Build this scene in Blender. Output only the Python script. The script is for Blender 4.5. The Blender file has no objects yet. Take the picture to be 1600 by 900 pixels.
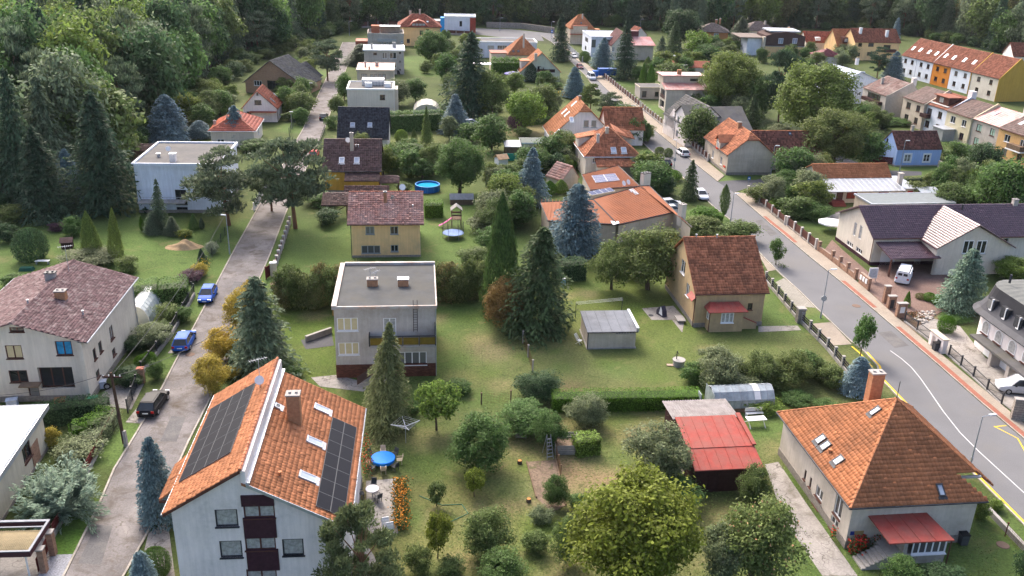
import bpy, bmesh, math, random
import numpy as np
from mathutils import Vector, Matrix
from mathutils.geometry import tessellate_polygon
random.seed(7); rng = np.random.default_rng(7)
R = math.radians
SC = bpy.context.scene
COL = SC.collection
# ------------------------------------------------------------ camera, world, sun, exposure
FPX, TILT, ROLL, CAMH = 1420.0, R(22.4), R(1.7), 45.0
_f = Vector((0, math.cos(TILT), -math.sin(TILT))); _r0 = Vector((1, 0, 0)); _u0 = _r0.cross(_f)
_r = _r0*math.cos(ROLL)+_u0*math.sin(ROLL); _u = _r.cross(_f); _C = Vector((0, 0, CAMH))
cam = bpy.data.cameras.new('camera'); cam.sensor_width = 36; cam.lens = FPX/1600*36; cam.clip_end = 3000; cam.clip_start = .5
co = bpy.data.objects.new('camera', cam); COL.objects.link(co)
co.matrix_world = Matrix.Translation(_C) @ Matrix((_r, _u, -_f)).transposed().to_4x4()
SC.camera = co
W_ = bpy.data.worlds.new('World'); SC.world = W_; W_.use_nodes = True
SUN_EL, SUN_AZ = R(42), R(-21)          # azimuth measured from +Y towards +X: the sun stands ahead of the camera
nt = W_.node_tree; bg = nt.nodes['Background']; sky = nt.nodes.new('ShaderNodeTexSky')
sky.sky_type = 'NISHITA'; sky.sun_disc = False; sky.sun_elevation = SUN_EL; sky.sun_rotation = SUN_AZ
sky.dust_density = 6.0; sky.air_density = .65; sky.ozone_density = .8
nt.links.new(sky.outputs[0], bg.inputs[0]); bg.inputs[1].default_value = 0.15
sl = bpy.data.lights.new('sun', 'SUN'); sl.energy = .8; sl.angle = R(12); sl.color = (1, .95, .88)
so = bpy.data.objects.new('sun', sl); COL.objects.link(so)
so.rotation_euler = Vector((-math.sin(SUN_AZ)*math.cos(SUN_EL), -math.cos(SUN_AZ)*math.cos(SUN_EL), -math.sin(SUN_EL))).to_track_quat('-Z', 'Y').to_euler()
vs = SC.view_settings; vs.view_transform = 'Standard'; vs.look = 'None'; vs.gamma = 1; vs.use_curve_mapping = False
vs.exposure = 1.74

# ------------------------------------------------------------ placing: a photo pixel meets the plane z
def ray(px, py): return _f+_r*((px-800)/FPX)-_u*((py-450)/FPX)
def at(px, py, z=0.0):
    d = ray(px, py); return _C+d*((z-CAMH)/d.z)
def proj(p):
    v = Vector(p)-_C; z = v.dot(_f); return 800+FPX*v.dot(_r)/z, 450-FPX*v.dot(_u)/z
def scale_at(p): return FPX/(Vector(p)-_C).dot(_f)
def height_to(p, ty):
    lo, hi = p.z, p.z+60
    for _ in range(40):
        m = (lo+hi)/2
        if proj((p.x, p.y, m))[1] > ty: lo = m
        else: hi = m
    return lo-p.z

# ------------------------------------------------------------ objects
def tag(o, label=None, cat=None, group=None, kind=None):
    if label: o['label'] = label
    if cat: o['category'] = cat
    if group: o['group'] = group
    if kind: o['kind'] = kind
    return o
def link(name, data, parent=None, loc=(0, 0, 0), rz=0.0):
    o = bpy.data.objects.new(name, data); COL.objects.link(o)
    o.location = loc; o.rotation_euler = (0, 0, rz)
    if parent: o.parent = parent
    return o
def empty(name, loc, rz=0.0, label=None, cat=None, group=None):
    o = link(name, None, None, loc, rz); o.empty_display_size = .2
    return tag(o, label, cat, group)
def copy_tree(o, parent=None):
    c = o.copy(); COL.objects.link(c); c.parent = parent
    for ch in o.children: copy_tree(ch, c)
    return c

class MB:
    """collects faces, with a material slot each; build() makes one mesh object"""
    def __init__(s): s.v = []; s.f = []; s.m = []; s.smooth = False
    def poly(s, pts, m=0):
        n = len(s.v); s.v += [tuple(p) for p in pts]; s.f.append(tuple(range(n, n+len(pts)))); s.m.append(m); return s
    def box(s, x0, y0, z0, x1, y1, z1, m=0, taper=0, M=None):
        t = taper
        p = [(x0, y0, z0), (x1, y0, z0), (x1, y1, z0), (x0, y1, z0), (x0+t, y0+t, z1), (x1-t, y0+t, z1), (x1-t, y1-t, z1), (x0+t, y1-t, z1)]
        if M is not None: p = [tuple(M @ Vector(q)) for q in p]
        n = len(s.v); s.v += p
        for q in ((0, 3, 2, 1), (4, 5, 6, 7), (0, 1, 5, 4), (1, 2, 6, 5), (2, 3, 7, 6), (3, 0, 4, 7)):
            s.f.append(tuple(n+i for i in q)); s.m.append(m)
        return s
    def bar(s, a, b, r=.05, m=0, n=6, r2=None, cap=True):
        a, b = Vector(a), Vector(b); d = (b-a); r2 = r if r2 is None else r2
        if d.length < 1e-6: return s
        d.normalize(); x = d.orthogonal().normalized(); y = d.cross(x); k = len(s.v)
        for c, rr in ((a, r), (b, r2)):
            for i in range(n):
                t = 2*math.pi*(i+.5)/n; s.v.append(tuple(c+(x*math.cos(t)+y*math.sin(t))*rr))
        for i in range(n):
            j = (i+1) % n; s.f.append((k+i, k+j, k+n+j, k+n+i)); s.m.append(m)
        if cap:
            s.f.append(tuple(k+i for i in reversed(range(n)))); s.m.append(m)
            s.f.append(tuple(k+n+i for i in range(n))); s.m.append(m)
        return s
    def path(s, pts, r=.05, m=0, n=6):
        for a, b in zip(pts[:-1], pts[1:]): s.bar(a, b, r, m, n)
        return s
    def prism(s, pts, d, m=0):
        """planar polygon pts, thickened by the vector d"""
        d = Vector(d); p = [Vector(q) for q in pts]; q = [v+d for v in p]; n = len(p)
        s.poly(p, m); s.poly(list(reversed(q)), m)
        for i in range(n):
            j = (i+1) % n; s.poly([p[i], q[i], q[j], p[j]], m)
        return s
    def lathe(s, prof, c=(0, 0, 0), n=12, m=0):
        k = len(s.v)
        for r, z in prof:
            for i in range(n):
                t = 2*math.pi*i/n; s.v.append((c[0]+r*math.cos(t), c[1]+r*math.sin(t), c[2]+z))
        for a in range(len(prof)-1):
            for i in range(n):
                j = (i+1) % n; s.f.append((k+a*n+i, k+a*n+j, k+a*n+n+j, k+a*n+n+i)); s.m.append(m)
        s.f.append(tuple(k+i for i in reversed(range(n)))); s.m.append(m)
        a = len(prof)-1; s.f.append(tuple(k+a*n+i for i in range(n))); s.m.append(m)
        return s
    def mesh(s, name, mats):
        me = bpy.data.meshes.new(name); me.from_pydata(s.v, [], s.f)
        for m in (mats if isinstance(mats, (list, tuple)) else [mats] if mats else []): me.materials.append(m)
        me.polygons.foreach_set('material_index', s.m)
        if s.smooth: me.polygons.foreach_set('use_smooth', [True]*len(s.f))
        me.update(); return me
    def build(s, name, mats, parent=None, loc=(0, 0, 0), rz=0.0):
        return link(name, s.mesh(name, mats), parent, loc, rz)
def fast_mesh(name, verts, nper, mat, smooth=False):
    """mesh of separate n-gons: verts (N*nper, 3)"""
    verts = np.asarray(verts, dtype=np.float32); nv = len(verts); nf = nv//nper
    me = bpy.data.meshes.new(name); me.vertices.add(nv); me.vertices.foreach_set('co', verts.ravel())
    me.loops.add(nv); me.loops.foreach_set('vertex_index', np.arange(nv, dtype=np.int32))
    me.polygons.add(nf); me.polygons.foreach_set('loop_start', np.arange(0, nv, nper, dtype=np.int32))
    me.polygons.foreach_set('loop_total', np.full(nf, nper, dtype=np.int32))
    me.update(calc_edges=True); me.materials.append(mat); return me

# ------------------------------------------------------------ materials
_MC = {}
def mat(name, col, rough=.85, var=.18, scale=2.0, bump=.15, bscale=25.0, metal=0.0, spec=.09, dirt=None, isl=0.0, dscale=.35, brick=None, wave=None, objcol=False, coat=0.0, damt=.5):
    if name in _MC: return _MC[name]
    m = bpy.data.materials.new(name); m.use_nodes = True; t = m.node_tree; N = t.nodes; L = t.links
    b = N['Principled BSDF']; b.inputs['Roughness'].default_value = rough; b.inputs['Metallic'].default_value = metal
    b.inputs['Specular IOR Level'].default_value = spec; b.inputs['Coat Weight'].default_value = coat
    tc = N.new('ShaderNodeTexCoord')
    def noise(sc, det=4):
        n = N.new('ShaderNodeTexNoise'); n.inputs['Scale'].default_value = sc; n.inputs['Detail'].default_value = det
        n.inputs['Roughness'].default_value = .65; L.new(tc.outputs['Object'], n.inputs['Vector']); return n
    if objcol:
        oi = N.new('ShaderNodeObjectInfo'); src = oi.outputs['Color']
    else:
        rgb = N.new('ShaderNodeRGB'); rgb.outputs[0].default_value = (*col, 1); src = rgb.outputs[0]
    def mul_val(src, fac, lo, hi):
        mr = N.new('ShaderNodeMapRange'); mr.inputs['To Min'].default_value = lo; mr.inputs['To Max'].default_value = hi
        mr.inputs['From Min'].default_value = .25; mr.inputs['From Max'].default_value = .75
        L.new(fac, mr.inputs['Value'])
        mx = N.new('ShaderNodeMix'); mx.data_type = 'RGBA'; mx.blend_type = 'MULTIPLY'; mx.inputs['Factor'].default_value = 1
        L.new(src, mx.inputs['A']); L.new(mr.outputs[0], mx.inputs['B']); return mx.outputs['Result']
    if var: src = mul_val(src, noise(scale).outputs['Fac'], 1-var, 1+var)
    if 'render' in name or 'plaster' in name or 'tile' in name or 'sheet_metal' in name:
        mp = N.new('ShaderNodeMapping'); mp.inputs['Scale'].default_value = (3.5, 3.5, .25); L.new(tc.outputs['Object'], mp.inputs['Vector']); sk = noise(1.0, 5); L.new(mp.outputs[0], sk.inputs['Vector']); src = mul_val(src, sk.outputs['Fac'], .84, 1.1)
    if isl:
        g = N.new('ShaderNodeNewGeometry'); src = mul_val(src, g.outputs['Random Per Island'], 1-isl, 1+isl)
    hgt = None
    if brick:
        bc, mc, sz = brick
        sx = N.new('ShaderNodeSeparateXYZ'); L.new(tc.outputs['Object'], sx.inputs[0])
        ad = N.new('ShaderNodeMath'); L.new(sx.outputs[0], ad.inputs[0]); L.new(sx.outputs[1], ad.inputs[1])
        cb = N.new('ShaderNodeCombineXYZ'); L.new(ad.outputs[0], cb.inputs[0]); L.new(sx.outputs[2], cb.inputs[1])
        br = N.new('ShaderNodeTexBrick'); br.inputs['Scale'].default_value = 1; br.inputs['Brick Width'].default_value = sz[0]; br.inputs['Row Height'].default_value = sz[1]
        br.inputs['Mortar Size'].default_value = sz[2]; br.inputs['Color1'].default_value = (*col, 1); br.inputs['Color2'].default_value = (*bc, 1); br.inputs['Mortar'].default_value = (*mc, 1)
        L.new(cb.outputs[0], br.inputs['Vector']); src = mul_val(br.outputs['Color'], noise(scale).outputs['Fac'], 1-var, 1+var)
    if wave:
        sx = N.new('ShaderNodeSeparateXYZ'); L.new(tc.outputs['Object'], sx.inputs[0])
        w = N.new('ShaderNodeMath'); w.operation = 'MULTIPLY'; w.inputs[1].default_value = wave[1]; L.new(sx.outputs[wave[0]], w.inputs[0])
        sn = N.new('ShaderNodeMath'); sn.operation = 'SINE'; L.new(w.outputs[0], sn.inputs[0]); hgt = sn.outputs[0]
    if dirt:
        n = noise(dscale, 6); mr = N.new('ShaderNodeMapRange'); mr.inputs['From Min'].default_value = .62-.3*damt; mr.inputs['From Max'].default_value = .85-.3*damt
        L.new(n.outputs['Fac'], mr.inputs['Value'])
        n2 = noise(dscale*9, 5); mm = N.new('ShaderNodeMath'); mm.operation = 'MULTIPLY'; mm.use_clamp = True
        L.new(mr.outputs[0], mm.inputs[0]); L.new(n2.outputs['Fac'], mm.inputs[1])
        mx = N.new('ShaderNodeMix'); mx.data_type = 'RGBA'; L.new(mm.outputs[0], mx.inputs['Factor']); L.new(src, mx.inputs['A']); mx.inputs['B'].default_value = (*dirt, 1)
        src = mx.outputs['Result']
    L.new(src, b.inputs['Base Color'])
    if bump or hgt:
        bp = N.new('ShaderNodeBump'); bp.inputs['Strength'].default_value = bump; bp.inputs['Distance'].default_value = .03
        if hgt: L.new(hgt, bp.inputs['Height']); bp.inputs['Strength'].default_value = .6
        else: L.new(noise(bscale, 5).outputs['Fac'], bp.inputs['Height'])
        L.new(bp.outputs[0], b.inputs['Normal'])
    _MC[name] = m; return m
def glass(name, col, rough=.06, var=.5, scale=.9):
    m = mat(name, col, rough=rough, var=var, scale=scale, bump=0, spec=.6)
    if name == 'window_glass':
        t = m.node_tree; oi = t.nodes.new('ShaderNodeObjectInfo'); mr = t.nodes.new('ShaderNodeMapRange'); mr.inputs['From Min'].default_value = .5; mr.inputs['To Max'].default_value = .8; t.links.new(oi.outputs['Random'], mr.inputs['Value'])
        b = t.nodes['Principled BSDF'].inputs['Base Color']; s = b.links[0].from_socket; mx = t.nodes.new('ShaderNodeMix'); mx.data_type = 'RGBA'; t.links.new(mr.outputs[0], mx.inputs['Factor']); t.links.new(s, mx.inputs['A']); mx.inputs['B'].default_value = (.24, .24, .23, 1); t.links.new(mx.outputs['Result'], b)
    return m
def leaf(name, base=None, trans=.38):
    """foliage: colour from the object, scattered per leaf"""
    m = mat(name, (0, 0, 0), rough=.6, var=.3, scale=.25 if base is None else .6, bump=0, spec=.12, isl=.32, objcol=True)
    t = m.node_tree; b = t.nodes['Principled BSDF']; o = t.nodes['Material Output']
    tr = t.nodes.new('ShaderNodeBsdfTranslucent'); ms = t.nodes.new('ShaderNodeMixShader'); ms.inputs[0].default_value = trans
    src = b.inputs['Base Color'].links[0].from_socket
    t.links.new(src, tr.inputs[0]); t.links.new(b.outputs[0], ms.inputs[1]); t.links.new(tr.outputs[0], ms.inputs[2]); t.links.new(ms.outputs[0], o.inputs[0])
    return m

G_DARK = glass('window_glass', (.018, .021, .026))
G_CURT = glass('curtained_glass', (.34, .34, .33), rough=.12, var=.45, scale=4)
G_BLIND = mat('cream_blind', (.55, .46, .27), rough=.5, var=.08, scale=3, bump=0)
G_SKY = glass('roof_window_glass', (.25, .3, .38), rough=.05, var=.2)
G_GREEN = glass('green_blind', (.33, .48, .40), rough=.2, var=.2)
WHITE = mat('white_paint', (.75, .75, .75), rough=.5, var=.06, bump=.05)
BROWNP = mat('brown_paint', (.10, .045, .035), rough=.5, var=.2)
WOOD = mat('weathered_wood', (.16, .11, .075), var=.35, scale=4, wave=None, bump=.3)
DWOOD = mat('dark_wood', (.045, .022, .02), var=.3, scale=3, bump=.3)
GREYM = mat('grey_metal', (.36, .38, .41), rough=.45, var=.12, metal=.4)
PVF = mat('panel_frame', (.12, .125, .13), rough=.5)
DARKM = mat('dark_metal', (.05, .052, .058), rough=.5, var=.2, metal=.3)
ZINC = mat('zinc_sheet', (.42, .45, .5), rough=.38, var=.15, metal=.5, dirt=(.3, .28, .27))
CONC = mat('concrete', (.33, .31, .29), var=.2, scale=1.5, bump=.3, dirt=(.12, .11, .09))
BRICK = mat('chimney_brick', (.36, .17, .085), brick=((.42, .21, .11), (.28, .19, .13), (.26, .085, .008)), var=.25, scale=3, bump=.2)
PBRICK = mat('pillar_brick', (.25, .13, .085), brick=((.34, .2, .13), (.26, .2, .16), (.26, .085, .009)), var=.3, scale=3, bump=.2)
REDM = mat('red_sheet_metal', (.33, .06, .045), rough=.5, var=.2, dirt=(.22, .10, .08), dscale=.9, damt=.85, spec=.15)
PLINTHM = mat('stone_plinth', (.24, .215, .19), var=.35, scale=5, bump=.6, bscale=9)
PV = mat('solar_cell', (.010, .011, .016), rough=.4, var=.1, bump=0, spec=.05)
PVB = mat('blue_solar_cell', (.07, .085, .16), rough=.6, var=.1, bump=0, spec=.1)
# ------------------------------------------------------------ windows and roofs
_WC = {}
def win_meshes(w, h, nx, ny, fm, pm, sm):
    k = (round(w, 2), round(h, 2), nx, ny, fm.name, pm.name, sm.name)
    if k in _WC: return _WC[k]
    t = min(.09, w*.1); b = MB(); a, c = w/2, h/2
    b.box(-a, -.03, -c, -a+t, .05, c); b.box(a-t, -.03, -c, a, .05, c); b.box(-a+t, -.03, -c, a-t, .05, -c+t); b.box(-a+t, -.03, c-t, a-t, .05, c)
    for i in range(1, nx):
        x = -a+w*i/nx; b.box(x-t*.6, -.02, -c+t, x+t*.6, .045, c-t)
    for j in range(1, ny):
        z = -c+h*j/ny; b.box(-a+t, -.015, z-t*.3, a-t, .04, z+t*.3)
    fr = b.mesh('window', fm)
    pa = MB().box(-a+t*.5, .015, -c+t*.5, a-t*.5, .03, c-t*.5).mesh('pane', pm)
    si = MB().box(-a-.06, -.22, -.06, a+.06, .02, 0).mesh('sill', sm)
    _WC[k] = (fr, pa, si); return _WC[k]

def inside2(poly, U, V):
    res = np.zeros(U.shape, bool); n = len(poly); j = n-1
    for i in range(n):
        xi, yi = poly[i]; xj, yj = poly[j]
        c = ((yi > V) != (yj > V)) & (U < (xj-xi)*(V-yi)/((yj-yi) or 1e-9)+xi); res ^= c; j = i
    return res
def poly_frame(poly):
    p = [Vector(q) for q in poly]; e = (p[1]-p[0]).normalized(); n = Vector((0, 0, 0))
    for i in range(1, len(p)-1): n += (p[i]-p[0]).cross(p[i+1]-p[0])
    n.normalize()
    if n.z < 0: n = -n
    v = n.cross(e)
    if v.z < 0: v = -v
    return p[0], e, v, n
def tiles_mesh(name, polys, m, tw, th, amp, lift=.045, stagger=False, jit=.012):
    VV = []; FF = []; k = 0
    for poly in polys:
        o, e, v, n = poly_frame(poly); P2 = [((Vector(q)-o).dot(e), (Vector(q)-o).dot(v)) for q in poly]
        u0, u1 = min(a for a, _ in P2), max(a for a, _ in P2); v0, v1 = min(b for _, b in P2), max(b for _, b in P2)
        nu, nv = max(1, int((u1-u0)/tw)), max(1, int((v1-v0)/th)); du, dv = (u1-u0)/nu, (v1-v0)/nv
        J, I = np.meshgrid(np.arange(nv), np.arange(nu+1 if stagger else nu), indexing='ij'); I = I.ravel().astype(float); J = J.ravel().astype(float)
        if stagger: I = I-.5*(J % 2)
        U = u0+I*du; V = v0+J*dv; ok = inside2(P2, U+du/2, V+dv/2); U, V = U[ok], V[ok]; N = len(U)
        if not N: continue
        cols = (0, .5, 1); prof = (0, amp, 0) if amp else (.004, .008, .004); verts = np.zeros((N, 9, 3))
        E, Vv, Nn, O = (np.array(x) for x in (e, v, n, o)); jt = rng.normal(0, jit, N)
        for c in range(3):
            for r_, (fv, fh) in enumerate(((1.08, .012), (-.04, lift), (-.04, -.01))):
                hh = (prof[c] if r_ < 2 else 0)+fh+(jt if r_ < 2 else 0)
                uu = U+cols[c]*du*.985; ww = V+fv*dv
                verts[:, c*3+r_, :] = O+np.outer(uu, E)+np.outer(ww, Vv)+np.outer(np.broadcast_to(hh, (N,)), Nn)
        q = np.array([(1, 4, 3, 0), (4, 7, 6, 3), (2, 5, 4, 1), (5, 8, 7, 4)])
        FF.append((np.arange(N)[:, None, None]*9+q[None]+k).reshape(-1, 4)); VV.append(verts.reshape(-1, 3)); k += N*9
    return grid_mesh(name, np.concatenate(VV), np.concatenate(FF), m)
def grid_mesh(name, V, F, m):
    V = np.asarray(V, np.float32); F = np.asarray(F, np.int32); me = bpy.data.meshes.new(name); n = F.shape[1]
    me.vertices.add(len(V)); me.vertices.foreach_set('co', V.ravel()); me.loops.add(F.size); me.loops.foreach_set('vertex_index', F.ravel())
    me.polygons.add(len(F)); me.polygons.foreach_set('loop_start', np.arange(0, F.size, n, dtype=np.int32)); me.polygons.foreach_set('loop_total', np.full(len(F), n, np.int32))
    me.update(calc_edges=True); me.materials.append(m); return me
def cap_mesh(name, lines, m, r=.13, step=.42):
    b = MB()
    for a, c in lines:
        a, c = Vector(a), Vector(c); n = max(1, int((c-a).length/step))
        for i in range(n):
            p = a.lerp(c, i/n); q = a.lerp(c, (i+1.12)/n); j = random.uniform(-.012, .012)
            b.bar(p+Vector((0, 0, j)), q+Vector((0, 0, j-.015)), r, 0, 6, r*.86)
    return b.mesh(name, m)

FACES = ('F', 'R', 'B', 'L')
class House:
    def __init__(s, name, label, A, z, W, D, ang=6.5, o=.45, anchor=(0, 0), group=None, cat='house', base=0.0):
        s.o, s.z, s.ang = o, z, R(ang); s.w, s.d = W-2*o, D-2*o; s.base = base
        p = at(A[0], A[1], z+base); c, n = math.cos(s.ang), math.sin(s.ang); ax, ay = anchor[0]-o, anchor[1]-o
        s.loc = Vector((p.x-(ax*c-ay*n), p.y-(ax*n+ay*c), base))
        s.root = empty(name, s.loc, s.ang, label, cat, group); s.wins = {f: [] for f in FACES}; s.rp = []; s.hw = z; s.tops = {}
    def toworld(s, l):
        c, n = math.cos(s.ang), math.sin(s.ang); return Vector((s.loc.x+l[0]*c-l[1]*n, s.loc.y+l[0]*n+l[1]*c, s.base+l[2]))
    def lray(s, px, py):
        c, n = math.cos(s.ang), math.sin(s.ang); q = _C-s.loc; d = ray(px, py)
        return Vector((q.x*c+q.y*n, -q.x*n+q.y*c, q.z)), Vector((d.x*c+d.y*n, -d.x*n+d.y*c, d.z))
    def hit(s, px, py, axis, val):
        q, d = s.lray(px, py); i = 'xyz'.index(axis); return q+d*((val-q[i])/d[i])
    def fmat(s, f):
        return {'F': (Vector((0, 0, 0)), 0, s.w), 'R': (Vector((s.w, 0, 0)), math.pi/2, s.d), 'B': (Vector((s.w, s.d, 0)), math.pi, s.w), 'L': (Vector((0, s.d, 0)), -math.pi/2, s.d)}[f]
    def win(s, f, px, py, w, h, nx=2, ny=1, fm=WHITE, pane=G_DARK, sill=None, depth=.14, dz=0):
        p = {'F': lambda: s.hit(px, py, 'y', 0), 'R': lambda: s.hit(px, py, 'x', s.w), 'L': lambda: s.hit(px, py, 'x', 0)}[f]()
        o, r, L = s.fmat(f); u = (p-o).dot(Vector((math.cos(r), math.sin(r), 0)))
        return s.winu(f, u, p.z+dz, w, h, nx, ny, fm, pane, sill, depth)
    def winu(s, f, u, z, w, h, nx=2, ny=1, fm=WHITE, pane=G_DARK, sill=None, depth=.14):
        o, r, L = s.fmat(f); u = min(max(u, w/2+.12), L-w/2-.12); z = max(z, h/2+.05)
        s.wins[f].append((u, z, w, h, depth)); p = o+Vector((math.cos(r), math.sin(r), 0))*u+Vector((math.sin(r), -math.cos(r), 0))*(-depth+.05)+Vector((0, 0, z))
        fr, pa, si = win_meshes(w, h, nx, ny, fm, pane, sill or fm)
        ob = link('window', fr, s.root, p, r); link('pane', pa, ob)
        if sill is not False: link('sill', si, ob, (0, 0, -h/2))
        return ob
    def walls(s, m, trim=None):
        b = MB()
        for f in FACES:
            o, r, L = s.fmat(f); ex = Vector((math.cos(r), math.sin(r), 0)); inn = Vector((-math.sin(r), math.cos(r), 0))
            top = s.tops.get(f) or [(0, s.hw), (L, s.hw)]
            outer = [Vector((0, 0, 0)), Vector((L, 0, 0))]+[Vector((u, z, 0)) for u, z in reversed(top)]
            holes = []
            for (u, z, w, h, dp) in s.wins[f]:
                holes.append([Vector((u-w/2, z-h/2, 0)), Vector((u-w/2, z+h/2, 0)), Vector((u+w/2, z+h/2, 0)), Vector((u+w/2, z-h/2, 0))])
            P3 = lambda q, d=0.0: o+ex*q[0]+Vector((0, 0, q[1]))+inn*d
            flat = outer+[q for h in holes for q in h]
            for t in tessellate_polygon([outer]+holes): b.poly([P3(flat[i]) for i in t])
            for h, wn in zip(holes, s.wins[f]):
                for i in range(4): a, c = h[i], h[(i+1) % 4]; b.poly([P3(a), P3(c), P3(c, wn[4]), P3(a, wn[4])])
        return b.build('wall', m, s.root)
    def plinth(s, h, m, t=.06, name='plinth'):
        return MB().box(-t, -t, -.3, s.w+t, s.d+t, h).build(name, m, s.root)
    # roofs: polygons in local coordinates, the first edge is the eave
    def gable_x(s, zr, ry=None, ov=None, zb=None):
        o = s.o; ov = o if ov is None else ov; ry = s.d/2 if ry is None else ry; zb = s.z if zb is None else zb
        sf = (zr-s.z)/(ry+o); sb = (zr-zb)/(s.d+o-ry); hf = s.z+sf*o-.16; hb = zb+sb*o-.16; s.hw = hf
        s.tops = {'F': [(0, hf), (s.w, hf)], 'B': [(0, hb), (s.w, hb)], 'R': [(0, hf), (ry, zr-.18), (s.d, hb)], 'L': [(0, hb), (s.d-ry, zr-.18), (s.d, hf)]}
        x0, x1 = -ov, s.w+ov
        s.rp = [[(x0, -o, s.z), (x1, -o, s.z), (x1, ry, zr), (x0, ry, zr)], [(x1, s.d+o, zb), (x0, s.d+o, zb), (x0, ry, zr), (x1, ry, zr)]]
        s.caps = [((x0, ry, zr), (x1, ry, zr))]; s.eaves = [((x0, -o-.06, s.z-.06), (x1, -o-.06, s.z-.06))]; return s
    def gable_y(s, zr, rx=None, ov=None, z2=None, zr2=None):
        o = s.o; ov = o if ov is None else ov; rx = s.w/2 if rx is None else rx; z2 = s.z if z2 is None else z2; zr2 = zr if zr2 is None else zr2
        sl = (zr-s.z)/(rx+o); sr = (zr2-z2)/(s.w+o-rx); hl = s.z+sl*o-.16; hr = z2+sr*o-.16; s.hw = hl
        s.tops = {'L': [(0, hl), (s.d, hl)], 'R': [(0, hr), (s.d, hr)], 'F': [(0, hl), (rx, zr-.18), (rx+.01, zr2-.18), (s.w, hr)], 'B': [(0, hr), (s.w-rx-.01, zr2-.18), (s.w-rx, zr-.18), (s.w, hl)]}
        y0, y1 = -ov, s.d+ov
        s.rp = [[(-o, y1, s.z), (-o, y0, s.z), (rx, y0, zr), (rx, y1, zr)], [(s.w+o, y0, z2), (s.w+o, y1, z2), (rx, y1, zr2), (rx, y0, zr2)]]
        s.caps = [((rx, y0, zr), (rx, y1, zr))]; s.eaves = [((-o-.06, y0, s.z-.06), (-o-.06, y1, s.z-.06)), ((s.w+o+.06, y0, z2-.06), (s.w+o+.06, y1, z2-.06))]; return s
    def hip(s, zr, a=None, b=None):
        o = s.o; a = a or (s.w/2, s.d/2); b = b or a; A = (*a, zr); B = (*b, zr)
        x0, x1, y0, y1, z = -o, s.w+o, -o, s.d+o, s.z; s.hw = z-.02
        c = [(x0, y0, z), (x1, y0, z), (x1, y1, z), (x0, y1, z)]; along_x = abs(a[0]-b[0]) > abs(a[1]-b[1])
        def q(i, j, *t):
            t = [k for n, k in enumerate(t) if n == 0 or k != t[n-1]]; return [c[i], c[j], *t]
        if along_x: s.rp = [q(0, 1, B, A), q(1, 2, B), q(2, 3, A, B), q(3, 0, A)]; hp = [(c[0], A), (c[3], A), (c[1], B), (c[2], B)]
        else: s.rp = [q(0, 1, A), q(1, 2, B, A), q(2, 3, B), q(3, 0, A, B)]; hp = [(c[0], A), (c[1], A), (c[2], B), (c[3], B)]
        s.caps = hp+([(A, B)] if a != b else [])
        e = .06; s.eaves = [((x0-e, y0-e, z-e), (x1+e, y0-e, z-e)), ((x0-e, y0-e, z-e), (x0-e, y1+e, z-e)), ((x1+e, y0-e, z-e), (x1+e, y1+e, z-e))]; return s
    def halfhip(s, zc, dy):
        (l0, l1, l2, l3), (r0, r1, r2, r3) = s.rp; rx, y0, zr = l2; t = (zc-l1[2])/(zr-l1[2]); u = (zc-r0[2])/(zr-r0[2]); xl, xr = l1[0]+(rx-l1[0])*t, r0[0]+(rx-r0[0])*u; q = (rx, y0+dy, zr); a, b = (xl, y0, zc), (xr, y0, zc)
        s.rp = [[l0, l1, a, q, l3], [r0, r1, r2, q, b], [a, b, q]]; s.caps = [(q, l3), (a, q), (b, q)]; f = s.tops['F']; s.tops['F'] = [f[0], (xl, zc-.2), (xr, zc-.2), f[-1]]
    def flat(s, m, par=None, ph=.25, pw=.35, drop=.12):
        o = s.o; s.hw = s.z-.02; x0, x1, y0, y1 = -o, s.w+o, -o, s.d+o
        r = MB().box(x0+.02, y0+.02, s.z-.02, x1-.02, y1-.02, s.z+ph-drop).build('roof', m, s.root)
        if par:
            b = MB(); z0, z1 = s.z-.02-.08, s.z+ph
            b.box(x0, y0, z0, x1, y0+pw, z1); b.box(x0, y1-pw, z0, x1, y1, z1); b.box(x0, y0+pw, z0, x0+pw, y1-pw, z1); b.box(x1-pw, y0+pw, z0, x1, y1-pw, z1)
            b.build('parapet', par, s.root)
        s.rp = [[(x0, y0, s.z+ph-drop), (x1, y0, s.z+ph-drop), (x1, y1, s.z+ph-drop), (x0, y1, s.z+ph-drop)]]; s.roofob = r; return r
    def roof(s, m, style=None, base=None, thick=.13, cap=None, gut=None, name='roof'):
        base = base or m; b = MB()
        for p in s.rp: b.prism(p, (0, 0, -thick))
        r = b.build(name, base, s.root); s.roofob = r
        if style:
            k = style[0]
            if k == 'tile': me = tiles_mesh('roof_tile', s.rp, m, style[1], style[2], style[3])
            elif k == 'shingle': me = tiles_mesh('shingle', s.rp, m, style[1], style[2], 0, lift=style[3], stagger=True)
            elif k == 'seam':
                b = MB()
                for p in s.rp:
                    o, e, v, n = poly_frame(p); P2 = [((Vector(q)-o).dot(e), (Vector(q)-o).dot(v)) for q in p]; u0, u1 = min(a for a, _ in P2), max(a for a, _ in P2); u = u0+style[1]/2
                    while u < u1:
                        ys = []
                        for i in range(len(P2)):
                            (a, c), (g, h) = P2[i], P2[(i+1) % len(P2)]
                            if (a-u)*(g-u) < 0: ys.append(c+(h-c)*(u-a)/(g-a))
                        if len(ys) >= 2:
                            q0, q1 = o+e*u+v*min(ys)+n*.03, o+e*u+v*max(ys)+n*.03; b.bar(q0, q1, style[2], 0, 4)
                        u += style[1]
                me = b.mesh('standing_seam', m)
            t = link(me.name, me, r); t['kind'] = 'stuff'
        if cap:
            t = link('ridge_tile', cap_mesh('ridge_tile', s.caps, cap), r); t['kind'] = 'stuff'
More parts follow.
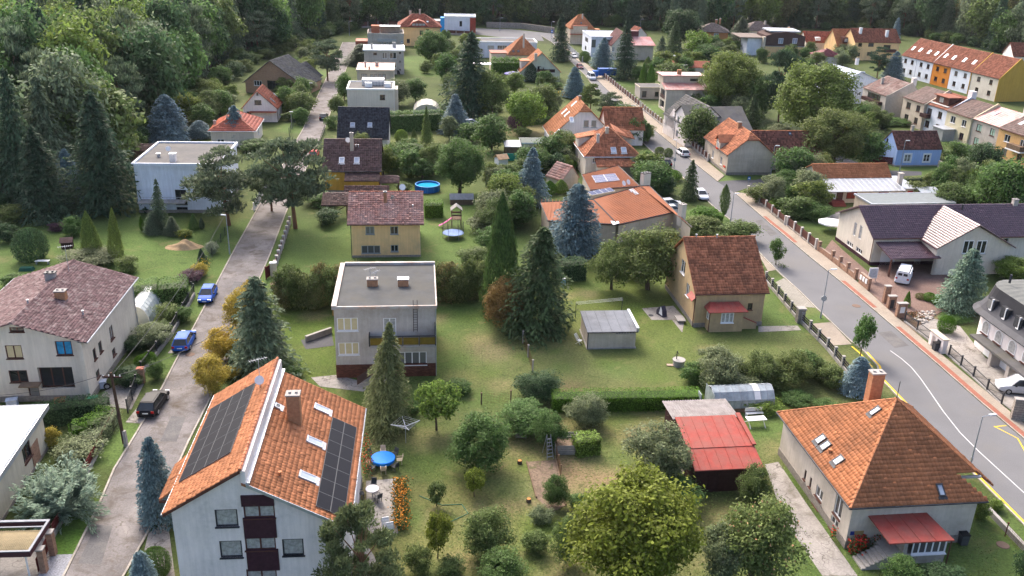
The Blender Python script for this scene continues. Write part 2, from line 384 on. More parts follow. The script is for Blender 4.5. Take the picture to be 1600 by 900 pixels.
        if gut:
            b = MB()
            for a, c in s.eaves: MB().bar(a, c, .075, 0, 6).build('gutter', gut, s.root)
        return r
    def roofhit(s, px, py):
        q, d = s.lray(px, py); best = None
        for p in s.rp:
            o, e, v, n = poly_frame(p); dn = d.dot(n)
            if abs(dn) < 1e-6: continue
            t = (o-q).dot(n)/dn
            if t <= 0: continue
            x = q+d*t; P2 = [((Vector(k)-o).dot(e), (Vector(k)-o).dot(v)) for k in p]
            ok = bool(inside2(P2, np.array([(x-o).dot(e)]), np.array([(x-o).dot(v)]))[0])
            sc = (0 if ok else 1, t if ok else (x-sum((Vector(k) for k in p), Vector())/len(p)).length)
            if best is None or sc < best[0]: best = (sc, x, e, v, n)
        return best[1:]
    def _slab(s, px, py, lift=.06):
        x, e, v, n = s.roofhit(px, py); return Matrix.Translation(x+n*lift) @ Matrix((e, v, n)).transposed().to_4x4()
    def skylight(s, px, py, w=.8, h=1.2, fm=DARKM, pane=G_SKY):
        k = ('sky', w, h, fm.name, pane.name)
        if k not in _WC:
            b = MB(); b.box(-w/2, -h/2, -.05, w/2, -h/2+.09, .1); b.box(-w/2, h/2-.12, -.05, w/2, h/2, .12); b.box(-w/2, -h/2+.09, -.05, -w/2+.09, h/2-.12, .1); b.box(w/2-.09, -h/2+.09, -.05, w/2, h/2-.12, .1)
            b.box(-w/2-.08, -h/2-.25, -.04, w/2+.08, -h/2-.01, .03)
            _WC[k] = (b.mesh('roof_window', fm), MB().box(-w/2+.05, -h/2+.05, 0, w/2-.05, h/2-.05, .07).mesh('pane', pane))
        M = s._slab(px, py); ob = link('roof_window', _WC[k][0], s.root); ob.matrix_local = M; link('pane', _WC[k][1], ob); return ob
    def solar(s, px, py, nu, nv, pw, ph, pm=PV, gap=.02, fm=None, label=None):
        M = s._slab(px, py, .14); k = ('pv', pw, ph, pm.name)
        if k not in _WC:
            b = MB(); b.box(-pw/2, -ph/2, -.08, pw/2, ph/2, .0, 1); b.box(-pw/2+.025, -ph/2+.025, .0, pw/2-.025, ph/2-.025, .006, 0); _WC[k] = b.mesh('solar_panel', [pm, fm or PVF])
        for i in range(nu):
            for j in range(nv):
                ob = link('solar_panel', _WC[k], s.root); ob.matrix_local = M @ Matrix.Translation(((i-(nu-1)/2)*(pw+gap), (j-(nv-1)/2)*(ph+gap), 0))
                if label: ob['label'] = label
    def chimney(s, px, py, w=.6, d=.6, h=1.2, m=BRICK, cap=CONC, dish=False):
        x = s.roofhit(px, py)[0]; ob = MB().box(-w/2, -d/2, -.7, w/2, d/2, h).build('chimney', m, s.root, x)
        b = MB().box(-w/2-.06, -d/2-.06, h, w/2+.06, d/2+.06, h+.1); n = max(1, int(round(w/.45)))
        for i in range(n): b.bar((-w/2+w*(i+.5)/n, 0, h+.1), (-w/2+w*(i+.5)/n, 0, h+.22), .11, 0, 8)
        b.build('chimney_cap', cap, ob); return ob
    def pipe(s, px, py, h=.5, r=.08, m=GREYM, name='vent_pipe'):
        x = s.roofhit(px, py)[0]; return MB().bar((0, 0, -.2), (0, 0, h), r, 0, 8).bar((0, 0, h), (0, 0, h+.08), r*1.7, 0, 8).build(name, m, s.root, x)
    def dish(s, x, aim=0.0, mast=1.0, r=.4):
        ob = MB().bar((0, 0, 0), (0, 0, mast), .03).build('satellite_dish', GREYM, s.root, x)
        b = MB(); b.lathe([(.02, 0), (r*.5, .03), (r*.85, .09), (r, .15)], n=14); b.bar((0, 0, 0), (0, 0, r*1.1), .015); d = b.build('reflector', WHITE, ob, (0, -.08, mast)); d.rotation_euler = (R(62), 0, aim); return ob
    def aerial(s, x, h=2.2, aim=.4):
        b = MB().bar((0, 0, -.2), (0, 0, h), .025)
        c, n = math.cos(aim), math.sin(aim); b.bar((-.7*c, -.7*n, h-.1), (.7*c, .7*n, h-.1), .015)
        for i in range(7): t = -.65+i*.2; b.bar((t*c+.3*n, t*n-.3*c, h-.1), (t*c-.3*n, t*n+.3*c, h-.1), .01, 0, 4)
        return b.build('aerial', GREYM, s.root, x)
    def box(s, name, m, x0, y0, z0, x1, y1, z1, taper=0):
        return MB().box(x0, y0, z0, x1, y1, z1, 0, taper).build(name, m, s.root)
    def piece(s, name, mb, m): return mb.build(name, m, s.root)
    def down(s, x, y, m=GREYM, zt=None): return MB().bar((x, y, 0), (x, y, zt or s.hw), .055, 0, 8).build('downpipe', m, s.root)
# ------------------------------------------------------------ the setting: ground, roads, pavements
def pos_mat(name, col, rough=.95, big=(.08, .25), fine=(6, .2), dirt=None, cracks=None, bump=.3, attr=None, bricks=None, lines=None):
    m = bpy.data.materials.new(name); m.use_nodes = True; t = m.node_tree; N = t.nodes; L = t.links; b = N['Principled BSDF']
    b.inputs['Roughness'].default_value = rough; b.inputs['Specular IOR Level'].default_value = .1
    g = N.new('ShaderNodeNewGeometry'); P = g.outputs['Position']
    def noise(sc, det=5, dist=0):
        n = N.new('ShaderNodeTexNoise'); n.inputs['Scale'].default_value = sc; n.inputs['Detail'].default_value = det; n.inputs['Roughness'].default_value = .6; n.inputs['Distortion'].default_value = dist
        L.new(P, n.inputs['Vector']); return n.outputs['Fac']
    def mul(src, fac, a, lo=.3, hi=.7):
        mr = N.new('ShaderNodeMapRange'); mr.inputs['From Min'].default_value = lo; mr.inputs['From Max'].default_value = hi; mr.inputs['To Min'].default_value = 1-a; mr.inputs['To Max'].default_value = 1+a; L.new(fac, mr.inputs['Value'])
        mx = N.new('ShaderNodeMix'); mx.data_type = 'RGBA'; mx.blend_type = 'MULTIPLY'; mx.inputs['Factor'].default_value = 1; L.new(src, mx.inputs['A']); L.new(mr.outputs[0], mx.inputs['B']); return mx.outputs['Result']
    def over(src, fac, col, lo, hi):
        mr = N.new('ShaderNodeMapRange'); mr.inputs['From Min'].default_value = lo; mr.inputs['From Max'].default_value = hi; L.new(fac, mr.inputs['Value'])
        mx = N.new('ShaderNodeMix'); mx.data_type = 'RGBA'; L.new(mr.outputs[0], mx.inputs['Factor']); L.new(src, mx.inputs['A']); mx.inputs['B'].default_value = (*col, 1); return mx.outputs['Result']
    if attr:
        a = N.new('ShaderNodeAttribute'); a.attribute_name = attr; src = a.outputs['Color']
    else:
        c = N.new('ShaderNodeRGB'); c.outputs[0].default_value = (*col, 1); src = c.outputs[0]
    if bricks:
        w, h, c2, ang = bricks
        mp = N.new('ShaderNodeMapping'); mp.inputs['Rotation'].default_value = (0, 0, ang); L.new(P, mp.inputs['Vector'])
        br = N.new('ShaderNodeTexBrick'); br.inputs['Scale'].default_value = 1; br.inputs['Brick Width'].default_value = w; br.inputs['Row Height'].default_value = h; br.inputs['Mortar Size'].default_value = .012
        br.inputs['Color1'].default_value = (*col, 1); br.inputs['Color2'].default_value = tuple(x*.86 for x in col)+(1,); br.inputs['Mortar'].default_value = (*c2, 1); L.new(mp.outputs[0], br.inputs['Vector']); src = br.outputs['Color']
    src = mul(src, noise(big[0]), big[1]); src = mul(src, noise(fine[0]), fine[1])
    if dirt:
        for (dc, ds, lo, hi) in dirt: src = over(src, noise(ds, 6, .6), dc, lo, hi)
    if cracks:
        vo = N.new('ShaderNodeTexVoronoi'); vo.feature = 'DISTANCE_TO_EDGE'; vo.inputs['Scale'].default_value = cracks[0]
        mp = N.new('ShaderNodeMixRGB'); mp.inputs[0].default_value = .12; n = N.new('ShaderNodeTexNoise'); n.inputs['Scale'].default_value = .8; L.new(P, n.inputs['Vector']); L.new(P, mp.inputs[1]); 
        va = N.new('ShaderNodeVectorMath'); va.operation = 'MULTIPLY_ADD'; va.inputs[1].default_value = (3, 3, 0); L.new(n.outputs['Color'], va.inputs[0]); L.new(P, va.inputs[2]); L.new(va.outputs[0], vo.inputs['Vector'])
        src = over(src, vo.outputs['Distance'], cracks[1], cracks[2], 0.0)
    L.new(src, b.inputs['Base Color'])
    bp = N.new('ShaderNodeBump'); bp.inputs['Strength'].default_value = bump; bp.inputs['Distance'].default_value = .05; L.new(noise(fine[0]*2.5), bp.inputs['Height']); L.new(bp.outputs[0], b.inputs['Normal'])
    return m

# grass colours by place: (photo pixel, radius in metres, colour): real differences of turf, not shading
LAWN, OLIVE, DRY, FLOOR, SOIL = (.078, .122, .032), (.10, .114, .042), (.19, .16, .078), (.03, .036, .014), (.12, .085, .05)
BLOBS = [(480, 395, 11, LAWN), (430, 415, 6, LAWN), (700, 375, 8, LAWN), (740, 390, 6, LAWN), (735, 500, 9, LAWN), (710, 560, 9, LAWN), (780, 560, 6, OLIVE), (610, 590, 7, (.07, .1, .022)), (490, 495, 8, (.07, .105, .02)), (490, 570, 6, (.08, .11, .025)),
 (60, 385, 14, LAWN), (240, 385, 16, LAWN), (300, 380, 10, LAWN), (330, 470, 4, LAWN), (275, 560, 3, LAWN), (200, 690, 3, LAWN), (140, 830, 3, (.06, .12, .02)), (130, 370, 9, LAWN),
 (900, 560, 10, OLIVE), (1000, 570, 10, OLIVE), (850, 520, 6, OLIVE), (920, 470, 9, (.09, .11, .025)), (1000, 460, 8, (.075, .105, .022)), (1100, 540, 9, (.085, .12, .025)), (1210, 490, 5, LAWN), (1200, 560, 7, OLIVE), (1240, 600, 7, OLIVE),
 (690, 700, 6, OLIVE), (760, 790, 6, (.13, .125, .045)), (800, 850, 5, (.13, .125, .045)), (650, 700, 4, LAWN), (600, 690, 4, (.06, .095, .02)), (680, 830, 4, OLIVE), (640, 880, 4, (.12, .12, .04)), (790, 720, 3.5, DRY), (800, 810, 3, DRY), (910, 740, 3, (.22, .16, .09)), (860, 740, 2.0, SOIL), (960, 660, 5, (.14, .13, .05)), (1020, 640, 5, (.12, .12, .045)), (1100, 860, 5, (.12, .12, .045)), (1040, 860, 4, OLIVE), (1190, 680, 4, LAWN), (1210, 720, 3, LAWN), (1250, 860, 4, LAWN), (1560, 860, 4, LAWN), (1500, 880, 3, LAWN), (890, 610, 2, SOIL), (720, 480, 2, LAWN),
 (770, 190, 9, (.10, .12, .04)), (700, 230, 10, OLIVE), (650, 280, 8, (.08, .11, .03)), (720, 320, 6, LAWN), (660, 195, 7, OLIVE), (830, 200, 7, DRY), (860, 170, 7, OLIVE), (690, 110, 9, LAWN), (660, 95, 8, LAWN), (580, 190, 4, OLIVE), (480, 140, 5, LAWN), (500, 115, 4, LAWN), (470, 200, 4, LAWN), (430, 130, 6, OLIVE),
 (1300, 345, 5, LAWN), (1490, 305, 9, DRY), (1450, 300, 7, OLIVE), (1440, 265, 5, LAWN), (1150, 277, 4, LAWN), (1240, 465, 3, LAWN), (1230, 445, 2, LAWN), (1270, 490, 3, LAWN), (1345, 570, 3, OLIVE), (1360, 590, 2.5, OLIVE), (1030, 240, 3, LAWN), (885, 205, 3, LAWN), (1120, 345, 5, LAWN), (1390, 470, 4, (.2, .12, .085)), (1420, 500, 3, (.16, .1, .07)), (1460, 480, 4, (.1, .09, .05)), (350, 330, 5, OLIVE),
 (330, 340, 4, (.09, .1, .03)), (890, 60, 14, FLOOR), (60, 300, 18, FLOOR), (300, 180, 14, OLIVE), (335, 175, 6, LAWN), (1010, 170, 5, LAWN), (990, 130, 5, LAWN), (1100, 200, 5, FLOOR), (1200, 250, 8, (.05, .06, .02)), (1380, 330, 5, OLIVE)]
_rb = random.Random(3)
for _ in range(110): BLOBS.append((_rb.uniform(470, 1260), _rb.uniform(440, 900), _rb.uniform(.5, 2.4), _rb.choice([DRY, LAWN, (.06, .10, .02), (.13, .13, .05), (.075, .12, .022), (.15, .12, .07)])))
def build_ground():
    xs = np.concatenate([[-2500, -900, -400, -230], np.arange(-150, 170.1, 1.1), [260, 420, 900, 2500]])
    ys = np.concatenate([[-900, -200, 0], np.arange(36, 300, 1.1), np.arange(300, 430, 3), [480, 600, 900, 2500]])
    X, Y = np.meshgrid(xs, ys); V = np.stack([X, Y, np.zeros_like(X)], -1).reshape(-1, 3); nx, ny = len(xs), len(ys)
    i, j = np.meshgrid(np.arange(nx-1), np.arange(ny-1)); a = (j*nx+i).ravel(); F = np.stack([a, a+1, a+1+nx, a+nx], -1)
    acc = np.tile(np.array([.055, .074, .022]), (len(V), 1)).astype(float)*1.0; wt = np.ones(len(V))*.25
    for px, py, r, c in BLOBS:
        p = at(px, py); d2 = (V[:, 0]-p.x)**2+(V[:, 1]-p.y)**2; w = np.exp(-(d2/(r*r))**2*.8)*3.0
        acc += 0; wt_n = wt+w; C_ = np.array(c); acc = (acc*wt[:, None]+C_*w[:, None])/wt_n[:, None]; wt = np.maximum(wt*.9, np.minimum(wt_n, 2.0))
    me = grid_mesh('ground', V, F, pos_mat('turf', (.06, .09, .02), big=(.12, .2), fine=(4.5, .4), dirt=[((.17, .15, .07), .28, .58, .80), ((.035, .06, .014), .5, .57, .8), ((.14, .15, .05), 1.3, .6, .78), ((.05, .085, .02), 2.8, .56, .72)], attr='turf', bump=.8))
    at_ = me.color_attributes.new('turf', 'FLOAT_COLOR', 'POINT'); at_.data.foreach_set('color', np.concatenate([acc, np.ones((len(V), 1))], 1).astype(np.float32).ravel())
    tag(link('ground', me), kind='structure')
build_ground()
def sheet(name, pts, z, m, thick=0.0, kind='structure', world=False):
    p = [Vector((q[0], q[1], z)) if world else (lambda a: Vector((a.x, a.y, z)))(at(*q)) for q in pts]; b = MB()
    for t in tessellate_polygon([[Vector((q.x, q.y, 0)) for q in p]]): b.poly([p[i] for i in t])
    if thick:
        for i in range(len(p)):
            a, c = p[i], p[(i+1) % len(p)]; b.poly([a, c, c-Vector((0, 0, thick)), a-Vector((0, 0, thick))])
    return tag(b.build(name, m), kind=kind)
def strip(name, pts, w0, w1, z, m, h=0.0, kind='structure', px=True):
    """band following a line, from w0 to w1 metres to its right"""
    P = [at(*q) if px else Vector((q[0], q[1], 0)) for q in pts]; A = []; B_ = []
    for i, p in enumerate(P):
        d = (P[min(i+1, len(P)-1)]-P[max(i-1, 0)]); d.z = 0; d.normalize(); n = Vector((d.y, -d.x, 0)); A.append(p+n*w0); B_.append(p+n*w1)
    b = MB()
    for i in range(len(P)-1):
        q = [A[i], B_[i], B_[i+1], A[i+1]]; q = [Vector((v.x, v.y, z)) for v in q]
        if h: b.prism(q, (0, 0, -h))
        else: b.poly(q)
    return tag(b.build(name, m), kind=kind)
ASPH_L = pos_mat('old_asphalt', (.165, .152, .148), big=(.35, .22), fine=(7, .2), dirt=[((.085, .07, .055), .55, .5, .72), ((.24, .22, .21), .35, .56, .7), ((.12, .10, .08), 2.2, .58, .75)], cracks=(.30, (.13, .115, .10), .012))
ASPH_R = pos_mat('grey_asphalt', (.14, .14, .145), big=(.2, .08), fine=(11, .10), dirt=[((.15, .145, .14), .12, .5, .75)])
ASPH_D = pos_mat('dark_asphalt', (.085, .085, .092), big=(.3, .1), fine=(11, .12))
PAVE = pos_mat('beige_pavers', (.31, .265, .215), big=(.3, .12), fine=(7, .12), bricks=(.25, .14, (.2, .17, .14), R(6)), dirt=[((.2, .17, .13), .5, .6, .8)])
PAVE_RED = pos_mat('red_pavers', (.30, .12, .085), big=(.3, .12), fine=(7, .15), bricks=(.25, .14, (.17, .08, .06), R(6)))
PAVE_BR = pos_mat('brown_pavers', (.19, .125, .105), big=(.3, .15), fine=(6, .2), bricks=(.25, .16, (.1, .075, .065), R(30)), dirt=[((.11, .09, .08), .6, .55, .8)])
GRIDP = pos_mat('grid_pavers', (.27, .25, .22), big=(.3, .1), fine=(7, .15), bricks=(.4, .4, (.10, .11, .05), R(6)))
CONCS = pos_mat('worn_concrete', (.27, .25, .23), big=(.4, .18), fine=(6, .2), dirt=[((.13, .115, .09), .6, .52, .75)], cracks=(.5, (.1, .09, .08), .02))
GRAVEL = pos_mat('grey_gravel', (.25, .255, .28), big=(.5, .1), fine=(9, .4))
KERB = pos_mat('kerb_stone', (.32, .29, .25), big=(.6, .2), fine=(5, .25), dirt=[((.15, .14, .09), .9, .55, .8)])
YEL = pos_mat('yellow_marking', (.62, .42, .04), big=(.5, .1), fine=(8, .15), dirt=[((.2, .18, .12), 1.2, .6, .9)])
ASPH_P = pos_mat('patched_asphalt', (.118, .114, .113), big=(.4, .2), fine=(8, .2), dirt=[((.16, .15, .14), .8, .5, .75)])
WHT = pos_mat('white_marking', (.5, .5, .5), big=(.5, .1), fine=(8, .12))
SOILM = pos_mat('garden_soil', (.17, .125, .09), big=(.8, .25), fine=(5, .35), dirt=[((.07, .09, .03), 1.1, .55, .7)], bump=1.0)
LL = [(-70, 1200), (60, 972), (103, 897), (157, 787), (180, 733), (217, 673), (255, 605), (277, 562), (322, 477), (362, 400), (401, 330), (440, 262), (475, 200), (497, 150), (518, 106), (536, 66)]
LR = [(62, 1180), (150, 972), (193, 897), (232, 827), (293, 690), (322, 633), (356, 560), (385, 480), (420, 400), (446, 332), (477, 265), (506, 203), (525, 150), (541, 106), (557, 66)]
RL = [(1960, 1160), (1690, 905), (1600, 819), (1521, 739), (1400, 616), (1377, 592), (1372, 572), (1352, 550), (1330, 533), (1300, 504), (1277, 482), (1250, 455), (1222, 430), (1192, 400), (1143, 345), (1113, 321), (1102, 310), (1062, 272), (1034, 250), (1013, 231), (977, 195), (940, 151), (914, 117), (888, 92), (864, 67), (846, 56)]
RR = [(2050, 1085), (1700, 775), (1600, 687), (1527, 625), (1467, 572), (1397, 512), (1350, 472), (1311, 439), (1265, 402), (1239, 380), (1203, 350), (1147, 301), (1121, 284), (1081, 252), (1038, 216), (1000, 186), (950, 142), (930, 122), (907, 99), (882, 76), (864, 57)]
SO = [(2060, 1063), (1700, 748), (1600, 663), (1557, 627), (1405, 500), (1345, 446), (1277, 392), (1227, 350), (1166, 303)]
SO2 = [(1132, 275), (1106, 254), (1075, 227), (1032, 195), (990, 162), (938, 117), (888, 78), (868, 57)]
sheet('road', LL+LR[::-1], .008, ASPH_L)
sheet('road', RL+RR[::-1], .008, ASPH_R)
sheet('side_street', [(1147, 301), (1121, 284), (1140, 282), (1181, 281), (1230, 266), (1262, 243), (1290, 236), (1330, 250), (1380, 266), (1440, 268), (1440, 274), (1380, 276), (1320, 264), (1285, 249), (1240, 276), (1190, 290), (1166, 294)], .004, ASPH_D)
sheet('crossing_road', [(740, 44), (800, 46), (862, 52), (930, 56), (930, 60), (868, 62), (868, 57.5), (846, 56.5), (850, 64), (820, 63), (740, 53)], .004, ASPH_R)
sheet('pavement', RR[:12]+SO[::-1], .12, PAVE, .12)
sheet('pavement', RR[12:]+SO2[::-1], .12, PAVE, .12)
for nm, seg, side in (('kerb', LL, -1), ('kerb', LR, 1), ('kerb', RL, -1)): strip(nm, seg, 0 if side > 0 else -.16, .16 if side > 0 else 0, .1, KERB, .1)
strip('kerb', RR[:12], 0.0, .14, .128, KERB, .12); strip('kerb', RR[12:], 0.0, .14, .128, KERB, .12)
for seg in ([(2050, 1085), (1700, 775), (1600, 687), (1527, 625), (1467, 572), (1397, 512)], [(1362, 482), (1350, 472), (1312, 440)], [(1239, 380), (1222, 365), (1203, 350), (1190, 339)]): strip('red_strip', seg, .15, .75, .126, PAVE_RED)
strip('yellow_line', RL[2:8], .06, .3, .014, YEL); strip('yellow_line', [(1374, 592), (1368, 573), (1349, 552), (1336, 541)], -.5, -.3, .014, YEL)
strip('white_line', [(1391, 548), (1408, 560), (1424, 574), (1438, 591), (1452, 611), (1474, 643), (1500, 676), (1530, 706), (1565, 738), (1600, 770), (1660, 823)], -.05, .05, .014, WHT)
strip('yellow_line', [(1553, 666), (1590, 685), (1610, 720), (1660, 745)], -.07, .07, .014, YEL); strip('yellow_line', [(1572, 665), (1553, 667)], -.07, .07, .018, YEL)
sheet('parking_bay', [(1212, 441), (1226, 434), (1276, 481), (1244, 479)], .02, GRIDP); sheet('driveway', [(1268, 506), (1298, 503.5), (1331, 538), (1301, 540)], .02, PAVE)
sheet('parking_bay', [(1184, 396), (1192, 400), (1212, 422), (1200, 424)], .02, PAVE); sheet('parking_bay', [(1012, 243), (1023, 240), (1043, 258), (1034, 262)], .02, PAVE)
sheet('driveway', [(1347, 445), (1404, 498), (1450, 500), (1500, 470), (1480, 430), (1440, 405), (1372, 415), (1362, 430)], .05, PAVE_BR)
sheet('driveway', [(1300, 375), (1318, 392), (1360, 428), (1350, 444), (1285, 395)], .046, PAVE_BR)
sheet('forecourt', [(1430, 512), (1560, 626), (1640, 690), (1640, 600), (1540, 560), (1500, 510), (1460, 498)], .03, CONCS)
sheet('garden_path', [(1195, 726), (1216, 722), (1262, 790), (1340, 900), (1285, 900), (1225, 812)], .02, CONCS)
sheet('patio', [(572, 752), (618, 748), (622, 834), (574, 834)], .03, CONCS); sheet('patio', [(1003, 482), (1052, 478), (1070, 497), (1066, 520), (1050, 500), (1018, 500)], .02, CONCS)
sheet('garden_path', [(1185, 510), (1246, 509), (1252, 516), (1185, 519)], .02, CONCS); sheet('driveway', [(470, 532), (517, 517), (522, 540), (478, 546)], .02, ASPH_D)
sheet('patio', [(486, 590), (526, 586), (580, 600), (568, 612), (500, 604)], .02, CONCS); sheet('driveway', [(82, 867), (117, 866), (95, 905), (56, 905)], .02, GRAVEL)
sheet('driveway', [(262, 552), (283, 552), (300, 527), (285, 526)], .02, CONCS); sheet('driveway', [(196, 660), (222, 662), (250, 615), (235, 612)], .02, CONCS)
sheet('garden_path', [(150, 632), (205, 640), (225, 600), (205, 592), (165, 610)], .016, CONCS); sheet('patio', [(0, 840), (75, 830), (85, 868), (55, 905), (0, 905)], .012, CONCS)
sheet('garden_bed', [(822, 722), (868, 719), (884, 790), (862, 802), (838, 778)], .03, SOILM); sheet('garden_path', [(595, 885), (588, 905), (560, 905), (572, 850)], .03, CONCS)
for q_ in ([(122, 880), (150, 820), (176, 822), (158, 882)], [(250, 690), (268, 650), (290, 652), (276, 690)], [(352, 470), (366, 440), (388, 441), (378, 470)], [(300, 600), (306, 580), (330, 583), (322, 602)]): sheet('road_patch', q_, .012, ASPH_P)
for q_ in ([(1372, 520), (1392, 517), (1420, 540), (1398, 544)], [(1180, 345), (1190, 343), (1215, 366), (1204, 369)]): sheet('road_patch', q_, .012, ASPH_P)
sheet('forest_floor', [(-120, 352)]+[(x, y-1) for x, y in ((60, 322), (118, 322), (205, 228), (235, 205), (290, 165), (345, 130), (376, 104), (430, 84), (470, 72), (530, 52), (560, 44), (735, 39), (960, 40), (1060, 50), (1140, 44), (1330, 46), (1410, 53), (1480, 64), (1640, 96))]+[(1750, 20), (1700, -30), (-120, -30)], .004, pos_mat('leaf_litter', (.04, .042, .02), big=(.2, .3), fine=(3, .4)))
sheet('driveway', [(392, 328), (402, 328), (418, 300), (408, 302)], .02, CONCS); sheet('garden_path', [(232, 833), (262, 815), (274, 905), (215, 905)], .012, CONCS)
sheet('garden_path', [(1290, 352), (1325, 338), (1345, 330), (1330, 324), (1290, 340)], .02, CONCS); sheet('garden_path', [(455, 145), (482, 143), (484, 148), (458, 150)], .02, CONCS)
# ------------------------------------------------------------ roof and wall materials
T_OR = mat('orange_tile', (.41, .168, .08), rough=.7, var=.14, scale=.8, isl=.13, bump=.1, dirt=(.2, .085, .04), dscale=.25, damt=.6)
T_OR2 = mat('bright_orange_tile', (.40, .158, .072), rough=.7, var=.14, scale=.8, isl=.10, bump=.1, dirt=(.12, .06, .035), dscale=.25, damt=.75)
T_OLD = mat('weathered_tile', (.39, .15, .08), rough=.8, var=.22, scale=.7, isl=.24, bump=.15, dirt=(.065, .04, .03), dscale=.6, damt=.62)
T_RED = mat('red_tile', (.29, .085, .05), rough=.6, var=.2, scale=.7, isl=.25, bump=.1, dirt=(.14, .07, .05), damt=.5)
T_PINK = mat('faded_pink_tile', (.37, .16, .115), rough=.35, var=.2, scale=.8, isl=.3, bump=.1, dirt=(.44, .31, .26), dscale=.4, damt=.8, spec=.4)
T_BRN = mat('brown_tile', (.115, .07, .062), rough=.55, var=.2, scale=.8, isl=.25, bump=.1, dirt=(.16, .12, .11), damt=.5)
T_PUR = mat('plum_tile', (.105, .052, .062), rough=.3, var=.12, scale=.8, isl=.12, bump=.05, spec=.6, coat=.15)
T_SLATE = mat('dark_slate', (.042, .043, .05), rough=.55, var=.25, scale=.8, isl=.3, bump=.1)
T_SLATE2 = mat('grey_slate', (.09, .088, .09), rough=.6, var=.25, scale=.8, isl=.25, bump=.1, dirt=(.14, .13, .09), damt=.6)
T_MAR = mat('maroon_shingle', (.125, .078, .08), rough=.85, var=.2, scale=1.2, isl=.2, bump=.3, dirt=(.42, .36, .34), dscale=1.6, damt=.42)
T_METAL = mat('rust_orange_metal', (.27, .10, .05), rough=.75, var=.18, scale=.5, bump=.05, dirt=(.24, .10, .06), damt=.6)
T_FELT = mat('roofing_felt', (.075, .078, .08), rough=.9, var=.2, scale=.6, bump=.4, dirt=(.09, .085, .07), damt=.7, dscale=.4)
T_FELTL = mat('pale_roofing_felt', (.115, .112, .11), rough=.9, var=.15, scale=.6, bump=.4, dirt=(.18, .17, .15), damt=.6)
T_WHITER = mat('white_roof_sheet', (.30, .335, .37), rough=.8, var=.1, scale=.5, bump=.1, dirt=(.4, .37, .33))
T_RUST = mat('patchy_red_metal', (.36, .10, .085), rough=.35, var=.25, scale=.8, bump=.1, dirt=(.5, .38, .35), dscale=.5, damt=.95, spec=.5)
PW = mat('white_plaster', (.82, .75, .72), var=.08, scale=.6, bump=.25, dirt=(.40, .39, .37), dscale=.3, damt=.7)
PWB = mat('bluish_white_plaster', (.70, .73, .80), var=.06, scale=.6, bump=.15, dirt=(.48, .5, .54), damt=.5)
PGREY = mat('grey_render', (.48, .44, .40), var=.10, scale=.6, bump=.3, dirt=(.27, .23, .19), dscale=.35, damt=.75)
PCREAM = mat('cream_render', (.66, .60, .51), var=.08, scale=.6, bump=.25, dirt=(.38, .33, .27), dscale=.3, damt=.6)
PBEI = mat('beige_render', (.54, .465, .37), var=.1, scale=.6, bump=.3, dirt=(.33, .27, .21), damt=.7)
PTAN = mat('tan_render', (.50, .36, .20), var=.12, scale=.6, bump=.3, dirt=(.30, .22, .14), dscale=.4, damt=.8)
PYEL = mat('pale_yellow_plaster', (.80, .53, .26), var=.06, scale=.6, bump=.2, dirt=(.45, .34, .2), damt=.5)
POCH = mat('ochre_plaster', (.62, .37, .07), var=.08, scale=.6, bump=.2)
PGOLD = mat('golden_plaster', (.56, .34, .07), var=.06, scale=.6, bump=.2)
PORA = mat('orange_plaster', (.58, .21, .035), var=.07, scale=.6, bump=.2)
PBLUE = mat('blue_plaster', (.32, .45, .74), var=.07, scale=.6, bump=.2, dirt=(.33, .42, .62), damt=.5)
PGRN = mat('pale_green_plaster', (.52, .54, .42), var=.07, scale=.6, bump=.2)
PBRK = mat('tan_brick_wall', (.36, .21, .13), brick=((.42, .26, .17), (.3, .22, .17), (.3, .1, .01)), var=.15, bump=.1)
PORBR = mat('orange_brick_wall', (.42, .18, .07), brick=((.48, .22, .09), (.36, .2, .12), (.3, .1, .01)), var=.12, bump=.1)
DBRICK = mat('dark_brick_cladding', (.085, .03, .02), brick=((.16, .06, .035), (.05, .03, .025), (.3, .1, .012)), var=.25, bump=.2)
CLAD = mat('dark_plum_cladding', (.05, .022, .03), var=.3, scale=3, bump=.2, rough=.6)
LATH = mat('brown_board', (.075, .045, .04), var=.2, scale=2, bump=.2)
MUST = mat('mustard_panel', (.17, .115, .018), rough=.6, var=.3, scale=1.5, dirt=(.12, .09, .02))
POLY = mat('ribbed_sheet_cream', (.46, .38, .23), rough=.5, var=.15, wave=(0, 40), dirt=(.3, .25, .16))
PLASTIC = glass('greenhouse_film', (.36, .4, .39), rough=.4, var=.15)
CORR = mat('fibre_cement_sheet', (.19, .17, .165), rough=.9, var=.3, scale=2, dirt=(.32, .30, .29), dscale=1.5, damt=.8)
TW, TH = .30, .36
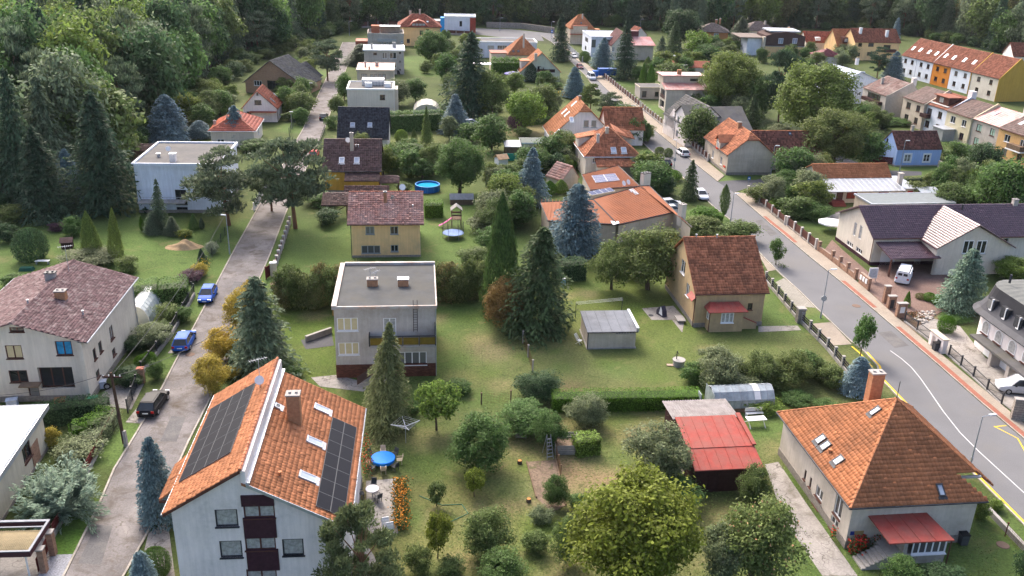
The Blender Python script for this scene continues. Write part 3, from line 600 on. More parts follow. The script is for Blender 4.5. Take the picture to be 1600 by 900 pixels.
# ------------------------------------------------------------ houses along the left street
# left edge: big maroon-roofed house
h = House('house', 'large cream house under a wide maroon shingle roof flecked with white at the left edge', (135, 535), 6.5, 13, 16.6, 5.7, .55, anchor=(13, 0))
h.gable_y(8.6)
h.win('F', 22, 550, 1.5, 1.4, 2, 1, BROWNP, G_BLIND); h.win('F', 100, 544, 1.5, 1.5, 2, 1, BROWNP, mat('blue_curtain', (.03, .22, .42), var=.5)); h.win('F', 29, 588, 1.7, 1.3, 2, 1, BROWNP, G_DARK)
h.win('F', 26, 515, 1.3, .5, 2, 1, BROWNP, G_DARK); h.winu('F', 8.9, 2.5, 3.2, 2.3, 3, 1, BROWNP, G_DARK, depth=.5); h.winu('F', 6.6, .9, 1.0, 1.6, 1, 1, BROWNP, G_DARK, depth=.2)
h.win('R', 174, 520, 1.1, 1.5, 2, 1, BROWNP, G_CURT); h.win('R', 157, 542, .9, 1.2, 1, 1, BROWNP, G_DARK); h.win('R', 148, 553, .8, 1.2, 1, 1, BROWNP, G_DARK); h.win('R', 178, 550, 1.0, .8, 1, 1, BROWNP, G_DARK); h.win('R', 153, 584, 1.0, .8, 1, 1, BROWNP, G_DARK)
h.walls(PCREAM); h.plinth(.6, PLINTHM); h.roof(T_MAR, ('shingle', .34, .27, .035), gut=GREYM, cap=T_MAR)
h.chimney(96, 466, 1.0, .7, .8, BRICK, CONC); h.chimney(80, 436, 1.0, .6, .7, CONC, DARKM); h.pipe(130, 492, .4); h.pipe(44, 475, .4); x = h.roofhit(108, 425)[0]; h.aerial(x, 3.0)
h.box('porch_canopy', mat('brown_felt', (.22, .15, .1)), h.w-6.2, -1.0, 2.0, h.w-4.4, 0, 2.12); h.box('corner_pillar', PCREAM, h.w-.35, -.45, 0, h.w+.02, -.002, h.hw-.1); h.down(h.w+.08, h.d-.1)
# lower left: pale metal roof
h = House('house', 'low cream house with pale sheet-metal flat roof at the bottom left edge', (75, 634), 4.0, 13, 12.0, 8, .45, anchor=(13, 12))
h.win('R', 42, 706, 1.7, 1.5, 2, 1, BROWNP, G_DARK); h.win('R', 24, 780, .5, .5, 1, 1, DARKM, G_DARK); h.flat(T_WHITER, None, .2, .3, 0); h.walls(mat('pale_cream_render', (.55, .50, .40), var=.06, bump=.2)); h.plinth(.3, PLINTHM)
b = MB()
for i in range(8): y = -.3+i*h.d/7; b.box(-.4, y-.03, h.z+.18, h.w+.45, y+.03, h.z+.22)
t = h.piece('roof_seam', b, ZINC); h.box('fascia', ZINC, h.w+.47, -.5, h.z-.3, h.w+.52, h.d+.5, h.z+.16); h.box('brick_panel', PBRICK, h.w+.01, 7.6, .3, h.w+.06, 9.2, 2.2)
# white modern flat roof
h = House('house', 'white-blue flat-roofed modern house half hidden behind pine trees', (205, 259), 7.6, 13.2, 14.5, 5, .25)
h.win('F', 283, 308, 1.7, 2.4, 2, 1, DARKM, G_DARK); h.win('F', 285, 329, 1.7, .9, 2, 1, DARKM, G_DARK); h.winu('R', 5, 4.5, 1.2, 1.5, 1, 1, DARKM, G_DARK); h.flat(T_FELTL, PWB, .4, .3, .25); h.walls(PWB); h.plinth(.5, PLINTHM)
h.chimney(271, 252, .9, .9, 1.2, PW, ZINC); h.pipe(248, 245, .5, .25); h.dish(h.roofhit(264, 241)[0], .3, .9); h.box('terrace', CONC, .5, -2.0, 2.0, 7.5, -.003, 2.2); b = MB()
for i in range(15): b.bar((.5+i*.5, -1.95, 2.2), (.5+i*.5, -1.95, 3.1), .02, 0, 4)
b.bar((.5, -1.95, 3.1), (7.5, -1.95, 3.1), .03); h.piece('railing', b, GREYM)
# salmon hip-roofed bungalow
h = House('house', 'bungalow with a salmon red hipped roof beside a small blue spruce', (325, 205), 3.3, 9.2, 12, 7, .4)
h.hip(5.8, (h.w/2, 4), (h.w/2, 7.5)); h.win('F', 345, 222, 1.4, 1.2); h.win('R', 404, 205, 1.2, 1.3); h.walls(PCREAM); h.roof(mat('salmon_tile', (.46, .135, .085), rough=.4, var=.12, scale=.6, isl=.15, bump=.1), ('tile', .5, .6, .07), cap=T_RED, gut=WHITE); h.chimney(336, 195, .5, .5, .8, PBEI); h.dish((h.w*.4, 5, 5.6), .2, 1.0)
# steep white gable
h = House('house', 'small white house with a steep rust red gable roof facing the street', (377, 170), 3.0, 8, 8.6, 6.5, .3)
h.gable_y(7.0, h.w*.45); h.win('F', 403, 160, 1.5, 1.0, 3, 1, DARKM, G_DARK); h.win('F', 389, 177, 1.0, .8, 1, 1, DARKM, G_DARK); h.win('F', 402, 147, .4, .5, 1, 1, DARKM, G_DARK); h.win('R', 437, 178, 1.0, 1.2, 1, 1, WHITE, G_DARK); h.walls(PW); h.roof(T_RED, ('tile', .4, .5, .06), gut=BROWNP); h.skylight(425, 157, .7, 1.4); h.skylight(430, 149, .7, 1.4)
h.box('lean_to_roof', T_RED, 1.5, -1.2, 2.3, h.w, -.003, 2.45); h.down(h.w+.08, .1, BROWNP)
# tan brick slate roof
h = House('house', 'tan brick house with a long dark slate roof at the forest edge', (379, 129), 2.6, 17, 12, -10, .5)
h.gable_y(8.6, 7.3); h.win('F', 403, 130, 2.2, 1.3, 3, 1); h.win('F', 429, 133, 4.0, 2.2, 3, 1, DARKM, G_DARK); h.walls(PBRK); h.roof(T_SLATE2, ('tile', .5, .5, .05), gut=DARKM); h.skylight(421, 103, .7, 1.6, WHITE)
h = House('garage', 'slate-roofed side wing of tan brick beside the long slate roof', (446, 122), 2.4, 8, 7, -8, .4, cat='outbuilding'); h.gable_y(6.0, h.w*.42); h.walls(PBRK); h.roof(T_SLATE2, ('tile', .5, .5, .05))
h = House('shed', 'low brown garden shed at the forest edge left of the white-blue house', (197, 236), 2.2, 9, 5, 6, .3, cat='shed'); h.gable_x(3.0); h.winu('F', 3, 1.2, 1.2, 1.0); h.walls(mat('brown_boards', (.16, .10, .07), var=.3)); h.roof(T_BRN, ('tile', .5, .5, .04))
# ------------------------------------------------------------ right of the left street, far to near
h = House('house', 'pale yellow villa with a red hipped roof and an eyebrow dormer at the far end', (622, 42), 6.6, 15.5, 14, 8, .6)
h.hip(10.4, (4.6, h.d/2), (9.0, h.d/2)); h.win('F', 658.5, 51, 1.2, 1.4, 2, 1, BROWNP); h.win('F', 638, 64, 1.1, 1.4, 2, 1, BROWNP); h.win('F', 673, 63, 1.1, 1.4, 2, 1, BROWNP); h.win('F', 668, 48, 1.1, 1.2, 2, 1, BROWNP); h.walls(PYEL); h.roof(T_RED, ('tile', .6, .6, .06), cap=T_RED, gut=BROWNP)
d = MB(); d.prism([(3.2, -.35, 6.9), (10.2, -.35, 6.9), (8.6, -.2, 8.3), (6.7, -.2, 9.0), (4.8, -.2, 8.3)], (0, 2.8, .2)); h.piece('dormer', d, T_RED)
for i in range(4): link('dormer_window', MB().box(-.5, 0, -.35, .5, .05, .35).mesh('dormer_window', G_CURT), h.root, (4.9+i*1.2, -.43, 7.45))
h.chimney(641, 23, .8, .6, 1.3, PBEI); h.chimney(656, 22, .6, .6, 1.6, PBEI); h.skylight(668, 34, .8, 1.0)
h = House('modern_building', 'white modern building with a blue corner and brick red ends at the far end', (694, 26), 6.5, 12.5, 10, 4, .1, cat='building')
h.flat(T_WHITER, WHITE, .3, .3, .2); h.win('F', 720, 37, 1.0, 2.0, 1, 1, DARKM, G_DARK); h.walls(PWB); h.box('red_end', mat('brick_red_panel', (.30, .06, .04)), h.w-2.2, -.12, 0, h.w+.1, h.d, 6.3)
h.box('blue_corner', mat('sky_blue_panel', (.04, .32, .70), rough=.4), -1.6, -.3, 0, -.05, 5, 6.0); h.box('red_wing', mat('brick_red_panel', (.30, .06, .04)), -7, .2, 0, -1.65, 6, 4.6); h.box('wing_roof', ZINC, -8, 0, 4.65, -1.65, 6.3, 4.9)
h = House('house', 'grey cube house with a roof terrace and a rusty roof box far up the street', (574, 56), 5.6, 12.2, 12, 8, .1)
h.flat(T_FELT, PGREY, .9, .25, .8); 
for px in (598, 605, 615): h.win('F', px, 66, .8, .9, 1, 1, WHITE, G_SKY)
h.win('F', 628, 65, .7, .7, 1, 1, WHITE, G_SKY); h.walls(PGREY); h.box('roof_cabin', mat('rust_cabin', (.36, .13, .075)), 1.2, 2, 5.7, 4.0, 6, 8.6); h.box('terrace_roof', ZINC, 4.0, 5, 8.0, 11, 9, 8.2); h.box('terrace_wall', PBEI, 4.2, 8.8, 5.7, 11, 9, 8.0); h.box('balcony', CONC, 3.2, -.9, 3.6, 9.6, -.003, 3.8); h.box('parapet_panel', GREYM, 3.2, -.9, 3.8, 9.6, -.85, 4.8)
h.box('side_annex', T_RED, -4.2, 2, 0, -.1, 9, 3.6)
h = House('house', 'grey-brown cube house with a white flat roof far up the street', (567, 79), 6.8, 12.2, 11.5, 8, .3)
for px, w in ((601, 1.4), (614, 2.0)): h.win('F', px, 87, w, 1.8, 2, 1, WHITE, G_DARK)
for y, px in ((82.5, 625), (96, 625), (109, 625)): h.win('F', px, y, .5, .5, 1, 1, BROWNP, G_DARK)
h.win('F', 617, 102, .9, 1.6, 1, 1); h.win('F', 623, 114, 1.0, 1.2, 1, 1, BROWNP); h.win('F', 586, 84, 1.0, .6, 1, 1, BROWNP); h.flat(T_WHITER, WHITE, .25, .4, .1); h.walls(PGREY); h.chimney(581, 76, .5, .5, 1.4, PGREY); h.chimney(616, 74, 1.0, .8, 1.4, PGREY)
h = House('house', 'grey cube house with a faded orange sheet roof and a row of brown windows', (556, 110), 6.0, 10, 12.5, 6.5, .25)
h.win('F', 569, 119, 1.5, 1.3, 3, 1, BROWNP, G_CURT)
for px in (581, 587, 593.5, 600): h.win('F', px, 119, .85, 1.0, 1, 1, BROWNP, G_CURT)
h.flat(mat('faded_orange_sheet', (.46, .19, .12), rough=.4, var=.2, scale=.5, dirt=(.5, .33, .28), damt=.9), PBEI, .2, .25, .05); h.walls(PBEI); h.chimney(571, 104, .5, .5, 1.2, PGREY); h.chimney(589, 103, .9, .8, .9, PGREY, DARKM); h.chimney(577, 108, .4, .4, .6, BRICK)
h = House('house', 'plain cream cube house with white roof railings beside the dark roof', (541, 140), 6.2, 11, 10.5, 6.5, .15)
h.win('F', 597.5, 152, 1.2, 1.2, 2, 1, BROWNP); h.flat(T_FELTL, WHITE, .25, .4, .2); h.walls(PCREAM); h.box('roof_box', WHITE, 4.0, 2.5, 6.3, 5.6, 3.7, 7.3); h.box('roof_box', WHITE, 8.6, 2.5, 6.3, 10.0, 3.7, 7.2); h.box('roof_cover', GREYM, 3.2, 5, 6.3, 8.4, 8.6, 7.6); b = MB()
for i in range(9): b.bar((3.5+i*.7, 4.2, 6.3), (3.5+i*.7, 4.2, 7.4), .03, 0, 4)
b.bar((3.5, 4.2, 7.4), (9.1, 4.2, 7.4), .04); h.piece('railing', b, WHITE); h.down(h.w+.1, .2, WHITE); h.box('stair_tower', PCREAM, h.w+.01, 4, 0, h.w+.9, 9, 5.6)
h = House('house', 'house under a steep charcoal slate roof with two small roof windows', (526, 217), 3.0, 10.2, 11, 5, .3)
h.gable_x(8.2); h.walls(PW); h.roof(T_SLATE, ('tile', .33, .36, .045), cap=T_SLATE, gut=DARKM); h.skylight(551, 195, .9, .9, ZINC, G_SKY); h.skylight(578, 195, .9, .9, ZINC, G_SKY)
h = House('house', 'ochre yellow house with a broad brown tile roof and a tall pale chimney', (503, 268), 3.8, 10, 12.5, 6.5, .4)
h.gable_x(7.9); h.win('F', 566, 291, 1.6, 1.0, 3, 1); h.walls(POCH); h.plinth(.4, PLINTHM); h.roof(T_BRN, ('tile', .33, .38, .045), cap=T_BRN, gut=DARKM); h.chimney(550, 234, .6, .6, 2.9, PBEI, CONC); h.skylight(534, 251, .9, 1.3, ZINC, G_SKY); h.skylight(557.5, 251, .9, 1.3, ZINC, G_SKY); h.dish(h.roofhit(544, 226)[0], .2, .8, .45); h.pipe(556, 230, .4); h.pipe(560, 230, .4)
hh = h
def lean(h, name, m, pts, th=.12, style=None):
    b = MB(); b.prism(pts, (0, 0, -th)); o = b.build(name, m, h.root)
    if style: t = link(name.replace('roof', 'tile'), tiles_mesh('roof_tile', [pts], m, *style), o); t.name = 'roof_tile'; t['kind'] = 'stuff'
    return o
lean(h, 'porch_roof', T_BRN, [(3.4, -2.4, 2.7), (9.3, -2.4, 2.7), (9.3, -.003, 3.5), (3.4, -.003, 3.5)], style=(.33, .38, .045))
lean(h, 'side_roof', T_BRN, [(9.2, -1.8, 2.2), (12.6, -1.8, 2.2), (12.4, .4, 2.9), (9.2, .4, 2.9)], style=(.33, .38, .03)); h.box('porch_wall', POCH, 4.2, -2.0, 0, 9.0, -.004, 2.5); b = MB()
for p in ((9.3, -1.7), (12.4, -1.7)): b.box(p[0]-.07, p[1]-.07, 0, p[0]+.07, p[1]+.07, 2.2)
h.piece('post', b, DWOOD)
o_ = House('carport', 'brown tiled carport roof between the ochre house and the pale yellow house', (537, 305), 2.6, 7.2, 4, 6.5, .2, cat='carport'); o_.gable_x(3.6); b = MB()
for x in (.2, o_.w-.2):
    for y in (.2, o_.d-.2): b.box(x-.08, y-.08, 0, x+.08, y+.08, 2.7)
o_.piece('post', b, DWOOD); o_.roof(T_BRN, ('tile', .33, .38, .04))
o_ = House('carport', 'low brown tiled lean-to with wooden posts left of the pale yellow house', (501, 321), 2.3, 4.2, 4, 6.5, .15, cat='carport'); o_.rp = [[(-.1, -.1, 2.3), (4.0, -.1, 2.3), (4.0, 3.9, 3.2), (-.1, 3.9, 3.2)]]; b = MB()
for x in (.2, 3.8):
    for y in (.2, 3.6): b.box(x-.08, y-.08, 0, x+.08, y+.08, 2.3+.2*y)
b.bar((2.6, .2, 1.5), (3.8, .2, 2.2), .06); o_.piece('post', b, DWOOD); o_.roof(T_BRN, ('tile', .33, .38, .03))
# pale yellow house, pinkish tiles
h = House('house', 'pale yellow two-storey house with a faded pink tile roof above the long hedge', (542, 351), 5.0, 10.5, 12, 6.5, .55)
h.gable_x(7.9); h.win('F', 578, 360, 1.2, 1.15, 2, 1, GREYM, G_DARK); h.win('F', 616, 360, 1.1, 1.15, 2, 1, GREYM, G_DARK); h.win('F', 579.5, 390, 2.6, 1.2, 3, 1, GREYM, G_DARK); h.win('F', 616.5, 388, 1.05, 1.0, 2, 1, GREYM, G_DARK); h.walls(PYEL); h.plinth(.3, PLINTHM); h.roof(T_PINK, ('tile', .33, .38, .05), cap=T_RED, gut=BROWNP); h.chimney(602, 316, .45, .45, 1.5, BRICK); h.dish(h.roofhit(629, 302)[0], 0, .9, .45); h.skylight(613, 308, .45, .45, DARKM, G_DARK); h.pipe(645, 325, .4); h.down(-.1, .15, DARKM)
# grey cube house
h = House('house', 'grey cube house with a flat felt roof and a mustard yellow balcony', (519, 482), 7.9, 10.4, 12, 6.2, .12)
h.win('F', 543, 507, 2.1, 1.45, 3, 1, WHITE, G_BLIND); h.win('F', 545, 545, 2.1, 1.4, 3, 1, WHITE, G_BLIND); h.win('F', 609, 511, 1.3, 2.0, 2, 1, WHITE, G_CURT, False); h.win('F', 644, 560, 3.0, 1.5, 4, 1, WHITE, G_DARK)
h.flat(T_FELT, None, .1, .3, 0.0); h.walls(PGREY)
b = MB(); x0, x1, y0, y1, z0, z1 = -.2, h.w+.2, -.2, h.d+.2, h.z-.12, h.z+.3
b.box(x0, y0, z0, x0+.5, y1, z1); b.box(x0+.5, y1-.35, z0, x1, y1, z1+.1); b.box(x0+.5, y0, z0, x1, y0+.16, z1-.1); b.box(x1-.14, y0+.16, z0, x1, y1-.35, z1-.12)
h.piece('parapet', b, mat('rusty_coping', (.42, .41, .40), rough=.5, var=.15, scale=.8, dirt=(.33, .15, .06), dscale=.9, damt=.85)); h.plinth(1.5, DBRICK, .05)
h.chimney(582, 446, 1.1, .7, .75, BRICK, CONC); h.chimney(630, 446, 1.1, .7, .75, BRICK, ZINC); h.aerial(h.roofhit(579, 447)[0]+Vector((0, 0, .7)), 1.4, .5); h.aerial(h.roofhit(588, 446)[0]+Vector((0, 0, .5)), 1.2, 1.0)
b = MB(); b.box(3.5, -1.15, 3.9, h.w, -.003, 4.08); h.piece('balcony_slab', b, CONC)
for i in range(4):
    a = 3.55+i*1.66; MB().box(a+.05, -1.12, 4.2, a+1.58, -1.08, 5.0).build('balcony_panel', MUST, h.root)
b = MB()
for i in range(5): b.box(3.5+i*1.66, -1.16, 4.08, 3.58+i*1.66, -1.04, 5.1)
b.box(3.45, -1.18, 5.1, h.w, -1.02, 5.18); b.box(3.45, -1.18, 4.08, 3.52, -.01, 5.2); b.box(h.w-.06, -1.02, 4.08, h.w, -.01, 6.2); h.piece('balcony_frame', b, DARKM)
b = MB(); X = h.hit(649, 500, 'y', 0).x
for dx in (-.2, .2): b.bar((X+dx, -.12, 5.2), (X+dx, -.12, 8.7), .025, 0, 4)
for i in range(11): b.bar((X-.2, -.12, 5.4+i*.28), (X+.2, -.12, 5.4+i*.28), .018, 0, 4)
h.piece('roof_ladder', b, DWOOD)
b = MB()
for i in range(6): b.box(2.2+i*.3, -2.2, .0, 2.5+i*.3, -1.0, .22*(i+1))
b.box(4.0, -2.2, 0, 5.2, -.06, 1.4); h.piece('outside_stairs', b, CONC); b = MB(); b.prism([(2.2, -2.25, .3), (4.0, -2.25, 1.6), (4.0, -2.25, 2.5), (2.2, -2.25, 1.2)], (0, .05, 0)); h.piece('stair_rail', b, LATH)
b = MB(); b.box(-.9, 7, 3.9, -.06, 11, 4.05); b.box(-.9, 7, 4.05, -.85, 11, 4.9); h.piece('side_balcony', b, MUST); h.down(h.w+.07, .1, GREYM)
# orange duplex with solar panels
h = House('house', 'white apartment house with an orange tile roof carrying two banks of black solar panels', (252, 808), 8.5, 11.9, 16.3, 5.5, .5)
h.gable_y(11.75, 4.65, .25, 7.0, 10.7)
for px, py, w in ((354, 809.5, 1.45), (361, 858, 1.45), (458, 855, 1.4)): h.win('F', px, py, w, 1.35, 1, 1, DARKM, G_CURT)
h.winu('F', 2.4, 1.9, 1.45, 1.35, 1, 1, DARKM, G_CURT); h.winu('F', 8.2, 1.9, 1.4, 1.3, 1, 1, DARKM, G_CURT)
cx = h.hit(407, 830, 'y', 0).x
for k, py in enumerate((798.5, 849, 899)): h.win('F', 405+k*2, py, 2.0, 1.08, 2, 1, BROWNP, G_CURT)
h.walls(PW); h.plinth(.5, PLINTHM)
zs = [h.hit(405, y, 'y', 0).z for y in (773, 790, 808, 840, 858, 891, 908)]
b = MB()
for i in (0, 2, 4): b.box(cx-1.05, -.09, zs[i+1]-.0 if i == 0 else zs[i+1], cx+1.05, -.004, zs[i])
b.box(cx-1.05, -.09, 0, cx+1.05, -.004, zs[6]); h.piece('timber_cladding', b, CLAD)
h.roof(T_OR, ('tile', TW, TH, .05), cap=T_OLD, gut=GREYM)
h.piece('ridge_wall', MB().box(4.66, -.2, 10.3, 4.95, h.d+.2, 11.62), PW); h.piece('ridge_flashing', MB().box(4.95, -.25, 10.62, 5.18, h.d+.25, 10.76), ZINC)
lean(h, 'side_porch_roof', T_OR, [(-1.6, 7.2, 7.5), (-1.6, 2.8, 7.5), (-.3, 2.8, 8.62), (-.3, 7.2, 8.62)], style=(TW, TH, .05)); h.piece('verge_board', MB().box(-1.62, 2.7, 7.3, -.3, 2.76, 7.5), BROWNP)
h.piece('verge_board', MB().prism([(-.5, -.29, 8.3), (4.65, -.29, 11.5), (4.65, -.29, 11.72), (-.5, -.29, 8.52)], (0, .05, 0)), BROWNP); h.piece('verge_board', MB().prism([(4.95, -.29, 10.45), (h.w+.5, -.29, 6.8), (h.w+.5, -.29, 7.05), (4.95, -.29, 10.7)], (0, .05, 0)), ZINC)
h.solar(345, 672, 6, 4, 1.62, 1.05, PV, .02); h.solar(527, 726, 7, 2, 1.62, 1.02, PV, .02)
h.chimney(461, 658, .95, .75, 2.3, BRICK, CONC); h.skylight(502, 640.5, .8, 1.3, ZINC, G_SKY); h.skylight(491, 692, .8, 1.3, ZINC, G_SKY); h.skylight(480, 747, .8, 1.3, ZINC, G_SKY); h.skylight(433, 636, .6, .5, ZINC, G_DARK); h.pipe(438, 745, .35, .09, T_OR)
x = h.roofhit(407, 604)[0]; h.aerial(x, 2.4, .5); h.dish(x+Vector((0, -.2, 0)), .3, .7, .35)
# ------------------------------------------------------------ houses in the middle and right of the right street
h = House('house', 'tan gabled house with an old orange-brown tile roof above the central lawn', (1086, 460), 4.4, 9.1, 12.9, 7.5, .35)
h.gable_x(9.2); h.win('L', 1067.5, 417, 1.6, 1.7, 2, 1, WHITE, G_DARK, WHITE); h.win('L', 1074.5, 453, 1.2, 1.6, 2, 1, WHITE, G_DARK, WHITE); h.win('F', 1172, 479, .6, .9, 1, 1, BROWNP, G_DARK)
h.walls(PTAN); h.plinth(.55, PLINTHM); h.roof(T_OLD, ('tile', TW, .37, .05), cap=T_OLD, gut=BROWNP); h.down(-.08, .1, BROWNP); h.pipe(1120, 372, .4); h.pipe(1088, 371, .35)
x0, x1 = h.hit(1107, 500, 'y', -1.3).x+.1, h.hit(1160, 500, 'y', -1.3).x
w = h.box('porch_wall', PTAN, x0, -1.5, 0, x1, -.004, 2.75)
b = MB(); b.prism([(x0-.35, -1.9, 2.7), (x1+.35, -1.9, 2.7), (x1-.3, -.3, 3.35), (x0+.3, -.3, 3.35)], (0, 0, -.09)); b.prism([(x0-.35, -1.9, 2.7), (x0+.3, -.3, 3.35), (x0+.3, .1, 3.35), (x0-.35, .1, 2.7)], (0, 0, -.09)); b.prism([(x1+.35, -1.9, 2.7), (x1+.35, .1, 2.7), (x1-.3, .1, 3.35), (x1-.3, -.3, 3.35)], (0, 0, -.09))
for i in range(1, 5): t = i/5; b.bar((x0-.35+(x1-x0+.7)*t, -1.9, 2.72), (x0+.3+(x1-x0-.6)*t, -.3, 3.37), .03, 0, 4)
h.piece('porch_roof', b, REDM); fr, pa, si = win_meshes(1.5, 1.3, 3, 1, WHITE, G_CURT, WHITE); o = link('window', fr, h.root, ((x0+x1)/2+.05, -1.53, 1.85)); link('pane', pa, o); link('sill', si, o, (0, 0, -.65))
fr, pa, si = win_meshes(.7, 1.1, 1, 1, WHITE, G_CURT, WHITE); o = link('window', fr, h.root, (x0-.03, -.75, 1.95), -math.pi/2); link('pane', pa, o)
b = MB(); b.prism([(x1, -.9, 0), (x1+2.0, -.9, 0), (x1+2.0, -.9, .7), (x1, -.9, 1.6)], (0, .15, 0)); h.piece('stair_wall', b, PTAN); MB().prism([(x1, -.95, 1.6), (x1+2.0, -.95, .7), (x1+2.0, -.7, .7), (x1, -.7, 1.6)], (0, 0, .08)).build('stair_coping', REDM, h.root); h.box('outside_stairs', CONC, x1, -.74, 0, x1+1.6, -.004, .7)
o = lean(h, 'window_canopy', REDM, [(-.55, h.d-10.2, 3.4), (-.55, h.d-12.2, 3.4), (-.003, h.d-12.2, 3.9), (-.003, h.d-10.2, 3.9)], .08); h.down(x0-.05, -1.45, BROWNP, 2.6); h.box('bench_slab', CONC, -1.6, 1.0, .3, -.6, 2.6, .42)
# concrete shed on the lawn
h = House('shed', 'small flat grey-roofed concrete shed standing alone on the central lawn', (918, 519), 2.15, 5.7, 5.2, 6, .15, cat='shed')
h.rp = [[(-.15, -.15, 2.15), (h.w+.15, -.15, 2.15), (h.w+.15, h.d+.15, 2.45), (-.15, h.d+.15, 2.45)]]; h.hw = 2.1; h.tops = {'L': [(0, 2.3), (h.d, 2.1)], 'R': [(0, 2.1), (h.d, 2.3)], 'B': [(0, 2.3), (h.w, 2.3)], 'F': [(0, 2.1), (h.w, 2.1)]}; h.eaves = [((-.2, -.2, 2.1), (h.w+.2, -.2, 2.1))]
h.winu('F', 4.2, 1.85, 2.2, .25, 7, 1, PGREY, G_DARK, False); h.walls(PBEI); h.roof(mat('light_grey_sheet', (.16, .17, .19), var=.15, scale=1, dirt=(.1, .1, .1)), ('seam', 1.12, .02), gut=DARKM); h.plinth(.12, CONC, .12); h.box('parapet', ZINC, h.w+.0, -.2, 2.12, h.w+.3, h.d+.2, 2.6); h.down(-.05, -.08, DARKM)
# pyramid roof villa bottom right
h = House('house', 'grey villa with a large pyramid of orange tiles and a red porch canopy', (1328.6, 794), 4.15, 12.9, 14.3, 7.4, .5)
AP = (h.w/2, h.d/2-.1, 9.35); h.hip(9.35, (h.w/2, h.d/2-.1)); n1 = h.hit(1490, 738, 'y', 2.2)
sl = (9.35-4.15)/(AP[1]+.5)
def onf(px, py):
    q, d = h.lray(px, py); n = Vector((0, -sl, 1)); t = (Vector((0, -.5, 4.15))-q).dot(n)/d.dot(n); return tuple(q+d*t)
pe, pn, ph_ = onf(1544, 783), onf(1491, 738), onf(1524, 736)
pe = (pe[0], -.5, 4.15)
h.rp[0] = [(-.5, -.5, 4.15), pe, pn, ph_, AP]; h.caps[1] = (ph_, AP)
yh = ph_[1]; h.rp[1] = [(h.w+.5, h.d+.5, 4.15), (h.w+.5, ph_[1]+.2, 4.15), ph_, AP][:2]+[ph_, AP]
h.rp[1] = [(h.w+.5, yh, 4.15), (h.w+.5, h.d+.5, 4.15), AP, ph_]
h.eaves = [((-.56, -.56, 4.1), (pe[0], -.56, 4.1)), ((-.56, -.56, 4.1), (-.56, h.d+.56, 4.1))]
for px, py, w, hh_ in ((1258, 742, .35, .95), (1266.5, 754, .35, .95), (1280, 771, 1.2, 1.0), (1310, 792, 1.2, 1.8), (1271, 812, 1.2, .9), (1300.5, 832, 1.2, 1.2)): h.win('L', px, py, w, hh_, 2 if w > 1 else 1, 1, WHITE if w > 1 else BROWNP, G_DARK, BROWNP)
wv = h.w; h.w = pe[0]-.45; h.walls(PGREY if 0 else mat('grey_beige_render', (.54, .485, .42), var=.1, scale=.6, bump=.35, dirt=(.32, .28, .23), damt=.7)); h.plinth(.7, PLINTHM); h.w = wv
h.roof(T_OR2, ('tile', TW, TH, .05), cap=T_OR, gut=DARKM)
for a, b_ in ((1283, 687), (1290.5, 697), (1311, 720)): h.skylight(a, b_, .75, .95, DARKM, G_SKY)
h.skylight(1368, 643, .6, 1.0, DARKM, G_SKY); h.skylight(1469, 766, .55, 1.0, DARKM, G_SKY); h.pipe(1296, 708, .3, .1, T_OR); x = h.roofhit(1403, 625)[0]
b = MB().box(-.55, -.4, -3, .55, .4, 2.1); o = b.build('chimney', BRICK, h.root, (AP[0]+.6, AP[1]+4.4, 7.3)); MB().box(-.62, -.46, 2.1, .62, .46, 2.22).bar((-.28, 0, 2.2), (-.28, 0, 2.34), .13, 0, 8).bar((.28, 0, 2.2), (.28, 0, 2.34), .13, 0, 8).build('chimney_cap', CONC, o)
MB().bar((0, 0, 0), (0, 0, 1.6), .03).build('lightning_rod', DARKM, h.root, AP)
c0, c1 = h.hit(1389, 855, 'y', -2.3).x, h.hit(1485, 852, 'y', -2.3).x
b = MB(); b.prism([(c0-.2, -2.6, 2.35), (c1, -2.6, 2.35), (c1-.9, -.003, 3.0), (c0-.2-.5, -.003, 3.0)], (0, 0, -.1))
for i in range(1, 4): t = i/4; b.bar((c0-.2+(c1-c0)*t, -2.6, 2.38), (c0-.7+(c1-c0-.2)*t, -.01, 3.03), .03, 0, 4)
h.piece('porch_canopy', b, REDM); h.box('bay_wall', PGREY, c0+1.3, -2.2, 0, c1-.2, -.004, .9); h.box('bay_wall', PGREY, c0+1.3, -2.2, .9, c0+1.6, -.004, 2.32)
fr, pa, si = win_meshes(2.7, 1.3, 5, 1, WHITE, G_DARK, WHITE); o = link('window', fr, h.root, ((c0+c1)/2+.85, -2.2, 1.58)); link('pane', pa, o); link('sill', si, o, (0, 0, -.65)); h.down(c1-.1, -2.45, BROWNP, 2.3); h.box('bay_wall', PGREY, c1-.35, -2.2, .9, c1-.2, -.004, 2.32)
b = MB()
for i in range(6): b.box(.3-.0, -3.6+i*.0, 0, 0, 0, 0) if 0 else b.box(.1+i*.32, -2.6, .0, .1+(i+1)*.32+.01*i, -1.1, .17*(i+1)-.003*i)
h.piece('front_steps', b, CONC); h.box('porch_landing', CONC, 2.1, -2.6, 0, c0+1.3, -.004, 1.04)
MB().box(-.38, -.03, -.19, .38, 0, .19).build('house_sign', mat('brass_sign', (.30, .22, .1), var=.2), h.root, h.hit(1342, 832.5, 'y', -.004)); MB().box(-.16, -.03, -.17, .16, 0, .17).build('house_number', mat('blue_enamel', (.02, .04, .2), var=.05), h.root, h.hit(1331.5, 833, 'y', -.004))
b = MB(); b.box(pn[0], pn[1]-.2, pn[2]-.5, pe[0]+.3, ph_[1], pn[2]-.35); h.piece('notch_flashing', b, ZINC)
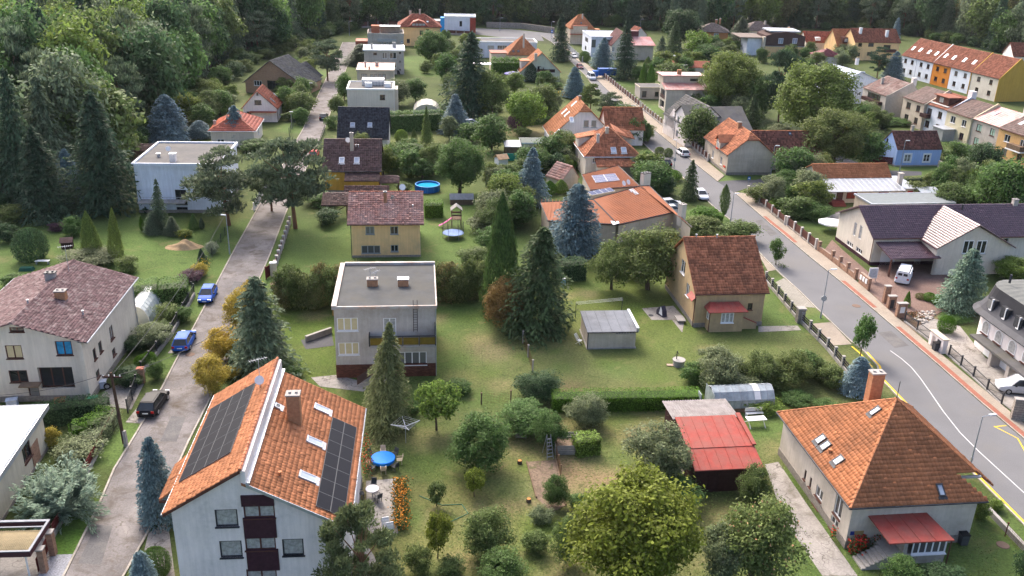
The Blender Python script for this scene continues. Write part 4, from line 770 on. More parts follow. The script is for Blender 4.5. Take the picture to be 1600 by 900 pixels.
# red-roofed barn
h = House('shed', 'dark timber shed with a bright red sheet roof and a grey corrugated rear roof', (1086, 733), 2.45, 6.0, 9.6, 7.5, .12, cat='shed')
y1 = 2.2; y2 = 6.2
h.rp = [[(-.12, -.12, 2.35), (h.w+.12, -.12, 2.35), (h.w+.12, y1, 2.95), (-.12, y1, 2.95)], [(-.12, y1, 3.0), (h.w+.12, y1, 3.0), (h.w-.35, y2, 3.75), (-.12, y2, 3.75)]]
h.hw = 2.25; h.tops = {'L': [(0, 3.2), (h.d-y2, 3.5), (h.d, 2.25)], 'R': [(0, 2.25), (y2, 3.5), (h.d, 3.2)], 'B': [(0, 3.2), (h.w, 3.2)]}; h.eaves = [((-.15, -.15, 2.3), (h.w+.15, -.15, 2.3))]
h.winu('F', 1.2, 1.05, 1.9, 2.0, 2, 1, DWOOD, DWOOD, False); h.walls(DWOOD); h.roof(REDM, ('seam', .95, .022), gut=REDM); h.box('side_wall', PBEI, -.06, 2.6, 0, -.003, 6.5, 2.7)
b = MB(); o3 = b.prism([(h.w-.1, y1, 3.05), (h.w+.25, y1, 3.05), (h.w+.1, y2, 3.85), (h.w-.3, y2, 3.85)], (0, 0, .12)); h.piece('verge_board', b, REDM)
b = MB(); n = 26
for i in range(n):
    a, c = -.3+(h.w+.4)*i/n, -.3+(h.w+.4)*(i+1)/n; m_ = (a+c)/2
    b.prism([(a, y2-.1, 3.55), (m_, y2-.1, 3.62), (m_, h.d+.4, 3.42), (a, h.d+.4, 3.35)], (0, 0, -.03)); b.prism([(m_, y2-.1, 3.62), (c, y2-.1, 3.55), (c, h.d+.4, 3.35), (m_, h.d+.4, 3.42)], (0, 0, -.03))
h.piece('corrugated_roof', b, CORR)
# L-shaped low house with orange metal roof and blue panels (two wings, gables cut flat)
h = House('house', 'low angled house with a rust orange metal roof and blue-grey solar panels', (964, 351), 3.3, 14, 9.5, 36, .4, anchor=(0, 0))
E_ = []
def W3(px, py, z): p = at(px, py, z); return h.hit(px, py, 'z', z)
A1, A2, A3, A4 = W3(966, 351, 3.0), W3(1056, 331, 3.0), W3(1000, 291, 4.6), W3(926, 311, 4.6)
h.rp = [[tuple(A1), tuple(A2), tuple(A3), tuple(A4)]]
B1, B2, B3, B4 = W3(922, 297, 3.6), W3(1000, 291, 4.55), W3(966, 259, 3.6), W3(909, 273, 3.0)
h.rp += [[tuple(B4), tuple(B1), tuple(B2), tuple(B3)]]
D1, D2 = W3(1056, 331, 3.0), W3(1074, 357, 2.6)
h.rp += [[tuple(A2), tuple(D2+Vector((1.0, 0, 0))), tuple(A3+Vector((1.5, -.6, .02))), tuple(A3+Vector((.03, 0, .02)))]]
L1, L2, L3, L4 = W3(844, 319, 3.3), W3(856, 345, 2.9), W3(930, 318, 4.2), W3(922, 297, 3.9)
h.rp += [[tuple(L2), tuple(W3(966, 351, 2.96)), tuple(W3(928, 312, 4.56)), tuple(L1+Vector((0, 0, .3)))]]
b = MB()
def skirt(pts, z=.25):
    c = sum((Vector(p) for p in pts), Vector())/len(pts)
    for i in range(len(pts)):
        p, q = Vector(pts[i]), Vector(pts[(i+1) % len(pts)]); p = p.lerp(Vector((c.x, c.y, p.z)), .05); q = q.lerp(Vector((c.x, c.y, q.z)), .05)
        b.poly([(p.x, p.y, 0), (q.x, q.y, 0), (q.x, q.y, q.z-z), (p.x, p.y, p.z-z)])
for p in h.rp: skirt(p)
h.piece('wall', b, PBEI); h.roof(T_METAL, ('seam', .55, .035)); b = MB()
for p in h.rp:
    for i in range(len(p)): b.bar(p[i], p[(i+1) % len(p)], .09, 0, 4)
h.piece('verge_board', b, DARKM)
b = MB(); b.box(0, 0, 0, 1, 1, 1) if 0 else b.prism([tuple(W3(x, y, 3.12)) for x, y in ((940, 325), (951, 322), (968, 349), (958, 352))], (0, 0, .06)); h.piece('glazed_strip', b, ZINC)
h.solar(946, 279, 4, 2, 1.3, 2.0, PVB, .04, WHITE); h.solar(939, 300, 4, 1, 1.15, 1.2, PVB, .05, WHITE); h.chimney(1008, 285, 1.5, .9, 1.6, PCREAM, DARKM); h.chimney(1064, 345, .9, .9, 2.6, PCREAM, CONC)
for px, py in ((973, 292), (980, 290)): h.dish(h.roofhit(px, py)[0], .2, .6, .45)
h.skylight(987, 298, .9, .5, WHITE); h.skylight(993, 302, .7, .4, WHITE)
# small striped-roof shed
h = House('shed', 'small shed with a pinkish striped sheet roof between garden shrubs', (877, 283), 1.9, 4.4, 4.2, 40, .15, cat='shed'); h.gable_y(4.2, h.w*.6); h.walls(PBEI); h.roof(T_PINK, ('tile', .5, .45, .05))
# pyramid villa in the middle
h = House('house', 'plastered villa with a pyramid of orange tiles, a dormer and a long porch roof', (913, 245), 4.3, 10.7, 12, 7, .4)
h.hip(8.6, (h.w/2, 5.4), (h.w/2, 6.0)); h.win('L', 902.5, 238, .6, 1.6, 1, 1, BROWNP); h.win('L', 906, 247, .5, 1.2, 1, 1, BROWNP); h.win('F', 929, 251, .8, .9, 2, 1); h.walls(PCREAM); h.roof(T_OLD, ('tile', .34, .4, .05), cap=T_OR, gut=ZINC); h.skylight(958.5, 235, 1.0, 1.3, ZINC); h.skylight(974.5, 235, 1.0, 1.3, ZINC); h.chimney(934, 222, .5, .5, 1.4, PGREY); h.chimney(948, 207, .6, .6, .9, PBEI)
lean(h, 'porch_roof', T_OLD, [(1.6, -2.6, 3.0), (9.2, -2.6, 3.0), (8.0, -.003, 4.0), (1.6, -.003, 4.0)], style=(.34, .4, .05)); h.box('porch_wall', PCREAM, 1.8, -2.3, 0, 6.8, -.004, 2.95); h.box('post', WHITE, 8.6, -2.4, 0, 8.8, -2.2, 3)
b = MB(); b.box(-.3, 6.5, 4.2, 3.0, 9.5, 6.3); h.piece('dormer_wall', b, PCREAM); lean(h, 'dormer_roof', T_OR, [(-.7, 9.7, 6.2), (-.7, 6.3, 6.2), (3.4, 6.3, 7.0), (3.4, 9.7, 7.0)], style=(.34, .4, .05)); lean(h, 'dormer_roof', T_OLD, [(7.0, 8.2, 6.6), (11.0, 8.2, 5.6), (11.0, 13.0, 5.6), (7.0, 13.0, 7.6)], style=(.34, .4, .05)); h.box('rear_wing_wall', PCREAM, 7.5, 9, 0, 10.6, 12.6, 5.5)
# garage
h = House('garage', 'long low garage with a flat grey-green roof and two small dark windows', (814, 224), 2.6, 8.0, 4.8, 5, .15, cat='garage'); h.winu('F', 2.0, 1.4, .7, .9, 1, 1, DARKM, G_DARK, False); h.winu('F', 5.6, 1.4, .7, .9, 1, 1, DARKM, G_DARK, False); h.flat(mat('green_felt', (.12, .14, .125), var=.15, dirt=(.14, .14, .12)), WHITE, .12, .12, 0); h.walls(PBEI)
# white gable orange roof
h = House('house', 'white house with a tall orange gable roof, half hidden by an apricot tree', (946, 197), 4.5, 11.6, 10.6, 7, .35, anchor=(11.6, 0))
h.z = 2.2; h.gable_y(8.7, 6.9, None, 4.5, 8.7); h.halfhip(7.5, 1.9); h.win('F', 916, 193.5, 1.1, 1.5, 1, 1, GREYM, G_DARK); h.win('F', 928, 193.5, 1.1, 1.5, 1, 1, GREYM, G_DARK); h.walls(PW); h.roof(T_OR, ('tile', .4, .45, .06), cap=T_OR, gut=ZINC)
for px, py in ((883, 174), (887, 178), (893, 187), (871, 206), (898, 162)): h.skylight(px, py, .8, 1.3, WHITE, G_SKY)
h.chimney(906, 156, .5, .5, .8, BRICK); h2 = House('house_wing', 'orange-tiled side wing behind the white gable of the tall house', (946, 203), 3.4, 8.6, 8, 7, .3, cat='house'); h2.gable_x(7.4); h2.walls(PW); h2.roof(T_OLD, ('tile', .4, .45, .06), cap=T_OR)
# tan pyramid and annex, green gable
h = House('house', 'tan house with a tall pyramid of orange tiles and a thin chimney', (792, 86), 5.4, 10.4, 11, 7, .4); h.hip(10.4, (h.w/2, h.d/2))
for px in (800, 806, 812.5): h.win('F', px, 97, .8 if px < 810 else 1.3, 1.4, 1, 1, BROWNP)
h.walls(PBEI); h.roof(T_OR, ('tile', .4, .45, .06), cap=T_OR, gut=BROWNP); h.chimney(818, 74, .5, .5, 4.0, PGREY); h.skylight(802, 80, .7, .5); h.skylight(810, 80, .7, .5); h.box('annex', PBEI, -5.0, 1, 0, -.01, 7, 5.6); h.box('annex_roof', T_RED, -5.2, .8, 5.62, -.01, 7.2, 5.85); h.box('porch_roof', T_RED, -4.8, -2.5, 2.6, -1.5, .99, 2.8); h.box('awning', WHITE, -11, -3, 2.8, -5, .5, 2.95); h.box('awning', WHITE, -1.4, -3, 2.6, 1.6, -.01, 2.75); b = MB()
for x in (-10.8, -8, -5.2): b.bar((x, -2.8, 0), (x, -2.8, 2.8), .08)
h.piece('post', b, DWOOD)
h = House('house', 'long low white building with grey flat roof behind the tan pyramid house', (742, 66), 5.0, 21, 10, 6, .2, cat='building')
for px in (767, 781, 788.5): h.win('F', px, 74, 2.2 if px < 770 else 1.6, 1.2, 2, 1, GREYM, G_DARK if px > 770 else G_CURT)
h.flat(T_FELTL, WHITE, .35, .4, .2); h.walls(PWB)
h = House('house', 'pale green gabled house with an orange roof and a dark wooden balcony', (812, 113), 2.6, 12.2, 9, 7, .35); h.gable_y(8.2, h.w*.52)
h.win('F', 842.5, 109, 1.0, 2.0, 1, 1, BROWNP); h.win('F', 846.5, 109, 1.3, 1.7, 1, 1, BROWNP); h.win('L', 815, 117, .8, 1.3); h.walls(PGRN); h.roof(T_OR, ('tile', .4, .45, .06), cap=T_OR, gut=WHITE); h.box('balcony', WHITE, 4.6, -1.3, 2.6, 9.8, -.004, 2.75); h.box('balcony_rail', DWOOD, 4.6, -1.3, 2.75, 9.8, -1.22, 3.7); h.box('dormer', PCREAM, .2, 2, 3.2, 2.6, 6, 5.4); h.box('dormer_roof', T_OR, 0, 1.8, 5.4, 3.2, 6.2, 5.6); h.chimney(837, 92, .8, .7, 1.4, PBEI)
# upper right of the right street
h = House('house', 'distant house with an orange hipped roof by the forest wall', (890, 45), 5.6, 9.6, 11, 7, .4); h.hip(10.2, (h.w/2-.8, h.d/2), (h.w/2+.8, h.d/2)); h.walls(PBEI); h.roof(T_OR, ('tile', .5, .5, .06), cap=T_OR); h.box('dormer', PBEI, 1, -.5, 4.6, 6.4, 2, 6.6); h.box('dormer_roof', T_RED, .8, -.7, 6.6, 6.6, 2.2, 6.75); h.box('porch_roof', T_RED, -.3, -1.4, 3.6, 7.4, -.01, 3.8); h.chimney(910, 29, .5, .5, 1.6, PBEI); h.skylight(908, 36, .6, .6); h.box('side_wing', PBEI, h.w, 1, 0, h.w+2.5, 4, 5.2); h.box('wing_roof', T_OR, h.w-.2, .8, 5.2, h.w+2.7, 4.2, 5.4)
h = House('house', 'modern blue-white house with a glaring white flat roof at the far street', (924, 58), 6.6, 12, 17, 7, .15)
h.win('L', 916.5, 62, 5.5, 1.5, 4, 1, DARKM, G_DARK, False); h.win('L', 915, 75, 3.0, 1.4, 2, 1, DARKM, G_DARK, False); h.win('F', 925, 68, 1.4, 2.6, 1, 1, DARKM, G_DARK, False); h.win('F', 950, 66, .9, 1.8, 1, 1, DARKM, G_DARK, False); h.flat(mat('white_membrane_and_glare', (.70, .68, .65), rough=.18, var=.06, bump=.1), PWB, .3, .3, .2); h.walls(PWB); h.chimney(963, 52, .8, .8, 1.2, PBEI)
h = House('house', 'cream house with a steep dark red roof and a pink lean-to behind tall conifers', (955, 72), 4.6, 8, 12, 7, .3); h.gable_y(9.2); h.win('F', 955, 77, .9, 1.6); h.walls(PCREAM); h.roof(mat('dark_red_tile', (.12, .045, .045), rough=.5, isl=.2), ('tile', .5, .5, .05)); h.box('side_wing', PBEI, 7.5, .5, 0, 14.5, 9, 5.0); lean(h, 'wing_roof', mat('pink_sheet', (.42, .16, .15), rough=.35, var=.2, dirt=(.5, .4, .38), damt=.8), [(5.0, -.6, 5.0), (15.0, -.6, 5.0), (14.2, 5, 7.2), (6.0, 5, 7.2)]); h.box('dormer', mat('dark_red_tile', (.12, .045, .045)), 7.0, 5, 6, 10.2, 8, 9.0)
h = House('house', 'small white gabled house with an orange-brown roof by the far lamp', (990, 55), 3.4, 6, 6, 20, .25); h.gable_y(6.2); h.walls(PW); h.roof(T_RED, ('tile', .5, .5, .05))
h = House('house', 'grey-beige house with a patchy red metal roof and a recessed loggia', (1040, 140), 5.6, 11.2, 7, 7, .4); h.rp = [[(-.4, -.4, 5.6), (h.w+.4, -.4, 5.6), (h.w+.4, 4.0, 6.6), (-.4, 4.0, 6.6)]]; h.hw = 5.5; h.tops = {'L': [(0, 6.4), (h.d, 5.5)], 'R': [(0, 5.5), (h.d, 6.4)], 'B': [(0, 6.4), (h.w, 6.4)]}
h.win('F', 1073, 143, 1.5, 1.4, 2, 1, GREYM, G_DARK); h.win('F', 1091.5, 145, 1.7, 2.0, 2, 1, GREYM, G_DARK); h.winu('L', 3, 4.2, 4.0, 1.8, 1, 1, BROWNP, G_DARK, False, .6); h.winu('L', 3, 1.4, 4.0, 1.8, 1, 1, BROWNP, G_DARK, False, .6); h.walls(mat('grey_beige_render', (.54, .485, .42))); h.roof(T_RUST, ('seam', .8, .03)); h.box('upper_floor', PBEI, 0, 4.05, 6.2, h.w, 9, 8.2); h.box('upper_window', G_DARK, 7, 4.0, 7.0, 9, 4.04, 7.6); h.box('upper_roof', T_RUST, -.4, 3.8, 8.2, h.w+.4, 9.4, 8.4); MB().box(-.5, -.4, 0, .5, .4, 1.2).build('chimney', BRICK, h.root, (4.6, 6, 8.3)); h.aerial((6.0, 6, 8.3), 2.5); h.box('balcony_rail', LATH, -.08, h.d-5, 2.9, -.005, h.d-1, 3.8)
h = House('garage', 'low flat annex with a pink-edged roof left of the patchy red roof', (1000, 137), 3.0, 6.6, 6, 7, .15, cat='outbuilding'); h.winu('F', 1.2, 1.3, 1.2, 1.6, 1, 1, BROWNP); h.winu('F', 4.6, 1.3, 1.0, 1.2, 1, 1, DARKM); h.flat(T_FELTL, PBEI, .15, .2, .05); h.walls(PGREY)
# white house with two grey gables
h = House('house', 'white street-side house with grey roof and two tall gables beside the pavement', (1036, 177), 4.4, 14, 10, -78, .2)
h.gable_x(8.6); h.win('F', 1040, 189, .9, 1.3, 1, 1, GREYM, G_DARK); h.win('F', 1053, 176, .9, 1.5, 2, 1, GREYM, G_DARK); h.win('F', 1052, 196, .9, 1.5, 2, 1, GREYM, G_DARK); h.walls(PW); h.roof(T_SLATE2, ('tile', .45, .5, .04), gut=DARKM); b = MB()
b.poly([(7.2, -.05, 0), (h.w, -.05, 0), (h.w, -.05, 6.4), (10.3, -.05, 8.2), (7.2, -.05, 6.4)]); b.box(7.2, -.04, 4.4, h.w, 4, 6.2); h.piece('street_gable', b, PW)
lean(h, 'gable_roof', T_SLATE2, [(6.9, 5.0, 6.2), (6.9, -.4, 6.2), (10.3, -.4, 8.4), (10.3, 5.0, 8.4)]); lean(h, 'gable_roof', T_SLATE2, [(h.w+.3, -.4, 6.2), (h.w+.3, 5.0, 6.2), (10.3, 5.0, 8.4), (10.3, -.4, 8.4)]); h.down(7.15, -.08, DARKM)
fr, pa, si = win_meshes(.9, 1.4, 2, 1, GREYM, G_DARK, GREYM)
for z in (1.9, 4.9): o = link('window', fr, h.root, (8.8, -.08, z)); link('pane', pa, o)
h.box('side_wing', PW, h.w-.01, 4.5, 0, h.w+3.5, 13, 4.4); lean(h, 'wing_roof', T_SLATE2, [(h.w+3.8, 4.2, 4.3), (h.w+3.8, 13.3, 4.3), (h.w-3, 13.3, 8.0), (h.w-3, 4.2, 8.0)]); fr, pa, si = win_meshes(.9, 1.6, 1, 1, BROWNP, G_DARK, GREYM); o = link('window', fr, h.root, (h.w+3.53, 8, 2.6), math.pi/2); link('pane', pa, o)
# old beige house at the junction
h = House('house', 'old beige corner house with weathered orange roof and red flower boxes at the junction', (1136, 243), 3.9, 9.6, 15.2, 6.5, .4)
h.gable_y(7.9); zz = h.z
h.tops['F'] = [(0, h.tops['F'][0][1]), (h.w*.36, 6.6), (h.w*.64, 6.6), (h.w, h.tops['F'][-1][1])]; rx = h.w/2
r0, r1 = h.rp
h.rp = [[r0[0], r0[1], (h.w*.36, -.4, 6.85), (rx, 1.7, 7.9), r0[3]], [r1[0], r1[1], r1[2], (rx, 1.7, 7.9), (h.w*.64, -.4, 6.85)], [(h.w*.36, -.4, 6.85), (h.w*.64, -.4, 6.85), (rx, 1.7, 7.9)]]
h.caps = [((rx, 1.7, 7.9), (rx, h.d, 7.9)), ((h.w*.36, -.4, 6.85), (rx, 1.7, 7.9)), ((h.w*.64, -.4, 6.85), (rx, 1.7, 7.9))]
for px, py in ((1114, 241), (1127, 251)): h.win('L', px, py, 1.1, 1.5, 2, 1, WHITE, G_DARK)
h.win('L', 1118, 257, .4, .5, 1, 1, BROWNP); h.walls(PBEI); h.plinth(.55, PLINTHM); h.roof(T_OLD, ('tile', .34, .4, .05), cap=T_OR, gut=DARKM)
b = MB(); b.box(-.35, 4.2, 3.5, 2.2, 6.6, 5.6); h.piece('dormer_wall', b, PBEI); b = MB(); b.prism([(-.7, 3.9, 5.3), (-.7, 5.4, 6.5), (3.4, 5.4, 6.5), (3.0, 3.9, 5.3)], (0, 0, .1)); b.prism([(-.7, 6.9, 5.3), (3.0, 6.9, 5.3), (3.4, 5.4, 6.5), (-.7, 5.4, 6.5)], (0, 0, .1)); h.piece('dormer_roof', b, T_OLD); fr, pa, si = win_meshes(.9, 1.3, 2, 1, WHITE, G_DARK, WHITE); o = link('window', fr, h.root, (-.38, 5.4, 4.5), -math.pi/2); link('pane', pa, o)
FLR = mat('red_geranium', (.45, .05, .025), var=.5, scale=9, bump=1.0, bscale=12)
for y, z, dx in ((5.4, 3.75, -.45), (h.d-13.4, 1.25, -.1)): MB().box(-.18, -.5, 0, .0, .5, .3).build('flower_box', FLR, h.root, (dx, y, z))
h.chimney(1155, 199, .7, .7, 1.0, BRICK); h.box('band', PBEI, .2, -.05, 3.1, h.w-.2, -.004, 3.25); h3 = House('house_wing', 'long weathered red-brown tiled wing behind the beige corner house', (1206, 241), 3.2, 13.5, 8, 6.5, .3, anchor=(3.2, 0), cat='house'); h3.gable_x(6.9); h3.walls(PBEI); h3.roof(mat('old_red_brown_tile', (.21, .085, .06), rough=.8, isl=.35, dirt=(.07, .05, .04), damt=.8), ('tile', .34, .4, .05), cap=T_OLD); h3.skylight(1194, 228, .6, .8); h3.skylight(1234, 209, .6, .6)
# cottage with metal porch roof
h = House('house', 'long beige cottage with an orange ridge roof above a pale sheet-metal porch roof', (1275, 279), 3.3, 14.4, 6.5, 9, .35); h.gable_x(5.3, 2.0, zb=3.2); h.win('L', 1265, 288, .9, 1.4); h.walls(PBEI); h.roof(T_OR, ('tile', .34, .38, .05), cap=T_OR); lean(h, 'porch_roof', mat('pale_seamed_metal', (.33, .35, .38), rough=.4, metal=.4, var=.2, dirt=(.30, .29, .28), damt=.7), [(-.2, -5.2, 2.3), (14.2, -5.2, 2.3), (14.0, -.36, 3.28), (-.3, -.36, 3.28)])
b = MB()
for i in range(15): b.bar((-.1+i, -5.2, 2.33), (-.1+i, -.4, 3.31), .025, 0, 4)
h.piece('standing_seam', b, ZINC)
m_ = MB(); m_.box(.5, -4.4, 0, 14, -.01, 2.35); h.piece('porch_wall', m_, PBEI); fr, pa, si = win_meshes(1.9, 1.3, 2, 1, BROWNP, mat('red_curtain', (.20, .03, .02), rough=.3), BROWNP)
for x in (4.6, 10.5): o = link('window', fr, h.root, (x, -4.43, 1.4)); link('pane', pa, o)
h.box('front_door', WHITE, .9, -4.46, 0, 1.7, -4.405, 2.1); h.box('entrance_frame', BROWNP, 1.8, -4.6, 0, 2.9, -4.41, 2.2); b = MB()
for i in range(4): b.box(.4, -5.6-i*.0-.3*(3-i), 0, 2.8, -4.42, .18*(i+1))
h.piece('front_steps', b, mat('red_steps', (.22, .06, .05), var=.2)); h.pipe(1415, 290, 3.4, .35, PGREY, 'chimney') if 0 else MB().box(-.35, -.35, 0, .35, .35, 4.6).box(-.42, -.42, 4.6, .42, .42, 4.75).build('chimney', PGREY, h.root, (14.3, -2.5, 0)); h.box('rear_shed_roof', GREYM, 14.2, -4.3, 2.2, 17.6, 4, 2.4); h.box('rear_shed_wall', PBEI, 14.3, -4.1, 0, 17.4, 3.8, 2.2); h.box('red_door', mat('red_door_paint', (.35, .02, .02)), 15.2, -4.14, 0, 16.2, -4.11, 1.9)
h = House('garage', 'flat grey felt garage roof just behind the plum roof', (1362, 320), 2.7, 15, 6, 9, .2, cat='garage'); h.flat(mat('grey_green_felt', (.17, .19, .195), var=.15), ZINC, .15, .2, .05); h.walls(PBEI)
# blue house
h = House('house', 'small bright blue house with a weathered brown-red roof and white window surrounds', (1402, 233.5), 3.5, 9.9, 6.4, 8.5, .15)
h.gable_x(6.5, ov=.1); h.win('L', 1386, 222, .7, 1.5, 1, 1, BROWNP, G_DARK, False)
for px in (1418, 1448): h.win('F', px, 247, 1.35, 1.5, 2, 2, WHITE, G_DARK, WHITE)
h.walls(PBLUE); h.plinth(.25, CONC); h.roof(mat('brown_red_tile', (.16, .07, .055), rough=.8, isl=.35, dirt=(.07, .045, .04), damt=.8), ('tile', .33, .38, .045), cap=T_BRN)
for px in (1418, 1448):
    p = h.hit(px, 247, 'y', 0); b = MB(); b.box(p.x-.9, -.04, p.z-1.0, p.x-.68, -.004, p.z+1.0); b.box(p.x+.68, -.04, p.z-1.0, p.x+.9, -.004, p.z+1.0); b.box(p.x-.68, -.04, p.z+.76, p.x+.68, -.004, p.z+1.0); b.box(p.x-.68, -.04, p.z-1.0, p.x+.68, -.004, p.z-.82); h.piece('window_surround', b, WHITE)
h.chimney(1425, 204, .5, .5, .9, PBEI)
# plum roof house
h = House('house', 'long cream house with a glossy plum tile roof, a cross gable and a carport canopy', (1364.5, 373), 4.2, 27, 12, 7.5, .5)
h.gable_x(7.3, 5.0); RIDGE = 5.0
for px, py in ((1336, 358), (1344.5, 363)): h.win('L', px, py, .8, 2.0, 1, 1, WHITE, G_CURT, False)
for px, py in ((1328, 381.5), (1342, 391.5)): h.win('L', px, py, 1.8, .7, 3, 1, WHITE, G_DARK, False)
h.winu('F', 19.6, 3.2, 1.8, 1.2, 2, 1, GREYM, G_DARK); h.walls(PCREAM); h.plinth(.5, CLAD); h.roof(T_PUR, ('tile', .33, .38, .05), cap=T_PUR, gut=BROWNP)
gx0, gx1, gxa, gy, gz = 6.6, 18.4, 12.3, -4.6, 7.35; zl = 4.0
b = MB(); q = .45
b.poly([(gx0+q, gy+q, 0), (gx1-q, gy+q, 0), (gx1-q, gy+q, zl+.2), (gxa, gy+q, gz-.25), (gx0+q, gy+q, zl+.2)]); b.poly([(gx0+q, gy+q, 2.4), (gx0+q, .01, 2.4), (gx0+q, .01, zl), (gx0+q, gy+q, zl)]); b.poly([(gx1-q, gy+q, 0), (gx1-q, .01, 0), (gx1-q, .01, zl), (gx1-q, gy+q, zl)]); b.poly([(gx0+3.4, gy+q+.02, 0), (gx0+3.4, .01, 0), (gx0+3.4, .01, zl), (gx0+3.4, gy+q+.02, zl)]); h.piece('gable_wall', b, PCREAM)
gp = [[(gx0, .6, zl), (gx0, gy, zl), (gxa, gy, gz), (gxa, 4.4, gz)], [(gx1, gy, zl), (gx1, .6, zl), (gxa, 4.4, gz), (gxa, gy, gz)]]
b = MB()
for p in gp: b.prism([(a, c, d+.03) for a, c, d in p], (0, 0, -.12))
o = h.piece('gable_roof', b, T_PUR); t = link('roof_tile', tiles_mesh('roof_tile', [[(a, c, d+.03) for a, c, d in p] for p in gp], T_PUR, .33, .38, .05), o); t['kind'] = 'stuff'
fr, pa, si = win_meshes(1.5, 1.9, 2, 1, WHITE, G_DARK, GREYM)
for px in (1512.5, 1533): p = h.hit(px, 386, 'y', gy+q-.03); o = link('window', fr, h.root, p); link('pane', pa, o); link('sill', si, o, (0, 0, -.95))
lean(h, 'carport_canopy', T_PUR, [(.3, -4.6, 2.7), (7.6, -4.6, 2.7), (7.6, -.003, 3.5), (.3, -.003, 3.5)], style=(.33, .38, .05)); b = MB(); b.box(.4, -4.5, 0, .6, -4.3, 2.7); h.piece('post', b, BROWNP); h.box('post', PCREAM, gx0+.45, gy+.45, 0, gx0+.8, gy+.8, 2.4)
h.box('garage_door', WHITE, 1.4, -.06, 0, 3.6, -.004, 2.1); h.box('garage_door', WHITE, 6.6, -.06, 0, 7.6, -.004, 2.1); h.pipe(1503, 328, .8, .12, DARKM); h.chimney(1585, 320, .7, .6, .8, PGREY); h.down(-.08, .1, BROWNP)
# round mansard building
h = House('mansard_building', 'white building with rounded dark mansard roof and arched windows on the right edge', (1512, 470), 4.6, 9, 13, -84, .3, cat='building')
def arc(x0, y0, x1, y1, r, n=6):
    pts = []
    for cx, cy, a0 in ((x0+r, y0+r, 180), (x1-r, y0+r, 270), (x1-r, y1-r, 0), (x0+r, y1-r, 90)):
        for i in range(n+1): a = R(a0+90*i/n); pts.append((cx+r*math.cos(a), cy+r*math.sin(a)))
    return pts
rings = [(0, 0, 3.2), (.0, 4.3, 3.2), (-.8, 4.28, 3.5), (-.85, 4.4, 3.5), (-.35, 4.9, 3.3), (.25, 6.0, 3.0), (.6, 7.6, 2.9)]
def ringpts(i, z, r): return [(x, y, z) for x, y in arc(i, i, 22-i, 13-i, r)]
def loft(a, c, m, name):
    b = MB(); n = len(a)
    for i in range(n): j = (i+1) % n; b.poly([a[i], a[j], c[j], c[i]])
    return b
P = [ringpts(*q) for q in rings]; b = loft(P[0], P[1], None, ''); h.piece('wall', b, PW)
b = MB()
for k in (1, 2, 3): b2 = loft(P[k], P[k+1], None, ''); n = len(b.v); b.v += b2.v; b.f += [tuple(i+n for i in f) for f in b2.f]; b.m += b2.m
b.smooth = True; h.piece('eave', b, T_SLATE); b = MB()
for k in (4, 5): b2 = loft(P[k], P[k+1], None, ''); n = len(b.v); b.v += b2.v; b.f += [tuple(i+n for i in f) for f in b2.f]; b.m += b2.m
b.smooth = True; h.piece('mansard', b, T_SLATE); top = [(x, y, z+.4*(1-((x-11)/11)**2)) for x, y, z in P[6]]; b = MB(); c = (11, 6.5, 8.6)
for i in range(len(top)): b.poly([P[6][i], P[6][(i+1) % len(top)], c])
b.smooth = True; h.piece('roof', b, mat('grey_felt_ribs', (.125, .13, .125), var=.15, wave=(0, 6), rough=.9))
for i in range(6):
    x = 3.6+i*2.5; a = MB(); w_, hh_ = .55, 1.0
    pts = [(x-w_, -.03, 2.35), (x+w_, -.03, 2.35), (x+w_, -.03, 3.1)]+[(x+w_*math.cos(R(t)), -.03, 3.1+w_*math.sin(R(t))) for t in range(20, 180, 20)]+[(x-w_, -.03, 3.1)]
    o = a.prism([(px+(px-x)*.22, y-.03, z+(.12 if z > 2.4 else -.1)) for px, y, z in pts], (0, .05, 0)).build('window', WHITE, h.root); MB().prism([(p, -.075, z) for p, _, z in pts], (0, .01, 0)).build('pane', G_CURT, o)
    MB().box(x-.7, -.2, 2.12, x+.7, -.06, 2.22).build('sill', BROWNP, o)
    d = MB(); d.box(x-.65, -.12, 5.2, x+.65, .9, 6.5); o = h.piece('dormer_window', d, DARKM); MB().box(x-.5, -.2, 5.3, x+.5, -.13, 6.3).build('pane', G_DARK, o); MB().box(x+.3, -.26, 5.2, x+.4, -.05, 6.6).box(x-.05, -.24, 5.2, x+.4, -.14, 5.32).build('trim', WHITE, o)
h.box('canopy', T_SLATE2, 3.2, -1.5, 1.75, 22, -.01, 2.0)
for i in range(5): h.box('garage_door', WHITE, 4.2+i*3.2, -.08, -.2, 6.8+i*3.2, -.01, 1.7); h.box('pier', PGREY, 6.85+i*3.2, -1.2, 0, 7.35+i*3.2, -.012, 1.74)
h.pipe(1546, 452, .8, .15, DARKM) if 0 else MB().bar((2.6, 2.2, 8), (2.6, 2.2, 9.0), .14).build('vent_pipe', DARKM, h.root)
